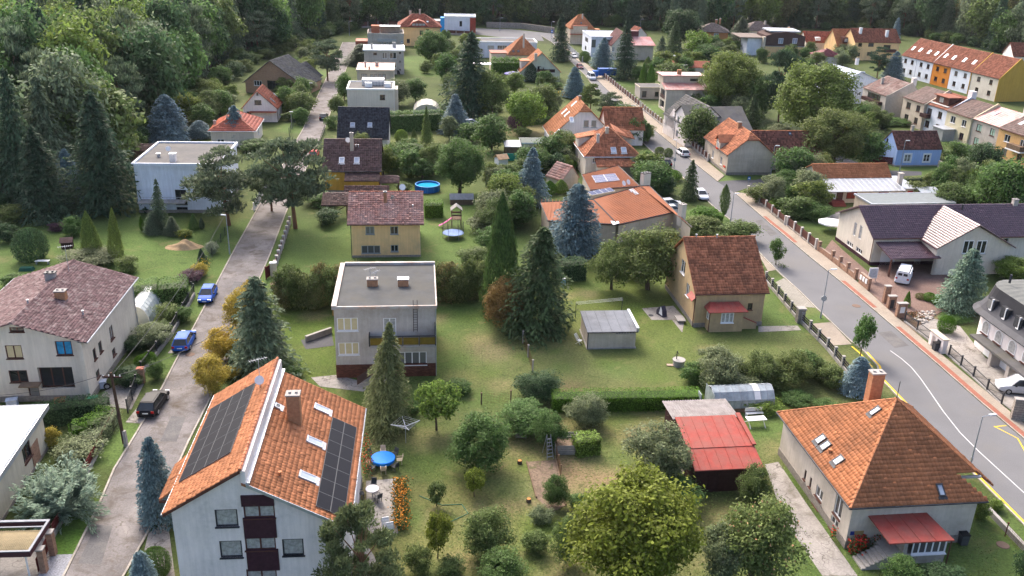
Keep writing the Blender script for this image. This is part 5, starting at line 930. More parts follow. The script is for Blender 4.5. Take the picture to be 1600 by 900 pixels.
# terrace upper row
def unit(root_px, z, W, D, ang, zr, wm, rm, label, ry=None, wins=(), name='terraced_house', grp=None, zb=None, sty=('tile', .45, .5, .05), o=.25, fm=BROWNP):
    h = House(name, label, root_px, z, W, D, ang, o, group=grp, cat='terraced house'); h.gable_x(zr, ry, ov=.02 if o else 0, zb=zb)
    for w in wins: h.winu('F', *w, *(() if len(w) > 4 else (2, 1, fm, G_DARK)))
    h.walls(wm); h.roof(rm, sty, gut=BROWNP if o else None); return h
RB = mat('brick_red_tile', (.22, .08, .05), rough=.7, isl=.25, var=.2)
grp = 'upper row of terraced houses'; a0 = at(1408, 86, 6.3); dv = Vector((math.cos(R(-77)), math.sin(R(-77)), 0)); ws = [(8, PWB, 'white terraced house at the far end of the upper row'), (8, PWB, 'second white terraced house, beside the orange one in the upper row'), (8.3, PORA, 'vivid orange terraced house in the middle of the upper row'), (9.3, PWB, 'white terraced house between orange and golden walls in the upper row'), (11.5, PCREAM, 'cream terraced house with a big golden end wall in the upper row')]
acc = 0
for i, (w, m_, lb) in enumerate(ws):
    p = a0+dv*acc; px = proj((p.x, p.y, 6.3)); wn = [(x, z, 1.35, 1.3) for x in (w*.28, w*.72) for z in (4.9, 1.9)]
    h = unit(px, 6.3, w+.3, 12, -77, 11.6, m_, RB, lb, 5.5, wn, grp=grp); acc += w
    if i < 4:
        for u in (.25, .72): x = h.toworld((h.w*u, 2.4, 6.3+5.3*(2.4+.25)/5.75)); q_ = proj(x); h.skylight(q_[0], q_[1], 1.0, 1.3, WHITE, G_SKY)
    if i >= 3: h.box('end_wall', PGOLD, h.w-.02, -.2, 0, h.w+.14, h.d, 6.3); h.piece('end_wall', MB().prism([(h.w-.02, -.3, 6.2), (h.w-.02, h.d+.3, 6.2), (h.w-.02, 5.5, 11.9)], (.18, 0, 0)), PGOLD)
    if i == 1: h.piece('party_wall', MB().prism([(h.w, -.3, 6.2), (h.w, h.d+.3, 6.2), (h.w, 5.5, 11.9)], (.2, 0, 0)), WHITE)
# terrace lower row
grp = 'lower row of terraced houses'
h = unit((1347, 136), 5.6, 12.7, 9.5, -82, 8.6, PGREY, mat('rusty_brown_tile', (.15, .09, .08), rough=.7, isl=.3, dirt=(.4, .34, .31), damt=.6), 'grey terraced house with a flaking brown roof and dark balcony, leftmost in the lower row', 6, [(6, 4.3, 6.5, 1.6, 4, 1, BROWNP, G_DARK), (8, 1.6, 1.6, 1.5)], grp=grp); h.box('balcony', DWOOD, 1.5, -1.0, 2.9, 10.5, -.01, 3.7); h.box('end_wall', mat('grey_stucco', (.37, .345, .31), var=.12, bump=.5), h.w, -.2, 0, h.w+.15, h.d, 5.8); h.piece('end_wall', MB().prism([(h.w, -.3, 5.5), (h.w, h.d+.2, 5.5), (h.w, 6, 9.0)], (.18, 0, 0)), PGREY); h.chimney(1378, 131, .6, .6, 1.4, PGREY)
h.box('chimney', PW, 11.2, 6.2, 8, 12.2, 7.2, 10.0)
LOW = [((1410, 151), 9.0, PBEI, T_BRN, 'beige terraced house with a plain brown roof in the lower row', ()), ((1442, 160), 9.2, PWB, RB, 'pale terraced house with a glaring roof, a dormer and balcony in the lower row', ()), ((1478, 172), 9.0, mat('pale_cream_plaster', (.58, .52, .36), var=.06), T_BRN, 'pale yellow terraced house with a glazed porch in the lower row', ()), ((1517, 184), 9.9, PGREY, T_RUST, 'grey terraced house with a red metal roof and green blinds in the lower row', ()), ((1559, 199), 10.5, mat('orange_beige_plaster', (.55, .34, .15), var=.06), T_BRN, 'orange-beige terraced house with a wooden balcony at the right end of the lower row', ())]
for i, (p, w, wm, rm, lb, _) in enumerate(LOW):
    bl = G_GREEN if i == 3 else G_DARK
    wn = [(w*.28, 4.6, 1.7, 1.5, 2, 1, WHITE if i in (2, 4) else BROWNP, bl), (w*.72, 4.6, 1.5, 1.5, 2, 1, WHITE if i in (2, 4) else BROWNP, bl), (w*.28, 1.7, 1.6, 1.5, 2, 1, BROWNP, bl), (w*.72, 1.7, 1.4, 1.5, 2, 1, BROWNP, bl)]
    h = unit(p, 6.2, w+.2, 10, -79, 8.8, wm, rm, lb, 5.6, wn, grp=grp, sty=('seam', .8, .03) if rm is T_RUST else ('tile', .45, .5, .05))
    h.piece('party_wall', MB().prism([(h.w, -.3, 6.0), (h.w, h.d+.2, 6.0), (h.w, 5.6, 9.4)], (.25, 0, 0)), wm)
    if i == 1: h.box('balcony', DWOOD, .6, -1.1, 3.1, 3.4, -.01, 4.0); h.box('dormer', BROWNP, 2.6, 1.0, 6.6, 7.4, 4, 8.6); h.box('dormer_roof', RB, 2.2, .5, 8.6, 7.8, 4.5, 8.75); h.box('dormer_window', G_CURT, 4.0, .95, 7.2, 5.4, .99, 8.3); h.box('painted_glare_strip', mat('white_membrane_and_glare', (.70, .68, .65)), 1.0, .3, 6.66, h.w-.5, .9, 6.8)  # white strip above the eave is added to paint in the roof's glare
    if i == 2: h.box('porch', GREYM, .3, -3, 0, 4.2, -.01, 2.6); h.box('porch_roof', ZINC, .1, -3.2, 2.6, 4.4, -.01, 2.8)
    if i in (3, 4): h.skylight(p[0]+40, p[1]-7, 1, 1.3, WHITE, G_SKY)
    if i == 4: h.box('balcony', WOOD, 4.6, -1.2, 3.1, 8.6, -.01, 4.1); h.box('balcony_slab', WHITE, 4.4, -1.3, 2.85, 8.8, -.01, 3.08)
    if i in (1, 3): h.box('chimney', PW, h.w-1.2, 5.2, 7.5, h.w+.3, 6.4, 10.4)
# right background
h = House('house', 'big white gabled house with pale blue roof behind the large walnut trees', (1316, 128), 6.0, 12, 14, 15, .3); h.gable_y(8.6, h.w*.45); h.win('F', 1349, 114, 1.0, .7); h.win('F', 1346, 131, 1.0, .7); h.win('F', 1342, 147, 1.0, .7); h.walls(PWB); h.roof(mat('pale_blue_sheet', (.38, .43, .5), rough=.4, var=.1), ('seam', .8, .03)); h.chimney(1339, 97, .8, .6, 1.0, PW)
h = House('house', 'pale yellow terraced house with a bright orange roof left of two white chimneys', (1308, 72), 4.0, 7, 11, 8, .3, group='yellow pair by the forest', cat='house'); h.gable_x(9.4, 5.5); h.walls(PYEL); h.roof(T_OR, ('tile', .5, .5, .05)); h.box('dormer', BROWNP, 2.0, .2, 5.0, 4.6, 3, 7.0); h.box('dormer_window', G_SKY, 2.4, .15, 5.4, 4.2, .19, 6.6); h.box('awning', WHITE, -.6, -2, 2.6, 6.6, -.01, 2.8)
h = House('house', 'pale yellow terraced house with two white chimneys on an orange-brown roof by the forest', (1336, 66), 6.2, 17, 11, 5, .3, group='yellow pair by the forest', cat='house'); h.gable_x(10.4, 5.5)
for px, py, w_ in ((1344, 70, 1.4), (1361, 70, 2.0), (1341, 85, 1.2), (1359, 84, 2.0), (1386, 73, 2.6), (1382, 87, 1.8)): h.win('F', px, py, w_, 1.2, 2, 1, BROWNP)
h.walls(PYEL); h.roof(RB, ('tile', .5, .5, .05)); h.chimney(1344, 52, .9, .8, 1.8, WHITE, WHITE); h.chimney(1385, 57, .9, .8, 2.0, WHITE, WHITE); h.box('balcony', BROWNP, 11, -1.2, 3.0, 15, -.01, 4.0)
h = House('house', 'long low house with a dull red roof below the forest edge', (1259, 66), 3.0, 22, 10, 2, .3); h.gable_x(6.6); h.walls(PCREAM); h.roof(T_RED, ('tile', .5, .5, .05)); h.box('dormer', WHITE, 3.6, .3, 3.6, 5.4, 2, 4.8); h.box('dormer', WHITE, 8.5, .3, 3.4, 10.5, 2, 4.3); h.chimney(1232, 47, .6, .6, 1.2, PYEL)
h = House('house', 'brown house with a curved mansard roof and cream ground floor near the forest', (1195, 72), 3.6, 14.5, 12, 3, .2); h.flat(ZINC, None, .1, .3, 0); h.hw = 3.6
h.tops = {'F': [(0, 3.6), (0, 7.0), (h.w*.25, 8.2), (h.w*.5, 8.6), (h.w*.75, 8.2), (h.w, 7.0), (h.w, 3.6)]}; b = MB()
pts = [(-.1, -.1, 3.5), (h.w+.1, -.1, 3.5), (h.w, -.1, 7.2), (h.w*.8, -.1, 8.1), (h.w*.5, -.1, 8.7), (h.w*.2, -.1, 8.1), (0, -.1, 7.2)]; b.prism(pts, (0, h.d, 0)); h.piece('mansard', b, LATH); h.tops = {}; h.walls(PYEL)
fr, pa, si = win_meshes(1.7, 1.9, 2, 1, WHITE, G_SKY, WHITE)
for px in (1220, 1242): o = link('window', fr, h.root, h.hit(px, 64, 'y', -.15)); link('pane', pa, o)
h.box('roof_sheet', ZINC, 1.5, 1, 8.4, h.w-1.5, h.d-1, 8.85); h.box('pier', PBEI, -1.0, -.4, 0, -.15, 1.5, 6.8); h.box('side_wing', PWB, -6, 2, 0, -.16, 10, 6.0); h.box('wing_roof', mat('taupe_sheet', (.17, .14, .12)), -9, 1, 6.1, -.2, 14, 6.4)
h = House('house', 'house with a taupe hipped roof beside the brown mansard', (1166, 48), 5.4, 13, 12, 5, .5); h.hip(8.4, (h.w*.4, 6), (h.w*.6, 6)); h.walls(PCREAM); h.roof(mat('taupe_tile', (.15, .12, .105), rough=.7, isl=.2), ('tile', .5, .5, .05)); h.chimney(1195, 38, .7, .7, 1.2, PBEI)
h = House('house', 'orange brick house with a grey pyramid roof and pale blinds near the forest', (1088, 49), 5.6, 12.5, 12, -8, .6); h.hip(8.4, (h.w*.45, h.d/2), (h.w*.55, h.d/2)); h.win('F', 1099, 55, 2.2, 1.8, 3, 1, WHITE, G_SKY); h.win('F', 1119, 56, 1.8, 1.9, 2, 1, WHITE, G_SKY); h.win('F', 1118, 68, 1.6, 1.6, 2, 1, WHITE, G_SKY); h.walls(PORBR); h.roof(mat('taupe_tile', (.15, .12, .105)), ('tile', .5, .5, .04), gut=DARKM); h.chimney(1119, 37, .8, .8, 1.4, BRICK); h.chimney(1125, 35, .6, .6, 1.4, BRICK)
h = House('garage', 'low garage with an orange-red sheet roof half hidden by trees', (1052, 105), 2.6, 12, 6, 5, .2, cat='garage'); h.gable_x(4.2); h.walls(PBEI); h.roof(T_RED, ('seam', .7, .03))
h = House('house', 'single orange tiled house cut by the right edge near the forest', (1583, 88), 5.2, 12, 10, -6, .3); h.gable_x(9.2); h.skylight(1598, 81, 1, 1.2, WHITE) if 0 else None; h.walls(PW); h.roof(RB, ('tile', .5, .5, .05))
h = House('house', 'small house with a wine red hipped roof behind the blue spruces on the right', (1278, 88), 3.0, 9, 8, 4, .3); h.hip(5.2); h.walls(PW); h.roof(mat('wine_tile', (.2, .06, .065), rough=.5, isl=.2), ('tile', .5, .5, .05))
h = House('shed', 'open shelter with a pale orange roof on the hedge line by the far house', (1240, 72), 2.6, 5, 5, 20, .2, cat='shed'); h.gable_y(4.2); h.walls(PW); h.roof(T_OR, ('tile', .5, .5, .05))
# ------------------------------------------------------------ vegetation: crowns of many small leaves
LEAF = leaf('leaf'); NEEDLE = leaf('needle', trans=.3)
BARK = mat('bark', (.10, .075, .055), var=.3, scale=6, bump=.6); BARKP = mat('pine_bark', (.19, .10, .06), var=.35, scale=5, bump=.6)
def unit_vec(n):
    v = rng.normal(size=(n, 3)); return v/np.linalg.norm(v, axis=1)[:, None]
def cards(c, nrm, size, asp=.55, axis=None):
    """diamond leaves at c, facing nrm"""
    n = len(c); a = axis if axis is not None else unit_vec(n); a = a-nrm*(a*nrm).sum(1)[:, None]; a /= np.linalg.norm(a, axis=1)[:, None]+1e-9
    b = np.cross(nrm, a); s = np.broadcast_to(np.asarray(size), (n,))[:, None]
    return np.stack([c-a*s, c-b*s*asp+a*s*.1, c+a*s, c+b*s*asp+a*s*.1], 1).reshape(-1, 3)
def norm_rows(v): return v/(np.linalg.norm(v, axis=1)[:, None]+1e-9)
def broad(nc, nl, ls, zb=.22, cr=(.13, .22), flat=1.0, up=.35, core=.35):
    u = unit_vec(nc); r = core+(1-core)*rng.random(nc)**.5; h = (1-zb)/2
    C = u*r[:, None]*np.array([.40, .40, h*.86])*flat+np.array([0, 0, zb+h]); C[:, 2] = np.maximum(C[:, 2], zb*.9)
    C[:, :2] *= rng.uniform(.72, 1.22, (nc, 1)); rr = rng.uniform(*cr, nc); k = rng.integers(0, nc, nl); d = unit_vec(nl); d[:, 2] += up; d = norm_rows(d)
    p = C[k]+d*(rr[k]*(rng.uniform(.55, 1.08, nl)*(1+.45*(rng.random(nl) < .12))))[:, None]*np.array([1, 1, .8]); p[:, 2] = np.maximum(p[:, 2], .012)
    n = norm_rows(d*.8+unit_vec(nl)*.75+np.array([0, 0, .45])); return cards(p, n, ls*rng.uniform(.6, 1.35, nl)), C
def conifer(wh, per, ncard, ls, Rb=.56, droop=.22, power=.72, zb=.03, jit=.18, lw=.3):
    out = []; ph_ = rng.random()*6
    for i in range(wh):
        t = (i+rng.random()*.6)/wh; z = zb+(1-zb)*t; rad = Rb*(1-t)**power+.012; m = max(4, int(per*(.45+.55*(1-t))))
        for j in range(m):
            a = 2*math.pi*(j+rng.random())/m; L = rad*rng.uniform(1-jit*1.6, 1+jit*.5)*(1+.17*math.sin(2*a+4*z+ph_)); d = np.array([math.cos(a), math.sin(a), 0]); s = np.linspace(.25, 1, ncard)+rng.normal(0, .03, ncard)
            p = d[None]*(L*s)[:, None]; p[:, 2] = z-droop*L*s**1.6+rng.normal(0, .006, ncard)+.03*L*s
            side = np.array([-d[1], d[0], 0]); w = rng.uniform(-1, 1, ncard)*lw*L*(.25+.5*(1-np.abs(s-.5))); p += side[None]*w[:, None]
            ax = norm_rows(d[None]*.8+side[None]*(np.sign(w)*rng.uniform(.2, .9, ncard))[:, None]+np.array([0, 0, -.25])); n = norm_rows(np.array([0, 0, 1])+unit_vec(ncard)*.55+d[None]*.35)
            out.append(cards(p, n, ls*rng.uniform(.7, 1.3, ncard), .38, ax))
    tip = np.stack([np.zeros(14), np.zeros(14), np.linspace(.9, 1.0, 14)], 1); out.append(cards(tip, unit_vec(14), ls*.6, .3)); V = np.concatenate(out); V[:, 2] = np.maximum(V[:, 2], .004); return V, None
def column(nl, ls, prof=lambda z: .5*np.sin(np.pi*np.clip(z, 0.0, 1)**.62)**.75, lump=.12, zb=0.0):
    z = rng.random(nl)**.85; a = rng.random(nl)*2*math.pi; ph = np.floor(a*3.2)+np.floor(z*7)*5.3; r = prof(z)*(1-lump*np.abs(np.sin(ph*2.7+a*4)))*rng.uniform(.72, 1.04, nl)
    p = np.stack([r*np.cos(a), r*np.sin(a), zb+(1-zb)*z], 1); n = norm_rows(np.stack([np.cos(a), np.sin(a), np.full(nl, .35)], 1)+unit_vec(nl)*.6); ax = np.tile([0, 0, 1.0], (nl, 1))+unit_vec(nl)*.5
    return cards(p, n, ls*rng.uniform(.6, 1.3, nl), .5, norm_rows(ax)), None
def weeping(ns, npc, ls):
    out = []
    for i in range(ns):
        a = rng.random()*2*math.pi; r = .5*rng.random()**.5; top = .98-.35*(r/.5)**2*rng.uniform(.6, 1.2); L = rng.uniform(.2, .62); t = rng.random(npc); z = np.maximum(top-L*t, .06); rr = r+.06*np.sqrt(t)
        p = np.stack([rr*math.cos(a)+rng.normal(0, .02, npc), rr*math.sin(a)+rng.normal(0, .02, npc), z], 1); out.append(cards(p, norm_rows(np.array([math.cos(a), math.sin(a), .5])+unit_vec(npc)*.6), ls*rng.uniform(.7, 1.3, npc), .4, np.tile([0, 0, -1.0], (npc, 1))+unit_vec(npc)*.3))
    return np.concatenate(out), None
def juniper(nb, npc, ls):
    out = []
    for i in range(nb):
        a = rng.random()*2*math.pi; el = rng.uniform(.1, 1.25); L = rng.uniform(.3, .52); d = np.array([math.cos(a)*math.cos(el), math.sin(a)*math.cos(el), math.sin(el)*1.5]); o = np.array([rng.uniform(-.22, .22), rng.uniform(-.22, .22), .1]); t = rng.random(npc)**.6
        p = o+d[None]*(L*t)[:, None]+rng.normal(0, .022, (npc, 3)); p[:, 2] = np.clip(p[:, 2]-.15*t**2*math.cos(el), .01, 1); out.append(cards(p, norm_rows(np.array([0, 0, 1.0])+unit_vec(npc)*.7), ls*rng.uniform(.7, 1.4, npc), .22, norm_rows(np.tile(d, (npc, 1))+unit_vec(npc)*.25)))
    return np.concatenate(out), None
def pine(nc, nl, ls, cr=(.09, .16)):
    u = unit_vec(nc); C = u*(.4+.6*rng.random(nc)**.5)[:, None]*np.array([.40, .40, .38])+np.array([0, 0, .56]); rr = rng.uniform(*cr, nc); k = rng.integers(0, nc, nl); d = unit_vec(nl); d[:, 2] = np.abs(d[:, 2])*.75-.1
    p = C[k]+d*(rr[k]*rng.uniform(.35, 1.1, nl))[:, None]*np.array([1.25, 1.25, .62]); ax = norm_rows(d+np.array([0, 0, .5])+unit_vec(nl)*.6); return cards(p, norm_rows(unit_vec(nl)+np.array([0, 0, .4])), ls*rng.uniform(.7, 1.3, nl), .3, ax), C
def trunk_mesh(C, zb, r=.03, limbs=7, m=None, lean_=.03):
    b = MB(); top = Vector((rng.normal(0, lean_), rng.normal(0, lean_), max(zb*1.5, .55))); mid = Vector((top.x*.4, top.y*.4, zb)); b.bar((0, 0, -.01), mid, r*1.25, 0, 7, r*.85); b.bar(mid, top, r*.85, 0, 7, r*.35)
    if C is not None:
        for i in rng.choice(len(C), min(limbs, len(C)), replace=False): s = mid.lerp(top, rng.random()*.8); b.bar(s, s.lerp(Vector(C[i]), .92), r*.42, 0, 5, r*.12)
    return b.mesh('trunk', m or BARK)
KIND = {}
def kind(name, nvar, fn, mt, trunk=None, skirt=False):
    L = []
    for i in range(nvar):
        V, C = fn(); me = fast_mesh(name+'_crown', V, 4, mt); L.append((me, trunk_mesh(C, *trunk) if trunk else None))
    KIND[name] = (L, skirt)
kind('broad', 5, lambda: broad(58, 7500, .030, zb=.10), LEAF, (.24, .028))
kind('airy', 3, lambda: broad(44, 5200, .030, zb=.1, cr=(.09, .17), core=.2), LEAF, (.22, .026, 12))
kind('broadhd', 2, lambda: broad(130, 30000, .0155, zb=.12, cr=(.08, .145)), LEAF, (.2, .03, 14))
kind('appletree', 3, lambda: broad(75, 13000, .019, zb=.04, cr=(.09, .17), core=.2), LEAF, (.2, .03, 12))
kind('young', 3, lambda: broad(34, 3600, .034, zb=.17, cr=(.12, .2)), LEAF, (.3, .022, 6))
kind('bush', 4, lambda: broad(40, 5200, .030, zb=.0, cr=(.14, .24)), LEAF, None, True)
kind('bushhd', 3, lambda: broad(80, 14000, .019, zb=.0, cr=(.10, .18)), LEAF, None, True)
kind('ball', 2, lambda: column(6000, .028, lambda z: .5*np.sqrt(np.clip(1-(2*z-.9)**2/1.22, 0, 1)), .05), LEAF, None, True)
kind('spruce', 4, lambda: conifer(26, 15, 24, .034, droop=.24), NEEDLE, (.1, .018), True)
kind('fir', 3, lambda: conifer(30, 17, 26, .030, droop=.10, power=.75, jit=.22), NEEDLE, (.1, .02), True)
kind('bluespruce', 3, lambda: conifer(24, 16, 42, .032, droop=.02, power=.66, jit=.09, lw=.5, Rb=.56), NEEDLE, (.1, .02), True)
kind('droopspruce', 2, lambda: conifer(30, 16, 34, .026, droop=.42, power=.85, jit=.2, Rb=.58, lw=.4), NEEDLE, (.1, .016), True)
kind('pine', 4, lambda: pine(46, 7500, .030), NEEDLE, (.42, .022, 14, BARKP))
kind('pinehd', 2, lambda: pine(95, 15000, .021, (.05, .095)), NEEDLE, (.42, .02, 16, BARKP))
kind('thuja', 3, lambda: column(9000, .022), NEEDLE, None, True)
kind('cone', 3, lambda: column(11000, .018, lambda z: .5*(1-z)**.72*(1-.25*np.exp(-z*12)), .2), NEEDLE, None, True)
kind('juniper', 2, lambda: juniper(170, 85, .030), NEEDLE, None, True)
kind('poplar', 2, lambda: column(6500, .024, lambda z: .5*np.sin(np.pi*np.clip(z*.96+.04, 0, 1))**.8, .3, .12), LEAF, (.3, .016))
COLS = {'g': (.062, .11, .030), 'd': (.04, .072, .03), 'l': (.105, .16, .03), 'y': (.102, .130, .018), 'o': (.09, .118, .036), 'e': (.115, .14, .07), 's': (.036, .062, .034), 'S': (.055, .082, .032), 'b': (.10, .15, .16), 'B': (.135, .195, .21), 'n': (.08, .105, .06), 'r': (.15, .10, .035), 'p': (.065, .03, .045), 't': (.095, .13, .03), 'Y': (.27, .21, .035), 'j': (.115, .165, .115), 'w': (.22, .25, .16), 'k': (.075, .105, .032), 'V': (.05, .088, .022), 'P': (.09, .115, .05), 'D': (.11, .125, .05), 'h': (.055, .115, .012), 'u': (.105, .10, .04)}
_cnt = {}
def plant_at(p, kd, H, W, col, label, cat='tree', name=None, group=None):
    if kd == 'broad' and W > 9.5 and name is None: kd = 'broadhd'; name = 'broadleaf_tree'
    L, skirt = KIND[kd]; i = _cnt.get(kd, 0); _cnt[kd] = i+1; me, tr = L[i % len(L)]
    nm = name or {'bush': 'shrub', 'bushhd': 'shrub', 'ball': 'clipped_shrub', 'spruce': 'spruce_tree', 'fir': 'fir_tree', 'bluespruce': 'blue_spruce', 'droopspruce': 'drooping_spruce', 'pine': 'pine_tree', 'pinehd': 'pine_tree', 'thuja': 'thuja', 'cone': 'thuja', 'weep': 'weeping_tree', 'juniper': 'juniper', 'poplar': 'slender_tree', 'appletree': 'fruit_tree', 'young': 'young_tree'}.get(kd, 'broadleaf_tree')
    r = empty(nm, p, random.uniform(0, 6.28), label, cat, group); u = random.uniform(.9, 1.1); r.scale = (W*u, W/u, H); r.rotation_euler[0] = random.gauss(0, .025); r.rotation_euler[1] = random.gauss(0, .025)
    c = link('crown' if tr else 'foliage', me, r); c['kind'] = 'stuff'; q = COLS[col] if isinstance(col, str) else col; j = random.uniform(.9, 1.1); j *= 1.45; j *= 1.32 if nm[:6] == 'forest' else 1.05; c.color = (q[0]*j*random.uniform(.95, 1.05), q[1]*j, q[2]*j, 1)
    if tr: link('trunk', tr, r)
    return r
def plant(kd, bx, by, ty, w, col, label, cat=None, group=None, name=None):
    skirt = KIND[kd][1]; sc = scale_at(at(bx, by)); W = w/sc
    p = at(bx, by-(w*.5*.36 if skirt else 0)); W = w/scale_at(p); H = max(.3, height_to(p, ty))
    if not skirt or kd in ('ball', 'bush', 'bushhd'): H = max(.3, H-(.10*W if kd != 'poplar' else 0))
    return plant_at(p, kd, H, W, col, label, cat or ('shrub' if kd in ('bush', 'bushhd', 'ball', 'juniper') else 'tree'), name, group)
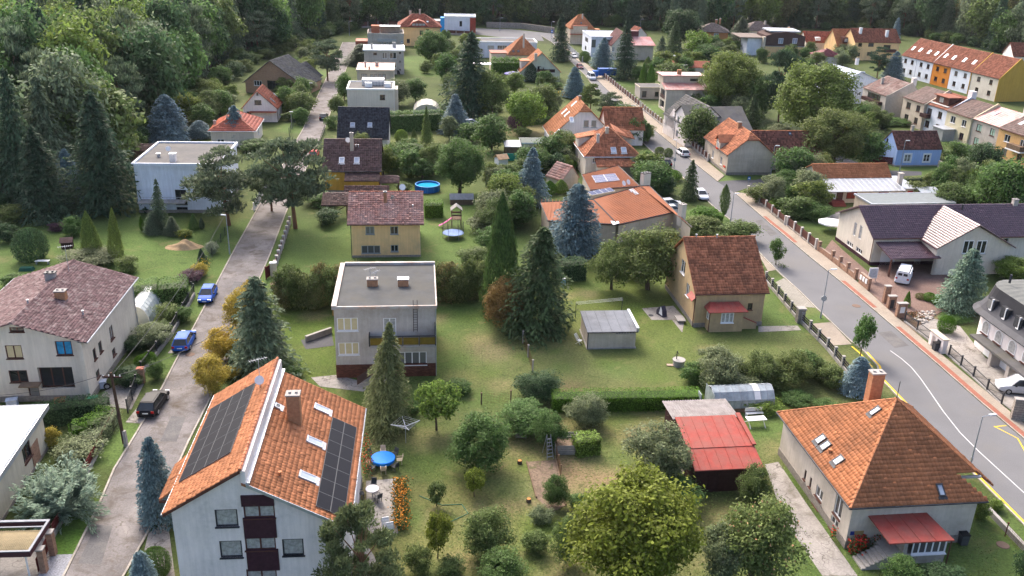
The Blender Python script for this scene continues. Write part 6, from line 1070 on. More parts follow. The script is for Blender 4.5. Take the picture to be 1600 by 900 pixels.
PLANTS = """
fir|168|352|140|118|s|towering dark spruce touching the left wall of the white-blue house
fir|80|356|196|96|s|broad dark spruce standing left of the towering spruce at the forest edge
bluespruce|113|325|232|44|B|pale blue spruce squeezed between two dark spruces
bluespruce|265|232|146|70|B|big silver blue spruce behind the white-blue flat roof
bluespruce|312|222|188|50|b|low spreading blue-grey conifer right of the big silver spruce
bluespruce|369|232|164|42|b|small blue spruce in front of the salmon roof
spruce|251|366|278|30|n|slim grey-green spruce against the white-blue wall
bluespruce|240|370|330|32|n|squat blue conifer at the foot of the slim spruce, left side
bluespruce|270|372|338|28|n|squat blue conifer at the foot of the slim spruce, right side
pine|358|352|210|128|n|spreading pine right of the white-blue house
pine|462|357|188|128|n|tall leaning pine over the left street kerb
pine|425|330|238|66|n|smaller pine crown between the two street pines
cone|146|412|330|44|t|feathery yellow-green cypress, left of a pair above the maroon roof
cone|182|414|324|36|t|feathery yellow-green cypress, right of a pair above the maroon roof
ball|50|416|352|54|d|dark cloud-pruned tree on the far left lawn
bushhd|142|428|380|96|e|wide pale leafy shrub behind the maroon roof
bush|200|432|395|40|o|ragged olive shrub right of the pale shrub behind the maroon roof
bush|116|374|334|36|g|round green shrub below the towering spruce
bush|22|356|316|56|o|olive shrub at the left edge by the forest
bush|12|385|345|40|d|dark low shrub at the left photo edge
bush|90|366|345|28|p|deep purple shrub in front of the dark spruces
bush|55|335|312|44|y|yellowish shrub at the foot of the forest
thuja|222|362|337|9|h|tiny columnar thuja, left of two before the white-blue terrace
thuja|232|362|339|9|h|tiny columnar thuja, right of two before the white-blue terrace
cone|303|362|334|22|g|light green cone conifer right of the slim spruce
thuja|316|360|340|10|s|dark little column conifer at the lawn corner
bush|332|400|376|22|w|whitish variegated round shrub by the left street fence
cone|316|414|388|20|s|dark small conifer beside the whitish shrub
bush|288|374|356|24|y|yellow flowering shrub in front of the white-blue house
bush|300|446|418|40|p|purple-brown barberry by the street fence
bush|312|436|408|28|Y|yellow-flowered perennial clump above the purple barberry
bush|20|455|425|40|g|green shrub left of the maroon roof top
bushhd|238|550|502|64|e|large pale-tipped shrub on the right of the cream house
bush|270|478|448|36|o|yellow-green shrub behind the upper blue car fence
bush|262|510|470|42|o|olive shrub by the iron fence below the film tunnel
bush|210|552|522|40|d|dark shrub against the cream house wall
ball|222|578|553|24|h|small bright clipped ball by the iron fence
bush|198|610|572|52|d|dark green shrub mass beside the wooden pole
bush|246|596|562|28|g|green bush growing outside the iron fence
ball|234|572|548|22|h|clipped ball shrub behind the small bright ball
bush|215|604|580|30|g|low green bush beside the brick mailbox pillar
juniper|98|822|712|140|j|huge silvery sprawling juniper beside the left street
bush|126|726|682|76|e|pale grey-green shrub behind the silvery juniper
bush|78|704|668|32|Y|yellow-green shrub near the low cream house corner
bluespruce|250|826|680|66|b|tall narrow blue spruce between the street and the orange roof
bluespruce|228|940|862|60|b|small blue spruce at the bottom edge near the white gable
ball|246|906|854|50|g|dark green clipped bush at the bottom edge near the white gable
fir|412|602|430|128|n|broad bluish fir above the orange roof
bushhd|350|574|506|60|Y|golden conifer at the street side, middle of three
bushhd|376|526|448|56|Y|golden conifer behind the broad fir, highest up the street
bushhd|332|624|552|60|Y|golden conifer near the orange roof top, lowest of three
bushhd|396|480|432|42|Y|small golden conifer by the brick pillar
bush|360|596|570|34|Y|low golden bush squeezed under the taller golden conifers
bush|445|600|560|60|g|green undergrowth right of the broad fir
droopspruce|603|686|503|104|D|golden-green drooping spruce in front of the grey cube house
young|682|672|590|70|l|light green young tree right of the drooping spruce
bushhd|751|748|640|100|g|dense rounded drooping bush tree in the middle of the orchard lawn
bushhd|818|690|624|92|g|leafy green shrub in front of the clipped hedge end
bushhd|843|634|574|78|d|dark rounded shrub at the left end of the clipped hedge
cone|784|508|302|86|V|tall bright green cone thuja behind the central lawn
fir|838|535|350|126|S|broad dark spruce right of the tall cone thuja
bushhd|788|524|428|68|r|rust-brown dying conifer in front of the tall cone thuja
bush|812|524|470|52|k|olive conifer shrub between the rusty thuja and the spruce
bluespruce|896|412|286|86|b|large blue spruce in front of the angled orange metal roof
bluespruce|828|330|230|54|b|slim tall blue spruce left of the angled orange roof
broad|718|302|206|86|g|big round green tree beside the round blue pool
appletree|1012|452|338|112|o|spreading olive tree with a forked trunk behind the tan house
appletree|955|452|366|72|o|small olive tree between the blue spruce and the forked tree
bush|985|440|395|50|g|green shrub under the forked olive tree
broadhd|985|918|726|226|y|great yellow-green tree filling the bottom centre
appletree|1172|905|762|140|o|apple tree dotted with pale fruit at the bottom right
appletree|1178|790|722|54|k|small apple tree by the right corner of the red roof
appletree|1025|756|650|116|e|grey-green pear tree left of the red-roofed shed
bushhd|1052|800|742|96|g|big-leaved dark plants below the grey-green pear tree
bushhd|916|676|610|70|e|grey-green currant bush near the compost boards
bushhd|762|880|792|84|k|rounded olive bush on the dry orchard lawn
bushhd|786|930|858|86|g|grey-green shrub cut by the bottom edge
young|684|872|798|46|y|lime yellow sapling on the lower lawn
young|682|790|752|34|k|thin olive sapling above the lime yellow one
young|741|776|730|36|y|yellow-leaved sapling under the drooping bush tree
pinehd|572|985|768|156|P|dark pine covering the corner of the white gable
bush|655|902|850|46|o|low olive plants at the bottom beside the pine
bushhd|868|800|740|44|g|tall vegetable plants in the garden bed
bushhd|884|890|800|56|k|leafy berry canes left of the great yellow-green tree
bush|846|822|790|40|e|pale leafy plants at the lower end of the garden bed
appletree|1118|606|534|84|e|grey-green plum tree below the tan house
appletree|1188|602|544|66|k|olive bush tree right of the grey-green plum
appletree|1240|600|540|64|o|yellow-green shrub near the plank fence
bush|1270|598|552|56|o|loose shrub at the plank fence right end
bush|1150|606|566|40|k|twiggy brown-green shrub between two plum trees
bluespruce|1339|622|558|56|B|small silvery blue spruce at the bend of the right street
young|1344|556|488|38|g|street tree by the pale driveway on the right street
young|1212|414|371|27|g|young street tree above the grid parking bay
poplar|1130|342|288|20|k|slim yellowing street tree at the junction
bushhd|1402|930|866|64|g|green shrub before the porch steps bottom right
bush|1470|926|880|70|d|dark low shrub below the white bay window
bush|1532|816|776|28|t|bright shrub at the right corner of the pyramid roof villa
bush|1598|925|850|46|d|dark shrub in the bottom right corner
bush|1555|800|780|24|l|light green ground plants by the yellow kerb line
bush|1245|640|612|50|g|green shrubs behind the glasshouse
bush|1290|648|622|40|g|low shrubs above the pyramid roof
bluespruce|1498|498|388|70|j|blue-green spruce with pale tips by the plum-roofed house
ball|1477|524|492|29|h|neat clipped mushroom-shaped shrub by the white gate pillars
cone|1416|482|455|17|h|small green cone conifer behind the brick pillars
ball|1452|474|456|22|h|low bright green cushion conifer, left one by the spruce
ball|1466|480|459|24|h|low bright green cushion conifer, right one by the spruce
ball|1438|470|457|18|u|brownish round cushion conifer by the brick gate
bush|1492|508|488|50|g|creeping dark juniper mat in front of the blue-green spruce
bushhd|1582|448|396|66|l|light green tree at the right edge before the plum-roofed house
broad|1236|286|222|66|g|green tree hiding the end of the beige corner house
bush|1192|326|284|54|o|olive shrub in the corner garden behind the white posts
bush|1215|334|304|40|l|light green clipped shrub in the corner garden
bush|1243|350|300|58|k|mixed shrub in the middle of the corner garden
bush|1270|352|312|48|g|green shrub beside the red front steps
cone|1258|340|315|16|s|dark green small cone in the flower garden
ball|1222|322|312|22|h|bright flat-topped bush, upper of two by the white posts
ball|1227|342|328|22|h|bright flat-topped bush, lower of two by the white posts
broad|1138|176|68|104|t|broad walnut tree behind the grey two-gabled house
broad|1262|222|80|136|t|huge walnut tree in the upper right gardens
broad|1300|262|158|104|o|yellow-green tree above the orange-ridged cottage
broad|1350|262|200|60|g|green tree right of the yellow-green one above the cottage
pine|1216|190|60|56|s|dark pine between the two walnut trees
broad|1185|185|118|50|g|green tree in the gap below the brown mansard
fir|1172|222|146|40|S|tall dark conifer behind the beige corner house
broad|1092|234|160|62|k|dark round tree in front of the white two-gabled house
bush|1215|222|190|46|e|grey-green shrubs in shade under the walnut tree
bush|1130|205|178|52|l|light shrubs behind the white terrace
droopspruce|1156|84|26|56|n|drooping grey-green cedar beside the orange brick house
young|1086|94|42|44|l|light green birch left of the orange brick house
spruce|1051|90|32|34|S|dark spruce in the row left of the light birch
broad|1062|76|5|64|d|domed dark tree rising above the spruce row
spruce|1031|110|56|32|n|blue-green spruce beside the bright greenhouse
broad|1105|100|64|44|g|green tree below the orange brick house
bluespruce|1394|130|80|34|b|blue spruce in front of the upper terraced row
pine|1370|122|66|32|s|dark pine left of the blue spruce before the yellow pair
bluespruce|1398|64|27|17|B|slim blue spruce rising behind the yellow pair
bushhd|1442|256|206|56|g|green bush at the right side of the blue house
bush|1495|262|215|50|g|green shrub below the grey terraced house
broad|1535|272|218|54|d|dark tree below the orange-beige terraced house
broad|1562|344|240|80|g|big round tree behind the plum roof right end
broad|1596|340|278|54|l|light green tree at the right photo edge
broad|1478|332|278|50|k|small fruit tree in the dry meadow behind the plum roof
bush|1462|328|294|32|h|bright green shrub by the garden hut
bush|1430|318|280|40|o|olive shrubs behind the cottage chimney
bush|1525|324|290|50|k|loose shrubs at the meadow edge
bush|1345|222|190|66|k|overgrown green bank below the lower terraced row, left part
bush|1395|205|178|60|g|overgrown green bank below the lower terraced row, middle part
bush|1320|205|168|50|o|yellow-green bank shrub left of the lower terraced row
fir|730|196|48|82|s|towering dark fir behind the grassy orchard
bluespruce|712|218|146|50|b|blue spruce at the foot of the towering fir
broad|769|182|104|52|o|yellowing tree with a clear trunk on the orchard grass
broad|820|204|136|56|l|bright green tree beside the purple shrub
broad|848|184|126|52|o|olive tree behind the bright green tree
broad|768|236|174|62|g|green orchard tree right of the blue spruce
broad|738|222|186|50|g|dark orchard tree near the big round tree
ball|808|206|174|30|p|dark purple plum shrub on the orchard grass
bush|818|218|196|28|o|small olive shrub below the purple plum
bluespruce|898|160|104|40|b|blue spruce left of the right street, above the white gable
fir|876|102|22|36|s|very tall dark conifer beside the far right street
pine|952|196|136|40|n|grey-green pine between the white gable and the street
pine|922|182|122|34|k|yellowish pine left of the grey-green one
thuja|830|132|98|26|s|dark columnar conifer in front of the pale green house
broad|700|130|78|40|g|green garden tree left of the towering fir
broad|620|165|118|44|e|grey-green fruit tree right of the plain cream cube
broad|650|160|118|40|g|leafy garden tree above the pool cover
broad|676|102|40|60|g|large leafy tree in front of the far yellow villa
droopspruce|667|242|166|32|t|yellow-green drooping conifer beside the trimmed tall hedge
ball|627|226|200|22|l|bright yellow-green clipped ball on the lawn
cone|647|222|201|14|o|small olive cone beside the bright ball
bush|615|270|228|42|l|bright lime shrub right of the ochre house
bush|645|262|226|44|k|pinkish olive shrub right of the lime one
bush|672|262|238|50|d|dark blue-green shrub row behind the pool
bush|632|304|282|28|k|sprawling shrub in front of the pool
broad|538|156|112|28|g|leafy tree between the street and the orange-roofed cube
broad|529|180|146|26|o|small tree with yellow leaves by the street wall
bush|518|206|177|26|g|rounded bush by the charcoal slate roof
bush|500|330|292|60|g|green shrub below the ochre house wall
bush|510|358|322|44|d|dark bush at the left of the pale yellow house
pine|512|126|50|56|n|large pine on the left side of the far street
bluespruce|566|112|68|60|n|broad grey-blue cedar right of the far street
spruce|595|106|70|17|S|thin spruce in front of the grey-brown cube
bush|455|182|150|44|g|shrub in the white gable garden
broad|448|170|138|34|g|small round tree right of the white gable
bush|400|245|212|50|g|green shrub below the salmon bungalow
broad|345|180|135|40|g|garden tree at the forest edge left of the white gable
broad|292|190|140|50|y|yellowing tree behind the big silver spruce
broad|318|196|158|40|g|green fruit tree by the salmon bungalow
thuja|1004|138|98|14|h|columnar thuja, left of the pair beside the street wall
thuja|1016|140|100|15|h|columnar thuja, right of the pair beside the street wall
fir|976|132|30|44|s|tall dark spruce in front of the cream house
bluespruce|940|112|58|34|b|silver-blue spruce before the modern blue-white house
ball|913|100|78|20|g|rounded clipped shrub by the far street pavement
ball|880|90|75|24|g|round clipped shrub behind the very tall conifer
thuja|1011|112|88|14|o|olive cone thuja near the pink lean-to
ball|1020|128|112|28|l|bright clipped mound behind the low annex
broad|1045|136|92|50|k|dark olive tree behind the patchy red roof
broad|1000|128|100|28|g|green garden tree left of the low annex
spruce|1076|318|248|34|S|dark green spruce at the kerb by the parked white car
ball|1047|288|262|38|h|large clipped green hedge block behind the angled roof
ball|1030|244|228|16|k|grey-green round shrub by the parking bay, left
ball|1044|248|230|16|k|grey-green round shrub by the parking bay, right
broad|1007|218|196|26|l|bright small tree by the street below the pyramid villa
poplar|1012|225|192|12|g|thin street tree beside the bright small tree
broad|905|220|196|46|e|pale apricot tree before the tall white gable
bush|860|262|232|40|g|green shrubs right of the long low garage
ball|887|268|246|34|h|clipped dome shrub left of the pyramid villa
bush|842|250|236|26|g|dark shrub under the garage window
thuja|858|308|282|26|h|green thuja by the striped shed, left
thuja|876|306|280|24|l|yellow-tipped thuja by the striped shed, right
broad|790|318|262|56|g|leafy shrub tree left of the slim tall blue spruce
broad|770|352|292|60|e|grey-green fruit tree beside the play tower
bush|752|372|330|50|e|grey-green shrub right of the trampoline
bush|740|425|380|56|o|loose shrub right end of the long hedge
bush|765|400|350|50|g|green shrub behind the tall cone thuja
bush|805|362|338|34|g|shrub in front of the angled roof left gable
broad|1095|368|334|60|o|small spreading tree behind the tan roof
broad|1156|376|340|56|k|olive tree right of the tan roof ridge
bush|1100|356|318|50|h|dense green hedge shrub beside the street above the tan roof
ball|1238|306|278|24|g|rounded grey shrub by the corner garden
bush|1152|624|574|74|e|grey-green thicket shrub left of the plank fence thicket middle
bush|1212|616|560|72|k|dense olive thicket shrub in the middle of the plank fence thicket
bush|1258|596|546|54|g|green thicket shrub near the square stone pillar end
bush|1298|612|566|46|o|yellowing thicket shrub right by the plank fence posts
bush|1084|606|562|44|g|green shrub at the left end of the plum tree row
bush|1188|650|616|64|l|light green shrub directly behind the glasshouse roof
appletree|1122|915|812|84|e|pale apple tree left of the dotted apple tree
bush|286|508|478|32|g|green shrub behind the iron railing between the two blue cars
bush|252|532|500|38|k|olive shrub between film tunnel and iron railing
bush|716|622|590|44|g|low shrub behind the light green young tree
bush|640|650|620|40|g|low green shrub beside the drooping spruce foot
bush|905|800|770|40|g|berry bush at the left foot of the great tree
bush|835|868|828|46|k|vegetable row plants left of the berry canes
bush|705|905|868|48|k|olive plants at the bottom of the lime sapling lawn
appletree|860|700|640|56|g|small green apple tree beside the step ladder
bush|1020|640|618|40|g|green shrub against the clipped hedge right part
bush|1255|690|655|34|g|green shrub between white table and pyramid roof
"""
for ln in PLANTS.strip().split('\n'):
    k, bx, by, ty, w, c, lb = ln.split('|'); r = plant(k, float(bx), float(by), float(ty), float(w), c, lb)
    if 'pale fruit' in lb:
        V = np.empty(len(r.children[0].data.vertices)*3, np.float32); r.children[0].data.vertices.foreach_get('co', V); V = V.reshape(-1, 4, 3).mean(1); V = V[rng.integers(0, len(V), 170)]*1.03
        o = link('fruit', fast_mesh('fruit', cards(V, unit_vec(170)*.5+np.array([0, -.6, .6]), .014, 1.0), 4, mat('pale_fruit', (.55, .30, .16), isl=.35)), r); o['kind'] = 'stuff'
# forest: every crown an object, sharing meshes
def side(p, poly):
    return bool(inside2(poly, np.array([p[0]]), np.array([p[1]]))[0])
FB = [(-14, 345), (60, 322), (118, 322), (205, 228), (235, 205), (290, 165), (345, 130), (376, 104), (430, 84), (470, 72), (530, 52), (560, 46), (640, 40), (735, 40), (800, 38), (880, 38), (960, 42), (1060, 52), (1140, 46), (1240, 44), (1330, 48), (1410, 54), (1480, 66), (1545, 78), (1640, 98)]
edge = [at(*q) for q in FB]; fp = [(p.x, p.y) for p in edge]; fpoly = [(-150, fp[0][1])]+fp+[(250, 470), (-260, 470)]
pts = []
y = 130.0
while y < 470:
    x = -230.0+random.uniform(0, 6); st = 9.2
    while x < 260:
        q = (x+random.uniform(-2.6, 2.6), y+random.uniform(-2.6, 2.6)); u = proj((q[0], q[1], 10))
        if side(q, fpoly) and -70 < u[0] < 1670:
            dmin = min((q[0]-p[0])**2+(q[1]-p[1])**2 for p in fp)**.5; d2 = min(abs(q[1]-p[1]) for p in fp if abs(p[0]-q[0]) < 25) if any(abs(p[0]-q[0]) < 25 for p in fp) else 99
            if u[0] < 545 or d2 < 58: pts.append((dmin, q))
        st = 10.6 if u[0] < 560 else 8.6; x += st*random.uniform(.85, 1.15)
    y += st*.86
pts.sort(key=lambda t: math.hypot(t[1][0], t[1][1])); FL = {0: ('broadleaf forest tree in the dense wood along the left and top edges', 'broadleaf trees of the surrounding forest'), 1: ('dark conifer in the dense wood along the left and top edges', 'conifers of the surrounding forest'), 2: ('pine in the dense wood along the left and top edges', 'pines of the surrounding forest')}
cntb = 0
rest = []
for i, (dm, q) in enumerate(pts):
    r_ = random.random(); k = 0 if r_ < .64 else (1 if r_ < .88 else 2); H = random.uniform(17, 26)*(.85 if dm < 8 else 1); p = Vector((q[0], q[1], 0))
    if k == 0:
        cntb += 1
        if cntb > 300: rest.append((p, H)); continue
        c = random.choice(['g', 'd', 'g', 'n', 'k', 't', 'd', 'n', 'd']); c = COLS[c]
        if q[0] > 90 and random.random() < .3: c = COLS['u']
        plant_at(p, random.choice(['broad', 'broad', 'airy']), H, random.uniform(11, 16), c, FL[0][0], 'tree', 'forest_tree', FL[0][1])
    elif k == 1: plant_at(p, random.choice(['spruce', 'fir']), H*1.12, random.uniform(7, 10), random.choice(['s', 's', 'S', 'n']), FL[1][0], 'tree', 'forest_conifer', FL[1][1])
    else: plant_at(p, 'pine', H*1.05, random.uniform(9, 12), 'n', FL[2][0], 'tree', 'forest_pine', FL[2][1])
if rest:
    VV = []
    for p, H in rest:
        V, _ = broad(40, 1700, .05, zb=.02); V = V*np.array([12, 12, H])+np.array(p); VV.append(V)
    o = link('forest', fast_mesh('forest', np.concatenate(VV), 4, LEAF)); o.color = (.08, .12, .045, 1); tag(o, 'far dense forest', 'forest', kind='stuff')
print('forest', len(pts), 'broad', cntb)
# undergrowth along the forest edge and filler shrubs in the gardens
for i in range(0, len(fp)-1):
    a, b_ = Vector((*fp[i], 0)), Vector((*fp[i+1], 0)); n = max(1, int((b_-a).length/3))
    for j in range(n):
        p = a.lerp(b_, (j+random.random())/n)+Vector((random.uniform(-2, 2), random.uniform(0, 3)+(j % 2)*random.uniform(3, 14), 0)); plant_at(p, 'bush', random.uniform(2.5, 5.5), random.uniform(4, 7), random.choice('gdokd'), 'wild shrub in the undergrowth at the foot of the forest', 'shrub', 'wild_shrub', 'undergrowth along the forest edge')
def hedge(pts, h, w, col, label, lump=.12, ls=.085, dens=55, name='hedge', flat=False):
    P = [at(*q) for q in pts]; c = sum(P, Vector())/len(P); b = MB(); C = []; Nn = []
    for a, e in zip(P[:-1], P[1:]):
        d = (e-a); L = d.length; d.normalize(); n = Vector((d.y, -d.x, 0)); b.prism([a-c+n*w*.38, e-c+n*w*.38, e-c-n*w*.38, a-c-n*w*.38], (0, 0, h*.84))
        for (area, fn) in ((L*h*2, 0), (L*w, 1), (w*h*2, 2)):
            k = int(area*dens); t = rng.random(k)*L; z = rng.random(k)*h; s = rng.uniform(-.5, .5, k)*w; g = np.where(rng.random(k) < .5, -1.0, 1.0)
            if fn == 0: s = g*w*.5; nv = np.outer(g, np.array(n))
            elif fn == 1: z = np.full(k, h); nv = np.tile([0, 0, 1.0], (k, 1))
            else: t = np.where(g > 0, L, 0); nv = np.outer(g, np.array(d))
            lum = lump*np.sin(t*2.1+z*1.3)*np.sin(t*.77+1.1)+rng.normal(0, .05, k); z2 = np.maximum(z*(1+lump*.8*np.abs(np.sin(t*1.7))*(z/h)) if not flat else z, .02)
            C.append(np.array(a-c)+np.outer(t, np.array(d))+np.outer(s, np.array(n))+np.outer(z2, [0, 0, 1])+nv*lum[:, None]); Nn.append(norm_rows(nv+unit_vec(k)*.6+np.array([0, 0, .3])))
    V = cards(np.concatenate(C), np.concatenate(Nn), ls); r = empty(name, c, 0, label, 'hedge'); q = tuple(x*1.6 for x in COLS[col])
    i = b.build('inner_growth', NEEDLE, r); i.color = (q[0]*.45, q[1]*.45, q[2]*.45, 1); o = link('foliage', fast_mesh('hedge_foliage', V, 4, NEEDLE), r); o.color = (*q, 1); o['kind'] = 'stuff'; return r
hedge([(862, 638), (1002, 636), (1092, 634)], 1.7, 1.9, 'h', 'long neatly clipped bright green hedge across the central garden', .03, .07, 90, flat=True)
for i in range(40):
    t = i/39; p = at(441+t*310, 480-t*13)+Vector((random.uniform(-.5, .5), random.uniform(-.6, .6), 0)); k = random.choice(['thuja', 'bush', 'bush']); plant_at(p, k, random.uniform(4.0, 5.4), random.uniform(3.0, 4.0), random.choice([(.115, .105, .04), (.09, .11, .036), (.075, .10, .03)]), 'brownish-green conifer in the tall hedge row behind the grey cube house', 'hedge', 'hedge_conifer', 'conifers of the tall hedge row')
hedge([(604, 206), (692, 202)], 4.2, 2.2, 'g', 'tall trimmed dark green hedge right of the charcoal slate roof', .06, .12, 45)
hedge([(664, 338), (692, 338)], 2.4, 2.0, 'h', 'short clipped hedge block left of the trampoline lawn', .05, .1, 60); hedge([(866, 436), (912, 434)], 2.6, 2.4, 'd', 'dark clipped hedge below the large blue spruce', .06, .1, 60)
hedge([(768, 121), (812, 121)], 5.2, 3.4, 'h', 'high rounded green hedge in front of the tan pyramid-roofed house', .15, .16, 30)
hedge([(820, 196), (866, 192)], 1.4, 1.4, 'g', 'low hedge across the orchard grass below the tall white gable', .08, .12, 40); hedge([(876, 236), (899, 236)], 3, 2, 'h', 'clipped hedge between the long garage and the pyramid villa', .08, .12, 40)
hedge([(205, 478), (250, 474), (296, 470)], 2.6, 2.6, 'g', 'rounded thuja hedge above the street right of the maroon roof', .22, .1, 60); hedge([(55, 668), (120, 655), (172, 650)], 2.0, 1.8, 'd', 'dark clipped hedge in front of the cream house yard', .1, .09, 60)
hedge([(116, 690), (140, 685), (165, 664)], 1.7, 1.4, 'h', 'row of bright green dwarf thujas behind the dark clipped hedge', .25, .08, 70); hedge([(140, 705), (165, 680), (178, 656)], 1.4, 1.5, 'e', 'lumpy grey-green hedge along the red-brown fence', .2, .08, 70); hedge([(102, 700), (130, 698)], .6, 1.0, 'h', 'low square box hedge on the cream house lawn', .05, .07, 80)
hedge([(1390, 290), (1440, 287), (1500, 284)], 1.2, 1.0, 'd', 'low dark hedge along the lane below the blue house', .08, .1, 50); hedge([(1088, 348), (1128, 352)], 1.8, 1.6, 'h', 'broad clipped hedge at the kerb behind the tan roof', .1, .1, 60); hedge([(590, 100), (625, 100)], 1.5, 1.5, 'g', 'low hedge beside the grey-brown cube house', .1, .14, 40)
# filler shrubs in the back gardens
FILL = [[(560, 250), (700, 250), (700, 290), (640, 300)], [(690, 130), (760, 130), (760, 220), (690, 220)], [(760, 130), (870, 130), (870, 200), (770, 205)], [(730, 300), (820, 290), (830, 360), (740, 370)], [(1060, 170), (1180, 150), (1200, 200), (1130, 210)], [(1300, 210), (1390, 170), (1370, 250), (1310, 260)], [(1440, 300), (1560, 290), (1600, 330), (1480, 320)], [(640, 70), (740, 70), (740, 120), (650, 120)], [(985, 110), (1090, 100), (1120, 120), (1010, 125)], [(440, 130), (490, 130), (470, 200), (430, 190)], [(1180, 300), (1280, 280), (1290, 330), (1230, 345)], [(270, 170), (370, 150), (370, 175), (300, 200)], [(1210, 80), (1330, 80), (1330, 110), (1240, 120)], [(800, 240), (890, 240), (880, 290), (820, 290)], [(1000, 278), (1026, 282), (1044, 306), (1016, 306)], [(660, 300), (700, 300), (700, 330), (660, 330)], [(1090, 70), (1200, 85), (1190, 110), (1090, 110)], [(960, 200), (1000, 215), (1000, 235), (1000, 230)], [(460, 90), (500, 90), (480, 130), (450, 120)], [(1480, 290), (1600, 300), (1600, 335), (1500, 325)]]
EXC = [at(*q) for q in ((1039, 258), (1066, 242), (668, 297), (665, 312), (640, 305), (721, 316), (713, 356), (708, 371), (736, 196), (689, 106), (667, 178), (802, 125), (783, 256), (803, 245), (1046, 323), (1050, 333), (1297, 358), (855, 236), (830, 236), (1000, 146), (880, 285))]
for f in FILL:
    P = [at(*q) for q in f]; poly = [(p.x, p.y) for p in P]; xs, ys = [p[0] for p in poly], [p[1] for p in poly]; n = 0; tr = 0
    while n < 25 and tr < 700:
        tr += 1; q = (random.uniform(min(xs), max(xs)), random.uniform(min(ys), max(ys)))
        if side(q, poly) and all((q[0]-e.x)**2+(q[1]-e.y)**2 > 42 for e in EXC): n += 1; 
        else: continue
        if n < 14: plant_at(Vector((*q, 0)), random.choice(['bush', 'bush', 'young', 'airy']), random.uniform(1.4, 4), random.uniform(2.2, 4.5), random.choice('gdkoegt'), 'leafy garden shrub among others in the back gardens between the houses', 'shrub', 'garden_shrub', 'leafy shrubs of the back gardens')
        else: plant_at(Vector((*q, 0)), random.choice(['airy', 'appletree', 'broad', 'appletree']), random.uniform(3.8, 6.5), random.uniform(4, 7), random.choice('gkoegt'), 'small fruit tree among others in the back gardens between the houses', 'tree', 'garden_tree', 'fruit trees of the back gardens')
# ------------------------------------------------------------ fences, walls and gates
WIRE = mat('wire_mesh_green', (.03, .06, .04), rough=.6); REDBR = mat('red_brown_board', (.10, .022, .02), var=.2); STONEW = mat('rubble_wall', (.25, .22, .19), brick=((.32, .28, .24), (.17, .15, .13), (.5, .25, .03)), var=.3, bump=.4)
def fence(label, pts, h, post=('box', .12, CONC), gap=2.5, fill=None, base=None, cat='fence', name='fence'):
    P = [at(*q) for q in pts]; r = empty(name, P[0], 0, label, cat); O = P[0]; pc = {}
    for a, e in zip(P[:-1], P[1:]):
        d = e-a; L = d.length; ang = math.atan2(d.y, d.x); n = max(1, round(L/gap)); g = L/n; d.normalize(); bz = base[0] if base else 0
        if base: MB().box(0, -base[2]/2, -.1, L, base[2]/2, bz).build('base_wall', base[1], r, a-O, ang)
        for i in range(n+(1 if e == P[-1] else 0)):
            if post: 
                k = ('p', post); w = post[1]
                if k not in pc: pc[k] = MB().box(-w/2, -w/2, 0, w/2, w/2, h+.06).box(-w/2-.03, -w/2-.03, h+.06, w/2+.03, w/2+.03, h+.12).mesh('post', post[2])
                link('post', pc[k], r, a-O+d*g*i, ang)
        if fill:
            w = post[1] if post else 0; l = g-w-.02
            for i in range(n):
                o = a-O+d*(g*i+w/2+.01)
                if fill[0] == 'planks':
                    k = ('k', round(l, 1), fill)
                    if k not in pc: hh = (h-bz-.1)/fill[1]; pc[k] = MB().box(0, -.025, 0, l, .025, hh*.55).mesh('plank', fill[2])
                    for j in range(fill[1]): link('plank', pc[k], r, o+Vector((0, 0, bz+.1+(h-bz-.1)/fill[1]*j)), ang)
                elif fill[0] == 'panel':
                    k = ('k', round(l, 1), fill)
                    if k not in pc:
                        b = MB(); m_ = max(2, int(l/.14))
                        for j in range(m_): b.box(l*j/m_, -.02-.006*(j % 2), bz+.08, l*(j+.93)/m_, .02, h-.05)
                        b.box(0, .02, bz+.25, l, .05, bz+.33); b.box(0, .02, h-.3, l, .05, h-.22); pc[k] = b.mesh('fence_panel', fill[1])
                    link('fence_panel', pc[k], r, o, ang)
                elif fill[0] == 'bars':
                    k = ('k', round(l, 1), fill)
                    if k not in pc:
                        b = MB(); m_ = max(3, int(l/.16))
                        for j in range(m_+1): b.bar((l*j/m_, 0, bz+.08), (l*j/m_, 0, h), .014, 0, 4)
                        b.box(0, -.02, bz+.12, l, .02, bz+.17); b.box(0, -.02, h-.12, l, .02, h-.06); b.bar((0, 0, bz+.15), (l, 0, h-.1), .02, 0, 4); pc[k] = b.mesh('railing_panel', fill[1])
                    link('railing_panel', pc[k], r, o, ang)
                elif fill[0] == 'wire':
                    k = ('k', round(l, 1), fill)
                    if k not in pc:
                        b = MB()
                        for j in range(7): b.bar((0, 0, .1+j*(h-.15)/6), (l, 0, .1+j*(h-.15)/6), .009, 0, 3)
                        for j in range(int(l/.3)+1): b.bar((min(l, j*.3), 0, .1), (min(l, j*.3), 0, h-.05), .007, 0, 3)
                        pc[k] = b.mesh('wire_mesh', fill[1])
                    link('wire_mesh', pc[k], r, o, ang)
    return r
BL = mat('black_boards', (.03, .025, .028), var=.2); PALEP = mat('pale_post', (.46, .43, .40), var=.15, dirt=(.25, .23, .2))
fence('concrete post fence with three dark planks along the right street below the tan house', [(1196, 440), (1246, 500)], 1.35, ('box', .28, CONC), 2.3, ('planks', 3, BL), (.4, CONC, .22)); fence('lower stretch of plank fence running from the square stone pillar to the small silvery spruce', [(1252, 505), (1292, 546), (1328, 590)], 1.35, ('box', .28, CONC), 2.4, ('planks', 3, BL), (.4, CONC, .22))
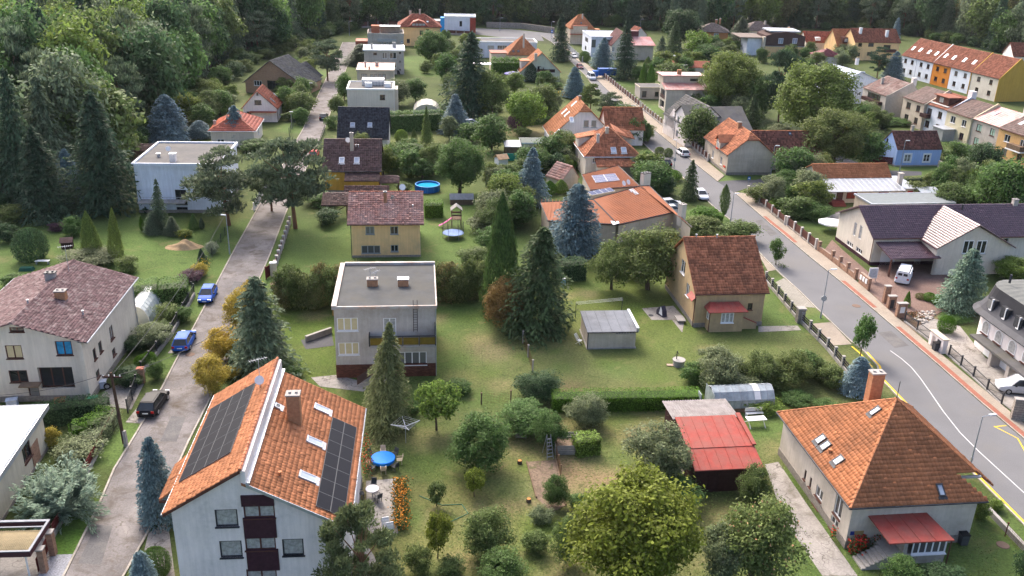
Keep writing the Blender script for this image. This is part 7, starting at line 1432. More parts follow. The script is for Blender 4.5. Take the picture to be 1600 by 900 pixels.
o = empty('gate_pillar', at(1249, 503), R(6), 'massive square stone gate pillar between two stretches of plank fence', 'pillar'); MB().box(-.45, -.4, 0, .45, .4, 1.75).build('shaft', PLINTHM, o); MB().box(-.52, -.47, 1.75, .52, .47, 1.92).build('cap', CONC, o)
fence('black iron railing on a pale low wall beside the two blue cars', [(304, 462), (268, 525), (222, 586)], 1.5, ('box', .1, DARKM), 2.6, ('bars', DARKM), (.45, CONC, .25)); fence('black iron gate railing next to the black estate car', [(214, 606), (200, 645)], 1.4, ('box', .12, DARKM), 2.2, ('bars', DARKM))
fence('red-brown board fence on a grey plinth beside the silvery juniper', [(181, 656), (150, 715), (105, 800), (84, 840)], 1.25, None, 2.4, ('panel', REDBR), (.35, CONC, .2)); fence('short plum board fence between brick pillars by the carport', [(83, 845), (60, 896)], 1.3, None, 2.2, ('panel', REDBR))
for i, (x, y, lb) in enumerate(((84, 866, 'slender brick gate pillar, farther one by the carport'), (70, 893, 'slender brick gate pillar, nearer one by the carport'), (222, 598, 'brick mailbox pillar with a reddish cap by the iron gate'), (1383, 473, 'tall brick pillar, left of the gate by the brown pavers'), (1391, 482, 'short brick pillar with an arched niche by the brown pavers'), (1406, 496, 'broad brick pillar with a white letterbox plate by the brown pavers'), (428, 432, 'pale brick gate pillar with a white metal cap on the left street'))):
    w, hh_ = ((.42, 2.0), (.42, 2.0), (.6, 1.6), (.75, 2.3), (1.0, 1.7), (1.2, 1.9), (.8, 1.9))[i]; o = empty('brick_pillar', at(x, y), R(6), lb, 'pillar'); MB().box(-w/2, -.25, 0, w/2, .25, hh_).build('shaft', PBRICK if i < 6 else PBEI, o); MB().box(-w/2-.05, -.3, hh_, w/2+.05, .3, hh_+.1).build('cap', (CONC, CONC, T_RED, CONC, CONC, CONC, WHITE)[i], o)
    if i == 5: MB().box(-.3, -.27, .7, .3, -.255, 1.5).build('letterbox', WHITE, o)
    if i == 4: MB().box(-.25, -.27, .1, .25, -.255, 1.3).build('niche', DARKM, o)
fence('low brick wall with square brick pillars in front of the plum-roofed house', [(1279, 393), (1300, 408), (1336, 437)], 1.5, ('box', .42, PBRICK), 2.8, None, (.85, PBRICK, .3)); o = empty('notice_wall', at(1343, 443), R(97), 'brick wall with white notice boxes beside the driveway', 'wall'); MB().box(-2.6, -.2, 0, 0, .2, 1.7).build('wall', PBRICK, o)
for i in range(3): MB().box(-2.2+i*.75, .21, .8, -1.75+i*.75, .28, 1.45).build('notice_box', WHITE, o)
fence('brown board fence between white posts on a stone base at the junction', [(1168, 304), (1196, 327), (1226, 352)], 1.5, ('box', .3, PALEP), 2.6, ('panel', BROWNP), (.5, STONEW, .3)); fence('dark brown gate and board fence below the flower garden', [(1230, 354), (1274, 390)], 1.6, ('box', .34, PALEP), 3.0, ('panel', BROWNP), (.3, STONEW, .3))
fence('dark metal gate fence beside the brick letterbox pillar', [(1413, 503), (1452, 533)], 1.3, ('box', .12, DARKM), 2.4, ('bars', DARKM), (.2, CONC, .2)); fence('long dark metal sliding gate in front of the white garages', [(1482, 556), (1520, 590), (1564, 632)], 1.25, ('box', .14, DARKM), 3.2, ('bars', DARKM), (.15, CONC, .2))
o = empty('gate_block', at(1464, 545), R(-82), 'white plastered gate block with an arch holding a black bin', 'wall'); b = MB(); b.box(-1.4, -.3, 0, -.9, .3, 1.7); b.box(-.2, -.3, 0, 1.3, .3, 1.7); b.box(-.9, -.3, 1.35, -.2, .3, 1.7); b.build('wall', PW, o); MB().box(-1.5, -.4, 1.7, 1.4, .4, 1.8).build('cap', PBEI, o); MB().box(.2, -.33, .5, .9, -.31, 1.4).build('plaque', DARKM, o); MB().box(-.1, -.33, .5, .0, -.31, 1.2).build('plaque', WHITE, o); 
o = empty('stone_wall', at(1578, 655), R(-10), 'grey stacked stone wall at the right edge beside the silver car', 'wall'); MB().box(0, -.25, 0, 6, .25, 2.3).build('wall', STONEW, o); MB().box(-.05, -.3, 2.3, 6, .3, 2.4).build('coping', CONC, o)
fence('brown board fence with pale posts along the far right pavement', [(936, 117), (968, 143), (1000, 169)], 1.7, ('box', .35, PALEP), 3.0, ('panel', BROWNP), (.4, PBEI, .3)); fence('brown board and post fence in front of the recessed loggia house', [(1003, 171), (1036, 198)], 1.5, ('box', .35, PALEP), 2.6, ('panel', WOOD), (.5, CONC, .3)); fence('pale posts and brown gates before the old beige corner house', [(1076, 226), (1106, 252)], 1.5, ('box', .35, PALEP), 2.2, ('panel', BROWNP), (.4, CONC, .3))
fence('grey-blue metal panel fence at the far end of the right street', [(886, 76), (910, 98)], 1.9, ('box', .2, GREYM), 4, ('panel', GREYM)); fence('dark green wire fence on the left side of the far street', [(487, 138), (470, 175), (452, 212)], 1.6, ('box', .1, DARKM), 3, ('wire', WIRE)); fence('dark board fence beside the dark slate roof on the street', [(497, 122), (484, 148)], 1.5, ('box', .12, DARKM), 2.5, ('panel', BL))
fence('low pale wall with red-brown planks beside the bright lawn', [(430, 420), (441, 388), (453, 350)], 1.1, ('box', .35, PALEP), 2.2, ('planks', 3, REDBR), (.5, CONC, .25)); fence('tall red-brown gate at the end of the long hedge', [(416, 437), (427, 428)], 1.7, ('box', .12, REDBR), 2, ('panel', REDBR)); fence('green wire fence right of the street by the red car', [(492, 250), (508, 208)], 1.7, ('box', .08, WIRE), 2.5, ('wire', WIRE)); fence('white metal fence behind the leaning street pine', [(397, 330), (420, 285)], 1.3, ('box', .15, WHITE), 2.2, ('bars', GREYM))
fence('stone boundary wall at the foot of the far forest', [(760, 43), (815, 45), (866, 52)], 2.3, None, 6, None, (2.3, STONEW, .5), 'wall', 'stone_wall'); fence('brown panel wall with grey posts at the far street end', [(545, 45), (575, 43), (622, 42)], 2.4, ('box', .3, CONC), 4, ('panel', BROWNP), (.6, CONC, .3)); fence('brown panel fence in front of the modern building', [(700, 54), (738, 56)], 1.8, ('box', .3, CONC), 3, ('panel', BROWNP), (.5, CONC, .3))
fence('rusty wire fence on old concrete posts between two lawns', [(817, 536), (825, 558), (832, 582)], 1.4, ('box', .14, CONC), 3.2, ('wire', mat('rusty_wire', (.12, .06, .03)))); fence('short wire fence on wooden posts behind the drooping bush tree', [(752, 632), (798, 628)], 1.2, ('box', .12, WOOD), 2.4, ('wire', mat('rusty_wire', (.12, .06, .03)))); fence('wire garden fence beside the soil bed', [(866, 702), (876, 748)], 1.3, ('box', .06, WOOD), 1.6, ('wire', mat('rusty_wire', (.12, .06, .03)))); fence('low concrete wall with a wire along the garden right of the pyramid roof', [(1543, 800), (1602, 862)], .6, None, 3, None, (.5, CONC, .3), 'wall', 'low_wall'); fence('wire fence with thin posts along the yellow kerb line', [(1570, 838), (1602, 872)], 1.2, ('box', .06, REDBR), 2, ('wire', mat('rusty_wire', (.12, .06, .03))))
fence('street fence of dark boards before the white two-gabled house', [(1046, 206), (1072, 226)], 1.6, ('box', .3, PALEP), 2.2, ('panel', DWOOD)); fence('dark green wire fence between the grey cube house and the street', [(300, 455), (352, 368)], 1.2, ('box', .07, DARKM), 3, ('wire', WIRE)); fence('low garden wall behind the cottage by the blue house', [(1465, 262), (1505, 275)], 1.5, None, 3, None, (1.5, PBEI, .35), 'wall', 'garden_wall'); fence('red-brown gate beside the blue house gable', [(1355, 254), (1394, 258)], 1.6, ('box', .12, BROWNP), 2.2, ('panel', REDBR))
fence('low concrete retaining wall left of the grey cube house', [(478, 534), (518, 520)], .7, None, 3, None, (.7, CONC, .3), 'wall', 'retaining_wall')
# ------------------------------------------------------------ lamps, poles, signs
GALV = mat('galvanised_steel', (.34, .37, .41), rough=.45, metal=.4, var=.1)
def lamp(bx, by, ty, label, arm=(.9, 0), col=None, sign=None):
    p = at(bx, by); H = height_to(p, ty); r = empty('street_lamp', p, 0, label, 'street lamp', 'street lamps'); MB().bar((0, 0, 0), (0, 0, H), .075, 0, 8, .045).bar((0, 0, 0), (0, 0, .9), .1, 0, 8, .1).build('pole', col or GALV, r); a = Vector((*arm, .06))
    MB().bar((0, 0, H), Vector((0, 0, H))+a*.7, .035).build('arm', col or GALV, r); d = a.normalized(); M = Matrix.Translation(Vector((0, 0, H))+a) @ Matrix.Rotation(math.atan2(arm[1], arm[0]), 4, 'Z'); MB().box(-.38, -.12, -.05, .38, .12, .06, M=M).build('lamp_head', mat('lamp_head_grey', (.5, .52, .55), rough=.4), r)
    if sign == 'disc': MB().bar((0, -.08, H*.42), (0, -.11, H*.42), .36, 0, 16).build('road_sign', GREYM, r)
    if sign == 'box': MB().box(-.25, -.1, 1.6, .25, -.06, 2.2).build('road_sign', GREYM, r)
lamp(359, 397, 337, 'short grey lamp on the left street verge below the pines', (-.4, .1)); lamp(1282, 497, 422, 'grey lamp with a round sign by the grid parking bay', (.7, .2), sign='disc'); lamp(1516, 727, 651, 'grey lamp standing behind the pyramid roof beside the road', (1.0, .3)); lamp(1204, 276, 228, 'tall grey lamp right of the old beige corner house', (.5, 0)); lamp(1141, 350, 303, 'thin grey lamp opposite the junction mouth', (.5, .1)); lamp(1053, 264, 219, 'thin grey lamp with a small sign box by the black parked car', (-.3, 0), sign='box'); lamp(984, 203, 165, 'white-headed lamp on the kerb above the pyramid villa', (.6, 0)); lamp(1405, 270, 220, 'grey lamp in front of the blue house wall', (.5, 0)); lamp(861, 58, 34, 'lamp by the far crossing in front of the stone wall', (.8, 0)); lamp(1000, 50, 30, 'lamp at the forest edge above the small gabled house', (.8, 0)); lamp(781, 50, 28, 'lamp beside the far crossing road, leftmost by the stone wall', (.8, 0)); lamp(546, 56, 33, 'lamp at the very end of the left street', (.9, 0)); lamp(535, 138, 118, 'old concrete lamp post by the orange-roofed cube', (.4, 0)); lamp(456, 200, 175, 'concrete lamp post beside the wire fence of the far left street', (.1, 0), CONC); lamp(487, 162, 130, 'dark lamp post by the street fence of the white gable', (.1, 0), DWOOD)
p = at(193, 697); H = height_to(p, 582); o = empty('utility_pole', p, 0, 'brown wooden utility pole with a concrete foot on the left verge', 'pole'); MB().bar((.1, 0, .3), (-.1, 0, H), .16, 0, 10, .11).build('shaft', mat('tarred_pole', (.07, .045, .032), var=.3, bump=.4), o); MB().box(.08, -.16, 0, .4, .16, 1.6, taper=.03).build('foot', CONC, o); MB().box(-.9, -.06, H-.5, .8, .06, H-.38).build('crossarm', DWOOD, o)
for i in range(4): MB().lathe([(.03, 0), (.06, .05), (.04, .1), (.055, .15), (.01, .18)], n=8).build('insulator', WHITE, o, (-.8+i*.48, 0, H-.38))
def cable(a, c, sag, label, r=.022):
    P = [a.lerp(c, t/14)-Vector((0, 0, sag*4*(t/14)*(1-t/14))) for t in range(15)]; o = P[0]; tag(MB().path([q-o for q in P], r, 0, 5).build('power_cable', DARKM, None, o), label, 'cable')
q = at(359, 397); cable(p+Vector((0, 0, H-.2)), q+Vector((0, 0, 6.0)), 1.0, 'black overhead cable from the wooden pole up the left street'); cable(p+Vector((-.7, 0, H-.2)), at(-60, 720)+Vector((0, 0, 6.5)), .8, 'black overhead cable from the wooden pole over the pale metal roof'); cable(p+Vector((.6, 0, H-.2)), at(372, 640)+Vector((0, 0, 9.0)), .5, 'black overhead cable crossing the left street to the orange roof')
def sign(bx, by, ty, label, w, h_, m, rz=0):
    p = at(bx, by); H = height_to(p, ty); r = empty('road_sign', p, R(rz), label, 'road sign'); MB().bar((0, 0, 0), (0, 0, H), .035).build('post', GALV, r); MB().box(-w/2, -.05, H-h_, w/2, -.035, H).build('sign_plate', m, r); MB().box(-w*.3, -.06, H-h_*.75, w*.3, -.051, H-h_*.3).build('symbol', WHITE, r)
SB = mat('traffic_blue', (.01, .13, .5), rough=.4); sign(1169, 290, 276, 'blue square road sign at the mouth of the side street', .5, .6, SB); sign(1193, 318, 301, 'blue parking sign among the bushes of the corner garden', .7, .6, SB); sign(862, 62, 47, 'red and blue road signs at the far crossing', .8, 1.0, SB)
p = at(1362, 440); o = empty('notice_board', p, R(5), 'white notice board on two legs beside the brick wall', 'sign'); MB().box(-.6, -.05, .5, .6, .05, 2.0).build('board', WHITE, o); MB().box(-.5, -.065, .65, .5, -.055, 1.85).build('poster', mat('pale_print', (.45, .47, .5), var=.4, scale=6), o); MB().bar((-.5, 0, 0), (-.5, 0, .5), .04).build('leg', GREYM, o); MB().bar((.5, 0, 0), (.5, 0, .5), .04).build('leg', GREYM, o)
# ------------------------------------------------------------ vehicles
CARP = mat('car_paint', (0, 0, 0), rough=.5, var=.05, bump=0, spec=.1, coat=.0, objcol=True); CGL = glass('car_glass', (.02, .025, .03), rough=.15, var=.2); TYRE = mat('tyre', (.02, .02, .02), rough=.9); RIM = mat('rim', (.4, .41, .43), rough=.35, metal=.7); LAMPW = mat('headlamp', (.65, .68, .72), rough=.1); LAMPR = mat('tail_lamp', (.35, .01, .01), rough=.2); BLK = mat('black_trim', (.015, .015, .016), rough=.6); PLATE = mat('number_plate', (.7, .7, .68), rough=.5)
def car_proto(L, W, Hh, hood, boot, ws, rs, belt):
    """loft of body and cabin; +x is the front"""
    hw = W/2; xs = [-L/2, -L/2+.12, -L/2+.5, -L*.1, L/2-hood, L/2-.45, L/2-.12, L/2]; zt = [belt-.22, belt-.03, belt, belt, belt-.02, belt-.14, belt-.26, belt-.4]; yw = [hw*.84, hw*.95, hw, hw, hw, hw*.97, hw*.88, hw*.74]; zb_ = [.34, .26, .22, .2, .2, .22, .27, .34]; b = MB(); rings = []
    for x, z1, w, z0 in zip(xs, zt, yw, zb_):
        zm = z0+(z1-z0)*.55; rings.append([(x, -w*.86, z0), (x, -w, z0+.12), (x, -w, zm), (x, -w*.93, z1-.03), (x, -w*.8, z1), (x, w*.8, z1), (x, w*.93, z1-.03), (x, w, zm), (x, w, z0+.12), (x, w*.86, z0)])
    for r0, r1 in zip(rings[:-1], rings[1:]):
        for i in range(len(r0)): j = (i+1) % len(r0); b.poly([r0[i], r1[i], r1[j], r0[j]])
    b.poly(rings[0][::-1]); b.poly(rings[-1]); body = b.mesh('body', CARP)
    x0, x1, x2, x3 = -L/2+boot, -L/2+boot+rs, L/2-hood-ws, L/2-hood; w0, w1 = hw*.90, hw*.67; zb2, zt2 = belt-.02, Hh
    lo = [(x0, -w0, zb2), (x3, -w0, zb2), (x3, w0, zb2), (x0, w0, zb2)]; hi = [(x1, -w1, zt2-.03), (x2, -w1, zt2-.03), (x2, w1, zt2-.03), (x1, w1, zt2-.03)]; g = MB()
    for i in range(4): j = (i+1) % 4; g.poly([lo[i], lo[j], hi[j], hi[i]])
    gm = g.mesh('windows', CGL); rf = MB().box(x1-.06, -w1-.04, zt2-.06, x2+.03, w1+.04, zt2-.005).box(x1+.05, -w1+.06, zt2-.006, x2-.1, w1-.06, zt2+.025, taper=.05)
    for i in range(4): rf.bar(lo[i], hi[i], .05, 0, 4)
    for f in (.52,):
        for s in (0, 3): rf.bar(Vector(lo[0 if s == 0 else 3]).lerp(Vector(lo[1 if s == 0 else 2]), f), Vector(hi[0 if s == 0 else 3]).lerp(Vector(hi[1 if s == 0 else 2]), f), .035, 0, 4)
    rm = rf.mesh('roof', CARP); tr = MB().box(-L/2+.02, -hw*.86, .24, L/2-.02, hw*.86, .42).mesh('bumper', BLK)
    return dict(L=L, W=W, body=body, windows=gm, roof=rm, trim=tr, belt=belt)
WHEEL = MB(); WHEEL.bar((0, -.1, 0), (0, .1, 0), .32, 0, 16); WHEEL = WHEEL.mesh('wheel', TYRE); RIMM = MB().bar((0, -.115, 0), (0, .115, 0), .2, 0, 10).mesh('rim', RIM)
PROTO = {'hatch': car_proto(4.2, 1.76, 1.42, 1.0, .15, .8, .7, .9), 'estate': car_proto(4.65, 1.8, 1.44, 1.2, .15, .85, .6, .9), 'sedan': car_proto(4.6, 1.8, 1.44, 1.2, .75, .75, .6, .92), 'suv': car_proto(4.6, 1.88, 1.72, 1.1, .12, .7, .3, 1.05), 'van': car_proto(4.9, 1.9, 1.98, .75, .06, .75, .14, 1.12)}
HL = MB().box(-.06, -.2, -.07, .06, .2, .07).mesh('headlight', LAMPW); TL = MB().box(-.04, -.14, -.1, .04, .14, .1).mesh('taillight', LAMPR); NP = MB().box(-.012, -.26, -.055, .012, .26, .055).mesh('number_plate', PLATE); MIR = MB().box(-.08, -.1, -.06, .08, .1, .07).mesh('mirror', BLK)
def car(px, py, rz, kd, col, label, cat='car', name='parked_car', panel=False):
    q = PROTO[kd]; r = empty(name, at(px, py), R(rz), label, cat, 'parked cars'); r['group'] = 'cars parked along the streets'
    for k in ('body', 'roof'): o = link(k, q[k], r); o.color = (*col, 1)
    link('windows', q['windows'], r); link('bumper', q['trim'], r); L, W = q['L'], q['W']
    for sx in (-1, 1):
        for sy in (-1, 1): w = link('wheel', WHEEL, r, (sx*L*.30, sy*(W/2-.09), .32)); link('rim', RIMM, w)
    for sy in (-1, 1): link('headlight', HL, r, (L/2-.1, sy*W*.33, q['belt']-.3)); link('taillight', TL, r, (-L/2+.03, sy*W*.38, q['belt']-.18)); o = link('mirror', MIR, r, (L*.18, sy*(W/2+.06), q['belt']+.05)); 
    link('number_plate', NP, r, (L/2-.01, 0, .45)); link('number_plate', NP, r, (-L/2+.005, 0, .62))
    if panel:
        b = MB(); 
        for sy in (-1, 1): b.box(-L/2+.15, sy*W*.46-.03, 1.08, L*.12, sy*W*.43+.03, 1.8)
        b.box(-L/2+.05, -W*.43, 1.05, -L/2+.16, W*.43, 1.86) ; o = b.build('cargo_panel', CARP, r); o.color = (*col, 1); MB().box(-L/2+.03, -.6, 1.35, -L/2+.06, -.08, 1.7).box(-L/2+.03, .08, 1.35, -L/2+.06, .6, 1.7).build('rear_window', CGL, r)
    return r
BLUE = (.015, .09, .42)
car(325, 466, -83.5, 'hatch', BLUE, 'bright blue hatchback facing the camera on the left verge'); car(289, 538, 96.5, 'estate', BLUE, 'bright blue estate seen from behind, left of the street'); car(241, 636, 92, 'estate', (.012, .012, .015), 'black estate car with red tail lamps near the wooden pole'); car(506, 186, 96, 'hatch', (.02, .025, .04), 'dark small car parked far up the left street'); car(491, 245, 96, 'hatch', (.45, .02, .03), 'red car partly hidden by the pine behind the ochre house'); car(424, 297, 96, 'hatch', (.05, .06, .085), 'dark grey-blue car between the two street pines'); car(1066, 242, 100, 'estate', (.72, .72, .72), 'white estate driving up the right street'); car(1039, 258, 98, 'hatch', (.012, .012, .016), 'black car in the bay beside the right street'); car(1095, 309, -83, 'hatch', (.6, .63, .68), 'silver-white car behind the dark spruce at the kerb'); car(1046, 323, 20, 'estate', (.4, .41, .43), 'silver car beside the angled orange roof, upper one'); car(1050, 333, 15, 'hatch', (.42, .43, .45), 'silver car beside the angled orange roof, lower one'); car(1411, 437, 62, 'van', (.68, .70, .73), 'white panel van seen from behind on brown pavers', 'van', 'white_van', True); car(1592, 612, 172, 'suv', (.55, .56, .58), 'silver car nosing out from the right edge by the stone wall'); car(924, 124, -80, 'van', (.66, .68, .72), 'white minibus with a blue-tinted front on the far right street', 'van', 'white_van'); car(906, 107, -82, 'hatch', (.12, .02, .03), 'small dark red car parked above the white minibus'); car(736, 196, 10, 'hatch', (.6, .62, .64), 'white car half hidden between blue spruce and orchard trees'); car(897, 90, -82, 'hatch', (.5, .52, .55), 'pale car behind the very tall conifer on the far street') 
p = at(945, 122); o = empty('truck', p, R(10), 'blue tarpaulin-covered truck behind the street fence', 'truck'); b = MB().box(-2.2, -1.1, .9, 3.4, 1.1, 2.9); b.build('tarpaulin', mat('blue_tarp', (.02, .09, .30), rough=.5, var=.2), o); MB().box(-3.9, -1.0, .6, -2.3, 1.0, 2.2, taper=.12).build('cab', mat('blue_cab', (.03, .12, .4)), o); MB().box(-3.95, -.8, 1.4, -3.86, .8, 2.0).build('windscreen', CGL, o)
for x in (-3.1, 2.0):
    for y in (-.95, .95): link('wheel', WHEEL, o, (x, y, .34))
# ------------------------------------------------------------ garden things
def thing(name, px, py, label, cat, rz=6.5, group=None): return empty(name, at(px, py), R(rz), label, cat, group)
def cyl(r, z0, z1, n=20, x=0, y=0): return MB().bar((x, y, z0), (x, y, z1), r, 0, n)
# round pool
o = thing('swimming_pool', 668, 297, 'round blue above-ground swimming pool on the lawn', 'pool'); b = MB(); n = 28; ro, ri = 2.1, 2.02
for i in range(n):
    a, c = 2*math.pi*i/n, 2*math.pi*(i+1)/n; A = lambda r, t, z: (r*math.cos(t), r*math.sin(t), z); b.poly([A(ro, a, 0), A(ro, c, 0), A(ro, c, 1.1), A(ro, a, 1.1)]); b.poly([A(ri, a, .1), A(ri, c, .1), A(ri, c, 1.1), A(ri, a, 1.1)])
b.build('liner_wall', mat('pool_blue', (.015, .13, .42), rough=.4, var=.15), o); b = MB()
for i in range(n): a, c = 2*math.pi*i/n, 2*math.pi*(i+1)/n; b.poly([A(ri-.05, a, 1.12), A(ri-.05, c, 1.12), A(ro+.06, c, 1.12), A(ro+.06, a, 1.12)]); b.poly([A(ro+.06, a, 1.02), A(ro+.06, c, 1.02), A(ro+.06, c, 1.12), A(ro+.06, a, 1.12)])
b.build('rim', mat('pool_rim', (.05, .22, .5), rough=.4), o); cyl(ri, .1, .82, 28).build('water', mat('pool_water', (.03, .34, .52), rough=.05, var=.15, scale=3, bump=.2, bscale=4, spec=.5), o)
for i in range(12): t = 2*math.pi*i/12; MB().bar((2.14*math.cos(t), 2.14*math.sin(t), 0), (2.14*math.cos(t), 2.14*math.sin(t), 1.05), .05, 0, 6).build('upright', mat('pool_rim', (0, 0, 0)), o)
# trampoline and play tower
o = thing('trampoline', 708, 371, 'round trampoline with a blue rim and dark safety net', 'trampoline'); b = MB(); b.lathe([(1.2, .75), (1.55, .72), (1.6, .76), (1.55, .8), (1.2, .79)], n=24); b.build('padding', mat('pale_blue_pad', (.17, .25, .45), rough=.6), o); cyl(1.25, .74, .765, 24).build('jumping_mat', BLK, o); b = MB()
for i in range(6):
    t = 2*math.pi*i/6; x, y = 1.55*math.cos(t), 1.55*math.sin(t); MB().bar((x, y, 0), (x, y, .75), .03).build('leg', GREYM, o); MB().bar((x, y, .75), (x, y, 2.5), .025).build('net_pole', DARKM, o)
for i in range(48):
    t = 2*math.pi*i/48; b.bar((1.5*math.cos(t), 1.5*math.sin(t), .8), (1.5*math.cos(t), 1.5*math.sin(t), 2.45), .007, 0, 3)
for k in range(9):
    for i in range(24): t, u = 2*math.pi*i/24, 2*math.pi*(i+1)/24; z = .85+k*.2; b.bar((1.5*math.cos(t), 1.5*math.sin(t), z), (1.5*math.cos(u), 1.5*math.sin(u), z), .007, 0, 3)
b.build('safety_net', DARKM, o)
o = thing('play_tower', 713, 354, 'wooden play tower with a pink slide behind the trampoline', 'play tower')
for x in (-.7, .7):
    for y in (-.7, .7): MB().box(x-.05, y-.05, 0, x+.05, y+.05, 3.0).build('post', WOOD, o)
MB().box(-.8, -.8, 1.3, .8, .8, 1.4).build('platform', WOOD, o); MB().prism([(-.9, -.9, 2.8), (-.9, .9, 2.8), (0, .9, 3.5), (0, -.9, 3.5)], (0, 0, .05)).prism([(.9, -.9, 2.8), (.9, .9, 2.8), (0, .9, 3.5), (0, -.9, 3.5)], (0, 0, .05)).build('canopy', mat('grey_canvas', (.22, .21, .2)), o); b = MB(); P_ = [(-.75, 0, 1.4), (-1.3, -.1, 1.0), (-2.0, -.2, .55), (-2.7, -.3, .25)]
for p, q in zip(P_[:-1], P_[1:]): b.prism([(p[0], p[1]-.25, p[2]), (q[0], q[1]-.25, q[2]), (q[0], q[1]+.25, q[2]), (p[0], p[1]+.25, p[2])], (0, 0, .06))
b.build('slide', mat('pink_plastic', (.55, .10, .30), rough=.4), o)
for y in (-.8, .76): MB().box(-.8, y, 1.9, .8, y+.04, 2.2).build('side_board', WOOD, o)
# table groups
CH = {}
def chair(p, rz, m, label, group):
    if m.name not in CH: CH[m.name] = (MB().box(-.24, -.24, .42, .24, .24, .47).mesh('seat', m), MB().prism([(-.24, .22, .45), (.24, .22, .45), (.22, .32, .92), (-.22, .32, .92)], (0, .035, 0)).mesh('backrest', m), MB().box(-.025, -.025, 0, .025, .025, .43).mesh('leg', m), MB().box(-.025, -.22, .62, .025, .26, .66).mesh('armrest', m))
    s, k, l, a = CH[m.name]; r = empty('garden_chair', p, rz, label, 'chair', group); link('seat', s, r); link('backrest', k, r)
    for x in (-.2, .2): link('armrest', a, r, (x*1.15, 0, 0)); link('leg', l, r, (x, -.2, 0)); link('leg', l, r, (x, .2, 0))
BEIGEP = mat('beige_plastic', (.45, .38, .28), rough=.5); GREYP = mat('dark_grey_plastic', (.06, .065, .07), rough=.5)
o = thing('round_table', 599, 726, 'large round garden table under a bright blue cover', 'table'); b = MB(); b.lathe([(.02, .78), (1.0, .77), (1.06, .72), (1.02, .45)][::-1], n=24); b.build('blue_cover', mat('blue_tarp_cover', (.01, .17, .62), rough=.45, var=.12, bump=.3, bscale=6), o); cyl(.08, 0, .5, 8).build('leg', GREYM, o)
TC = o.location.copy()
pos_w = ('at the front', 'at the front right', 'at the right', 'at the rear right', 'at the rear', 'at the rear left', 'at the left', 'at the front left')
for i in range(8): t = -math.pi/2+2*math.pi*i/8+.15; m_ = GREYP if i in (1, 3, 5, 7) else BEIGEP; chair(TC+Vector((math.cos(t)*1.4, math.sin(t)*1.4, 0)), t-math.pi/2, m_, ('dark grey' if m_ is GREYP else 'beige')+' plastic chair '+pos_w[i]+' of the blue-covered table', 'chairs round the blue table')
o = thing('small_table', 582, 775, 'small white round table on the concrete patio', 'table'); MB().lathe([(.5, .70), (.55, .72), (.55, .75), (.01, .755)], n=18).build('table_top', mat('pale_cloth', (.6, .58, .62), var=.1), o); cyl(.05, 0, .7, 8).build('leg', GREYM, o); TC = o.location.copy()
for i, (t, w) in enumerate(((1.6, 'behind'), (3.5, 'left of'), (5.4, 'right of'))): chair(TC+Vector((math.cos(t)*.95, math.sin(t)*.95, .03)), t-math.pi/2, GREYP, 'dark chair '+w+' the small white patio table', 'chairs on the patio')
o = thing('picnic_table', 1180, 664, 'white wooden garden table with benches beside the glasshouse', 'table', 10); MB().box(-.95, -.4, .7, .95, .4, .76).build('table_top', WHITE, o); b = MB()
for x in (-.75, .75): MB().bar((x, -.7, 0), (x, .25, .7), .04).bar((x, .7, 0), (x, -.25, .7), .04).build('leg', WHITE, o)
o = thing('garden_bench', 1178, 651, 'white slatted bench behind the white garden table', 'bench', 10)
for i in range(3): MB().box(-.9, -.2+i*.14, .42, .9, -.1+i*.14, .45).build('slat', WHITE, o)
for i in range(3): MB().box(-.9, .25, .5+i*.14, .9, .28, .6+i*.14).build('slat', WHITE, o)
for x in (-.8, .8): MB().box(x-.03, -.2, 0, x+.03, .25, .42).build('leg', WHITE, o)
o = thing('folding_chair', 905, 537, 'white folding garden chair leaning beside the concrete shed', 'chair', 60)
for i in range(4): MB().box(-.25, -.25+i*.13, .42, .25, -.15+i*.13, .45).build('slat', WHITE, o)
for i in range(5): MB().box(-.25, .28+i*.07, .5+i*.13, .25, .31+i*.07, .6+i*.13).build('slat', WHITE, o)
for x in (-.24, .24): MB().bar((x, -.25, 0), (x, .55, 1.1), .02).build('leg', WHITE, o); MB().bar((x, .35, 0), (x, -.25, .45), .02).build('leg', WHITE, o)
for i, (x, y) in enumerate(((603, 826), (610, 834))): o = thing('folded_chair', x, y, ('white folded chairs stacked on the patio, upper pair', 'white folded chairs stacked on the patio, lower pair')[i], 'chair', 20); MB().prism([(-.3, 0, 0), (.3, 0, 0), (.3, .25, .9), (-.3, .25, .9)], (0, .06, 0)).build('frame', WHITE, o); MB().prism([(-.26, -.07, .1), (.26, -.07, .1), (.26, .1, .75), (-.26, .1, .75)], (0, .04, 0)).build('seat', WHITE, o)
# rotary dryer, clothes line
o = thing('clothes_dryer', 634, 692, 'rotary clothes dryer with four white arms below the drooping spruce', 'clothes dryer', 20); cyl(.03, 0, 1.9, 8).build('pole', GREYM, o)
for i in range(4): t = i*math.pi/2; d = Vector((math.cos(t), math.sin(t), 0)); MB().bar((0, 0, 1.75), d*1.35+Vector((0, 0, 2.15)), .035).build('arm', WHITE, o)
b = MB()
for k in (.5, .8, 1.1, 1.3):
    for i in range(4): t, u = i*math.pi/2, (i+1)*math.pi/2; b.bar((k*math.cos(t), k*math.sin(t), 1.75+.3*k), (k*math.cos(u), k*math.sin(u), 1.75+.3*k), .008, 0, 3)
b.build('line', WHITE, o)
a_, c_ = at(899, 496), at(971, 489); o = empty('clothes_line', a_, 0, 'clothes line strung between two thin posts behind the concrete shed', 'clothes line'); d = c_-a_
for q in (Vector(), d): MB().bar(q, q+Vector((0, 0, 1.9)), .04).bar(q+Vector((0, -.4, 1.85)), q+Vector((0, .4, 1.85)), .03).build('post', DARKM, o)
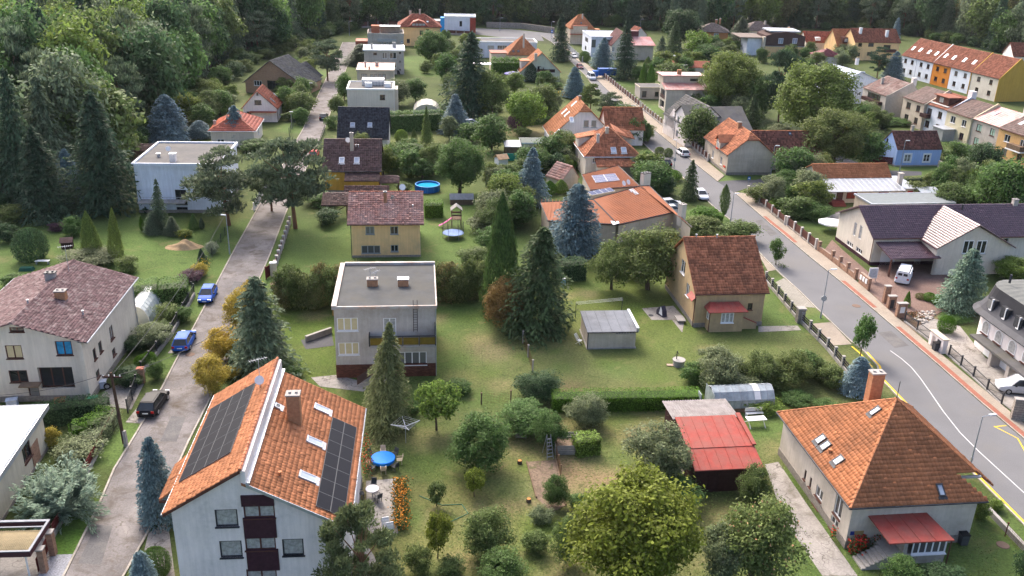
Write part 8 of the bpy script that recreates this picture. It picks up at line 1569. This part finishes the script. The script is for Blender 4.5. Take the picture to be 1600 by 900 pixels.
for k in (-.35, 0, .35): MB().bar(Vector((0, k, 1.87)), d+Vector((0, k, 1.87)), .012).build('line', WHITE, o)
# well, barrel, stumps, bike cover
o = thing('well', 1060, 571, 'round concrete well with an iron hand pump', 'well'); MB().lathe([(.62, 0), (.62, .6), (.7, .62), (.7, .74), (.02, .76)], n=20).build('well_ring', CONC, o); MB().bar((-.25, .1, .75), (-.25, .1, 1.7), .06).bar((-.25, .1, 1.4), (-.55, .0, 1.2), .03).bar((-.25, .1, 1.7), (-.1, -.2, 1.35), .025).build('hand_pump', DARKM, o); tag(MB().box(-.35, -.2, 0, .35, .2, .1).build('stone_slab', mat('pinkish_stone', (.4, .28, .23)), None, at(1047, 571)), 'flat pinkish stone slab beside the well', 'stone')
o = thing('water_barrel', 880, 446, 'light blue plastic water barrel by the dark clipped hedge', 'barrel'); MB().lathe([(.32, 0), (.36, .3), (.36, .8), (.33, 1.0)], n=16).build('barrel', mat('light_blue_plastic', (.18, .32, .42), rough=.5), o); MB().lathe([(.35, 1.0), (.35, 1.05)], n=16).build('rim', WHITE, o)
for x, y, lb in ((812, 724, 'orange-brown tree stump, upper one on the orchard lawn'), (826, 784, 'orange-brown tree stump, lower one on the orchard lawn')): o = thing('tree_stump', x, y, lb, 'stump'); MB().lathe([(.22, 0), (.19, .3)], n=12).build('bark', BARK, o); cyl(.17, .29, .31, 12).build('cut_face', mat('fresh_wood', (.5, .22, .07)), o)
o = thing('covered_mower', 1034, 493, 'lawn mower under a grey and white cover on the rear patio', 'mower', -60); MB().prism([(-.7, -.3, 0), (.6, -.3, 0), (.5, -.3, .7), (.1, -.3, 1.35), (-.4, -.3, 1.0), (-.75, -.3, .5)], (0, .6, 0)).build('cover', mat('dark_cover', (.06, .055, .075), var=.4, bump=.5, bscale=6), o); MB().prism([(-.2, -.34, .3), (.45, -.34, .2), (.3, -.34, .9), (.05, -.34, 1.25)], (0, .68, .03)).build('white_panel', WHITE, o)
tag(MB().lathe([(.3, 0), (.32, .03), (.02, .05)], n=14).build('manhole_cover', DARKM, None, at(1017, 493)+Vector((0, 0, .02))), 'dark round drain cover on the rear patio', 'drain cover'); tag(MB().lathe([(.55, 0), (.5, .03), (.02, .04)], n=16).build('manhole_cover', mat('rusty_cover', (.16, .11, .085)), None, at(1338, 478)+Vector((0, 0, .009))), 'rusty round manhole cover in the right street', 'manhole'); tag(MB().lathe([(.5, 0), (.46, .03), (.02, .04)], n=16).build('manhole_cover', mat('rusty_cover', (0, 0, 0)), None, at(1567, 852)+Vector((0, 0, .02))), 'pale round manhole cover on the lawn right of the pyramid roof', 'manhole'); tag(MB().lathe([(.5, 0), (.46, .03), (.02, .04)], n=16).build('manhole_cover', mat('rusty_cover', (0, 0, 0)), None, at(297, 554)+Vector((0, 0, .009))), 'round manhole cover in the left street by the blue estate', 'manhole')
tag(MB().prism([(-.5, -.2, .03), (.5, -.25, .03), (.55, .1, .03), (.1, .32, .03), (-.5, .2, .03)], (0, 0, .28)).build('boulder', PLINTHM, None, at(814, 683)), 'reddish flat boulder at the edge of the leafy shrub', 'boulder')
# vegetable corner: compost, vines, ladders, frames
o = thing('compost_bin', 884, 700, 'open compost bin of grey boards with dark earth inside', 'compost bin', 4); k = 0
for (x0, y0, x1, y1) in ((-1.1, -1.2, -1.05, 1.2), (1.05, -1.2, 1.1, 1.2), (-1.05, 1.15, 1.05, 1.2), (-1.05, -1.2, 1.05, -1.15)):
    for i in range(4): MB().box(x0, y0, .05+i*.24, x1, y1, .25+i*.24).build('board', mat('grey_board', (.28, .27, .25), var=.3), o)
MB().box(-1.0, -1.1, 0, 1.0, 1.1, .5, taper=.2).build('earth', SOILM, o); hedge([(897, 708), (934, 704)], 1.7, 1.6, 'l', 'bright green vine-covered frame beside the compost bin', .1, .11, 60, name='vine_frame')
o = thing('step_ladder', 856, 712, 'aluminium step ladder standing open on the orchard lawn', 'ladder', 20); 
for sx in (-.3, .3): MB().bar((sx, -.6, 0), (sx*.6, 0, 2.2), .03).build('rail', GREYM, o); MB().bar((sx, .6, 0), (sx*.6, 0, 2.2), .025).build('rail', GREYM, o)
for i in range(6): t = (i+.7)/7; MB().box(-.3+.12*t, -.62+.6*t, 2.2*t-.02, .3-.12*t, -.52+.6*t, 2.2*t+.02).build('rung', GREYM, o)
p = at(1105, 757); o = empty('ladder', p, R(7.5), 'small wooden ladder leaning on the dark shed front', 'ladder')
for sx in (-.26, .26): MB().bar((sx, -.45, 0), (sx, .02, 1.7), .04).build('rail', WOOD, o)
for i in range(5): t = (i+.6)/5; MB().box(-.26, -.47+.46*t, 1.6*t-.02, .26, -.41+.46*t, 1.6*t+.02).build('rung', WOOD, o)
for (a, c, lb) in (((823, 722), (838, 778), 'left'), ((868, 718), (884, 790), 'right')): tag(strip('bed_edging', [a, c], -.06, .06, .14, WOOD, .14, kind=None), 'pale board edging on the '+lb+' side of the soil bed', 'edging')
tag(MB().path([(0, 0, .03), (2, -1.2, .03), (3.6, -1.0, .03), (4.2, -2.2, .03), (2.6, -3.6, .03), (1.4, -4.6, .03)], .03, 0, 6).build('garden_hose', mat('green_hose', (.03, .14, .09), rough=.5), None, at(655, 775)), 'thin green garden hose winding across the dry lawn', 'hose')
# glasshouse with panes
o = thing('glasshouse', 1114, 646, 'long low glasshouse with a rounded glazed roof and timber base', 'greenhouse', 8); Lg, Dg, hw_ = 6.2, 2.6, 1.35; GL = glass('greenhouse_glass', (.30, .34, .36), rough=.12, var=.4); n = 9
for i in range(n):
    a, c = Lg*i/n+.04, Lg*(i+1)/n-.04; MB().box(a, -.02, .45, c, .0, hw_).build('pane', GL, o)
    for (y0, z0, y1, z1) in ((0, hw_, .55, 2.0), (.55, 2.0, 1.3, 2.3), (1.3, 2.3, 2.05, 2.0), (2.05, 2.0, 2.6, hw_)): MB().prism([(a, y0, z0), (c, y0, z0), (c, y1, z1), (a, y1, z1)], (0, 0, .02)).build('pane', GL if i != 6 else WHITE, o)
b = MB()
for i in range(n+1):
    x = Lg*i/n; q = [(x, 0, 0), (x, 0, hw_), (x, .55, 2.0), (x, 1.3, 2.3), (x, 2.05, 2.0), (x, 2.6, hw_), (x, 2.6, 0)]; b = MB().path(q, .035, 0, 4); b.build('rib', GREYM, o)
for y, z in ((0, hw_), (.55, 2.0), (1.3, 2.3), (2.05, 2.0), (2.6, hw_)): MB().bar((0, y, z), (Lg, y, z), .03, 0, 4).build('purlin', GREYM, o)
MB().box(0, -.06, 0, Lg, .04, .42).box(0, 2.56, 0, Lg, 2.64, .42).build('timber_base', WOOD, o); MB().box(-.03, .05, .1, .0, 2.55, 2.0).build('end_pane', GL, o); MB().box(-1.3, .3, 0, -1.25, 1.2, 2.0).build('open_door', GL, o); sheet('garden_bed', [(1046, 630), (1090, 628), (1098, 652), (1052, 656)], .04, SOILM)
def tunnel(px, py, label, L, Wd, Hh, rz, m, n=7, seg=8, cat='greenhouse', name='polytunnel'):
    o = thing(name, px, py, label, cat, rz); A = [(Wd/2*math.cos(math.pi*i/seg), Hh*math.sin(math.pi*i/seg)) for i in range(seg+1)]
    for k in range(n):
        b = MB(); y0, y1 = L*k/n+.03, L*(k+1)/n-.03
        for (a, c), (d, e) in zip(A[:-1], A[1:]): b.poly([(a, y0, c), (d, y0, e), (d, y1, e), (a, y1, c)])
        b.build('film_panel', m, o)
    for k in range(n+1): MB().path([(a, L*k/n, c) for a, c in A], .045, 0, 5).build('hoop', WHITE, o)
    MB().poly([(a, .02, c) for a, c in A]).build('end_panel', m, o); return o
tunnel(214, 507, 'arched film tunnel right of the cream house under the maroon roof', 6, 3.0, 2.3, 6, PLASTIC); tunnel(667, 180, 'cream arched pool cover beside the plain cream cube house', 7, 6.5, 2.6, 6, mat('cream_cover', (.5, .47, .38), rough=.25, var=.15), 5, name='pool_cover', cat='pool cover'); o = tunnel(1044, 98, 'white-framed greenhouse shining between distant garden trees', 9.5, 3.6, 2.6, -85, PLASTIC, 6)
# carport bottom left
o = empty('carport', at(46, 862, 2.7), R(5), 'plum-framed carport with a cream ribbed roof at the bottom left', 'carport'); o.location.z = 0; PLM = mat('plum_board', (.07, .03, .035), var=.15); X0, Y1 = -5.2, 3.6
b = MB(); b.box(X0, 0, 2.25, 0, .1, 2.7); b.build('fascia', PLM, o); MB().box(-.1, .1, 2.25, 0, Y1, 2.7).build('fascia', PLM, o); MB().box(X0, Y1-.1, 2.25, -.1, Y1, 2.7).build('fascia', PLM, o); b = MB().box(X0, -.03, 2.7, .03, .13, 2.76).box(-.14, .13, 2.7, .03, Y1+.03, 2.76).box(X0, Y1-.2, 2.7, -.14, Y1+.03, 2.76).box(X0, 2.75, 2.7, -.14, 2.85, 2.76); b.build('flashing', mat('dull_flashing', (.24, .25, .27), rough=.6), o)
b = MB(); n = 40
for i in range(n):
    x0, x1 = X0+(5.1)*i/n, X0+5.1*(i+1)/n; xm = (x0+x1)/2; g = lambda y: 2.42+.25*math.sin(math.pi*max(0, min(1, (y-.1)/2.7))); ys = [.1+2.65*k/6 for k in range(7)]
    for y0, y1 in zip(ys[:-1], ys[1:]): b.poly([(x0, y0, g(y0)), (xm, y0, g(y0)+.05), (xm, y1, g(y1)+.05), (x0, y1, g(y1))]); b.poly([(xm, y0, g(y0)+.05), (x1, y0, g(y0)), (x1, y1, g(y1)), (xm, y1, g(y1)+.05)])
q = b.build('ribbed_roof', mat('ribbed_cream_sheet', (.27, .22, .13), rough=.5, var=.15), o)
for x, y in ((-.5, .3), (-.5, 3.3), (-4.6, .3), (-4.6, 3.3)): cyl(.06, 0, 2.4, 8, x, y).build('post', WHITE, o)
# left gardens
b = MB(); o = thing('sand_heap', 288, 386, 'heap of tan sand on the bright lawn', 'heap')
n = 26; V = []
me = bpy.data.meshes.new('sand'); bmm = bmesh.new(); bmesh.ops.create_grid(bmm, x_segments=28, y_segments=18, size=1)
for v in bmm.verts: d = (v.co.x**2+v.co.y**2); h_ = max(0, 1-d)**1.1; v.co = Vector((v.co.x*2.7, v.co.y*1.5, h_*(.75+.3*math.sin(v.co.x*5+1)+.15*math.sin(v.co.y*9+v.co.x*7))-.03))
bmm.to_mesh(me); bmm.free(); me.materials.append(mat('tan_sand', (.36, .25, .14), var=.25, scale=2, bump=.6)); link('sand', me, o)
o = thing('dog_kennel', 106, 387, 'small dark kennel with a brown roof behind the pale shrub', 'kennel', 15); MB().box(-.7, -.6, 0, .7, .6, 1.0).build('wall', DWOOD, o); MB().prism([(-.85, -.8, .95), (.85, -.8, .95), (.85, 0, 1.5), (-.85, 0, 1.5)], (0, 0, .05)).prism([(.85, .8, .95), (-.85, .8, .95), (-.85, 0, 1.5), (.85, 0, 1.5)], (0, 0, .05)).build('roof', T_BRN, o)
o = thing('garden_bench', 67, 412, 'white low bench beside the cloud-pruned tree', 'bench', 5); MB().box(-.9, -.3, .4, .9, .3, .46).build('seat', WHITE, o)
for x in (-.75, .75): MB().box(x-.05, -.25, 0, x+.05, .25, .4).build('leg', GREYM, o)
o = thing('tarp_pile', 42, 422, 'dark green tarpaulin bundle on the far left lawn', 'tarpaulin'); MB().box(-.9, -.5, 0, .9, .5, .4, taper=.15).build('tarpaulin', mat('green_tarp', (.015, .07, .05)), o)
for i, (x, y, c, lb) in enumerate(((159, 606, (.45, .5, .6), 'pale grey cart with a black wheel by the cream house corner'), (146, 632, (.05, .22, .12), 'green plastic crate in the yard of the cream house'), (95, 634, (.3, .16, .08), 'brown box beside the cream house wall'), (20, 635, (.55, .6, .68), 'pale plastic bag beside the cream house wall'), (436, 442, (.6, .6, .62), 'white rubble sacks by the brown gate'), (430, 452, (.4, .26, .2), 'stacked bricks by the brown gate'))):
    o = thing('yard_box', x, y, lb, 'box', 20); MB().box(-.5, -.35, .05, .5, .35, .75, taper=.06).build('body', mat('box_paint_%s' % 'abcdef'[i], c, var=.3), o); MB().box(-.52, -.37, .75, .52, .37, .8).build('lid', mat('box_paint_%s' % 'abcdef'[i], c), o)
    if i == 0: w = link('wheel', WHEEL, o, (.55, -.4, .32)); link('rim', RIMM, w)
# woodpile, gazebo, parasols, hut
o = thing('woodpile', 721, 318, 'low grey tarpaulin-covered wood stack behind the hedge block', 'wood stack'); MB().prism([(-2.0, -.9, .9), (2.0, -.9, .9), (2.0, 0, 1.7), (-2.0, 0, 1.7)], (0, 0, .05)).prism([(2.0, .9, .9), (-2.0, .9, .9), (-2.0, 0, 1.7), (2.0, 0, 1.7)], (0, 0, .05)).build('tarpaulin', mat('grey_tarp', (.24, .245, .26), rough=.5, var=.25, bump=.4, bscale=3), o); MB().box(-1.9, -.75, 0, 1.9, .75, .9).build('firewood', WOOD, o)
o = thing('gazebo', 689, 108, 'dark wooden gazebo with a grey hipped roof in the garden', 'gazebo'); b = MB(); 
for i in range(4): t, u = math.pi/4+i*math.pi/2, math.pi/4+(i+1)*math.pi/2; b.prism([(3.2*math.cos(t), 3.2*math.sin(t), 2.3), (3.2*math.cos(u), 3.2*math.sin(u), 2.3), (0, 0, 4.2)], (0, 0, .08)); MB().box(2.7*math.cos(t)-.08, 2.7*math.sin(t)-.08, 0, 2.7*math.cos(t)+.08, 2.7*math.sin(t)+.08, 2.4).build('post', DWOOD, o)
b.build('roof', T_SLATE2, o); MB().box(-1.9, -1.9, 0, 1.9, -1.8, .9).box(-1.9, 1.8, 0, 1.9, 1.9, 2.2).build('side_panel', DWOOD, o)
def parasol(px, py, label, r, hgt_, m):
    o = thing('parasol', px, py, label, 'parasol'); cyl(.04, 0, hgt_, 6).build('pole', GREYM, o); b = MB()
    for i in range(8): t, u = 2*math.pi*i/8, 2*math.pi*(i+1)/8; b.prism([(r*math.cos(t), r*math.sin(t), hgt_-.6), (r*math.cos(u), r*math.sin(u), hgt_-.6), (0, 0, hgt_)], (0, 0, -.03)); b.poly([(r*math.cos(t), r*math.sin(t), hgt_-.6), (r*math.cos(u), r*math.sin(u), hgt_-.6), (r*math.cos(u), r*math.sin(u), hgt_-.8), (r*math.cos(t), r*math.sin(t), hgt_-.8)])
    b.build('canopy', m, o)
parasol(1297, 360, 'wide white parasol on the small lawn by the plum-roofed house', 2.1, 2.0, mat('white_canvas', (.7, .7, .72), rough=.8, var=.06)); parasol(802, 126, 'lilac parasol on the terrace beside the pale green house', 2.8, 2.7, mat('lilac_canvas', (.32, .29, .5))); parasol(1158, 184, 'pale blue parasol on the white terrace behind the two-gabled house', 2.6, 2.5, mat('pale_blue_canvas', (.4, .45, .58)))
for x, y, lb in ((1125, 250, 'dark wheeled bin on the pavement before the beige house'), (1461, 548, 'black wheeled bin in the white gate arch'), (1503, 850, 'green-grey bin at the right corner of the pyramid roof villa')): o = thing('wheeled_bin', x, y, lb, 'bin'); MB().box(-.28, -.3, .08, .28, .3, 1.0, taper=-.03).build('body', GREYP, o); MB().box(-.33, -.36, 1.0, .33, .34, 1.07).build('lid', BLK, o); cyl(.1, 0, .2, 8).build('wheel', TYRE, o, (0, .25, .1))
o = thing('garden_hut', 1449, 318, 'small garden hut with a whitish roof behind the plum roof', 'shed'); MB().box(-1.4, -1.2, 0, 1.4, 1.2, 1.9).build('wall', BROWNP, o); MB().prism([(-1.8, -1.6, 1.8), (1.8, -1.6, 1.8), (1.8, 1.6, 2.5), (-1.8, 1.6, 2.5)], (0, 0, .08)).build('roof', T_WHITER, o)
o = thing('kennel_hut', 783, 256, 'little white and orange roofed hut among garden shrubs', 'shed', 30); MB().box(-1, -.9, 0, 1, .9, 1.2).build('wall', WHITE, o); MB().prism([(-1.2, -1.1, 1.1), (1.2, -1.1, 1.1), (1.2, 0, 1.9), (-1.2, 0, 1.9)], (0, 0, .06)).prism([(1.2, 1.1, 1.1), (-1.2, 1.1, 1.1), (-1.2, 0, 1.9), (1.2, 0, 1.9)], (0, 0, .06)).build('roof', mat('pale_orange_sheet', (.5, .33, .2), var=.3), o)
o = thing('lean_to_shed', 803, 240, 'small grey lean-to with a sheet roof left of the long garage', 'shed'); MB().box(-1.9, -1.6, 0, 1.9, 1.6, 1.8).build('wall', WOOD, o); MB().prism([(-2.1, -1.9, 1.8), (2.1, -1.9, 1.8), (2.1, 1.8, 2.3), (-2.1, 1.8, 2.3)], (0, 0, .06)).build('roof', GREYM, o)
tag(MB().box(-2.2, -.05, 0, 2.2, .05, 1.4).build('green_screen', mat('turquoise_net', (.03, .25, .18), var=.15), None, at(803, 251)+Vector((0, 0, 0))), 'turquoise green net screen below the long garage', 'screen')
# flower beds, climbers and other small planting
FLO = mat('flower_petal', (0, 0, 0), rough=.6, var=.2, isl=.35, objcol=True, bump=0)
def flowers(pts, label, h, w, col, n, g='g', size=.06):
    P = [at(*q) for q in pts]; c = sum(P, Vector())/len(P); r = empty('flower_bed', c, 0, label, 'flower bed'); A, Bv = P[0]-c, P[-1]-c; t = rng.random(n*3); s = rng.normal(0, .3, n*3)*w; d = (Bv-A); nn = Vector((d.y, -d.x, 0)).normalized(); z = h*rng.random(n*3)**.7
    C = np.array(A)+np.outer(t, np.array(d))+np.outer(s, np.array(nn))+np.outer(z, [0, 0, 1]); o = link('foliage', fast_mesh('bed_foliage', cards(C, norm_rows(unit_vec(n*3)+np.array([0, 0, .5])), .09), 4, LEAF), r); o.color = (*COLS[g], 1); o['kind'] = 'stuff'
    k = rng.integers(0, n*3, n); C2 = C[k]+np.array([0, 0, .08]); o = link('blossom', fast_mesh('bed_blossom', cards(C2, norm_rows(unit_vec(n)*.6+np.array([0, -.3, .8])), size, .9), 4, FLO), r); o.color = (*col, 1); o['kind'] = 'stuff'
flowers([(625, 757), (626, 800), (627, 830)], 'orange marigold strip beside the concrete patio', .8, 1.2, (.44, .17, .02), 700, 'k', .075); flowers([(572, 700), (572, 752)], 'red-leaved climber along the wall of the orange-roofed house', 1.6, .8, (.35, .05, .02), 260); flowers([(308, 428), (322, 412)], 'yellow flowers by the street fence above the blue hatchback', .9, 1.5, (.65, .42, .02), 160); flowers([(283, 374), (296, 366)], 'yellow blossoms at the foot of the squat blue conifers', .7, 1.4, (.6, .42, .02), 120); flowers([(1328, 868), (1352, 858)], 'red geraniums on the steps of the pyramid roof villa', 1.3, .9, (.4, .03, .02), 200, 'g', .09); flowers([(1363, 862), (1372, 852)], 'red geranium pot beside the porch door', 1.2, .6, (.6, .03, .015), 60); flowers([(1300, 848), (1302, 838)], 'red flowers in a pot below the white corner window', 1.0, .4, (.6, .03, .015), 30); flowers([(1237, 333), (1268, 338)], 'pink and lilac flowers in the corner garden border', .5, 2.0, (.45, .22, .3), 260, 'g', .09); flowers([(1270, 326), (1282, 322)], 'yellow-orange flowers by the red front steps', .6, 1.0, (.65, .35, .02), 90, 'g', .08); flowers([(857, 148), (890, 152)], 'bright yellow blossoms beside the pale green house garden', 1.2, 3.0, (.6, .36, .02), 200, 'k', .16); flowers([(1420, 490), (1440, 500)], 'reddish ground cover in the rockery by the brick pillars', .25, 2.0, (.2, .09, .05), 160, 'u', .08); flowers([(1228, 420), (1213, 412)], 'grass tufts at the root of the young street tree', .3, 1.0, (.1, .12, .03), 30)
# rockery stones
ST = [bpy.data.meshes.new('stone') for _ in range(3)]
for me in ST:
    bmm = bmesh.new(); bmesh.ops.create_icosphere(bmm, subdivisions=1, radius=.3)
    for v in bmm.verts: v.co *= random.uniform(.7, 1.2); v.co.z *= .6
    bmm.to_mesh(me); bmm.free(); me.materials.append(mat('pale_rock', (.36, .33, .30), var=.3, bump=.4))
for i in range(34): p = at(random.uniform(1425, 1460), random.uniform(487, 507)); o = tag(link('rockery_stone', random.choice(ST), None, p+Vector((0, 0, .06)), random.random()*6), 'pale rock in the rockery beside the dark metal gate', 'stone', 'rockery stones'); k = random.uniform(.6, 1.5); o.scale = (k, k, k)
# grass tufts on the near lawns
def tufts(n):
    C = []
    px = rng.uniform(430, 1560, n*2); py = rng.uniform(430, 905, n*2); q = np.array([tuple(at(a, c)) for a, c in zip(px[:n], py[:n])]); h_ = rng.uniform(.03, .10, n); a = rng.random(n)*6.28; w = .035; d = np.stack([np.cos(a), np.sin(a), np.zeros(n)], 1); l = rng.normal(0, .14, (n, 2))
    V = np.stack([q-d*w, q+d*w, q+np.stack([l[:, 0], l[:, 1], h_], 1)], 1).reshape(-1, 3); return V, q
V, q = tufts(45000)
fps = []
for nm in ('house', 'road', 'shed'): pass
rx0, rx1 = np.array([at(*k)[:2] for k in RL[1:9]]), None
def road_left_x(y): P = sorted([(p.y, p.x) for p in (at(*k) for k in RL)]); return np.interp(y, [a for a, _ in P], [c for _, c in P])
def road_r(y): P = sorted([(p.y, p.x) for p in (at(*k) for k in LR)]); return np.interp(y, [a for a, _ in P], [c for _, c in P])
keep = (q[:, 0] < road_left_x(q[:, 1])-.4) & (q[:, 0] > road_r(q[:, 1])+.4); pav = [[at(*k)[:2] for k in s] for s in ([(1212, 441), (1226, 434), (1276, 481), (1244, 479)], [(1268, 506), (1298, 503.5), (1331, 538), (1301, 540)], [(1195, 726), (1216, 722), (1262, 790), (1340, 900), (1285, 900), (1225, 812)], [(572, 752), (618, 748), (622, 834), (574, 834)], [(822, 722), (868, 719), (884, 790), (862, 802), (838, 778)], [(1003, 482), (1052, 478), (1070, 497), (1066, 520), (1050, 500), (1018, 500)])]
for P in pav: keep &= ~inside2([(float(a), float(c)) for a, c in P], q[:, 0], q[:, 1])
o = link('grass', fast_mesh('grass', V.reshape(-1, 3, 3)[keep].reshape(-1, 3), 3, LEAF)); o.color = (.13, .17, .045, 1); tag(o, kind='stuff')
# thin late-summer air
hz = MB().box(-1200, -700, -1, 1200, 1400, 60).build('haze', None); hm = bpy.data.materials.new('haze'); hm.use_nodes = True; t = hm.node_tree; t.nodes.remove(t.nodes['Principled BSDF']); v = t.nodes.new('ShaderNodeVolumePrincipled'); v.inputs['Color'].default_value = (.88, .92, .97, 1); v.inputs['Density'].default_value = .00004; t.links.new(v.outputs[0], t.nodes['Material Output'].inputs['Volume']); hz.data.materials.append(hm); tag(hz, kind='stuff')
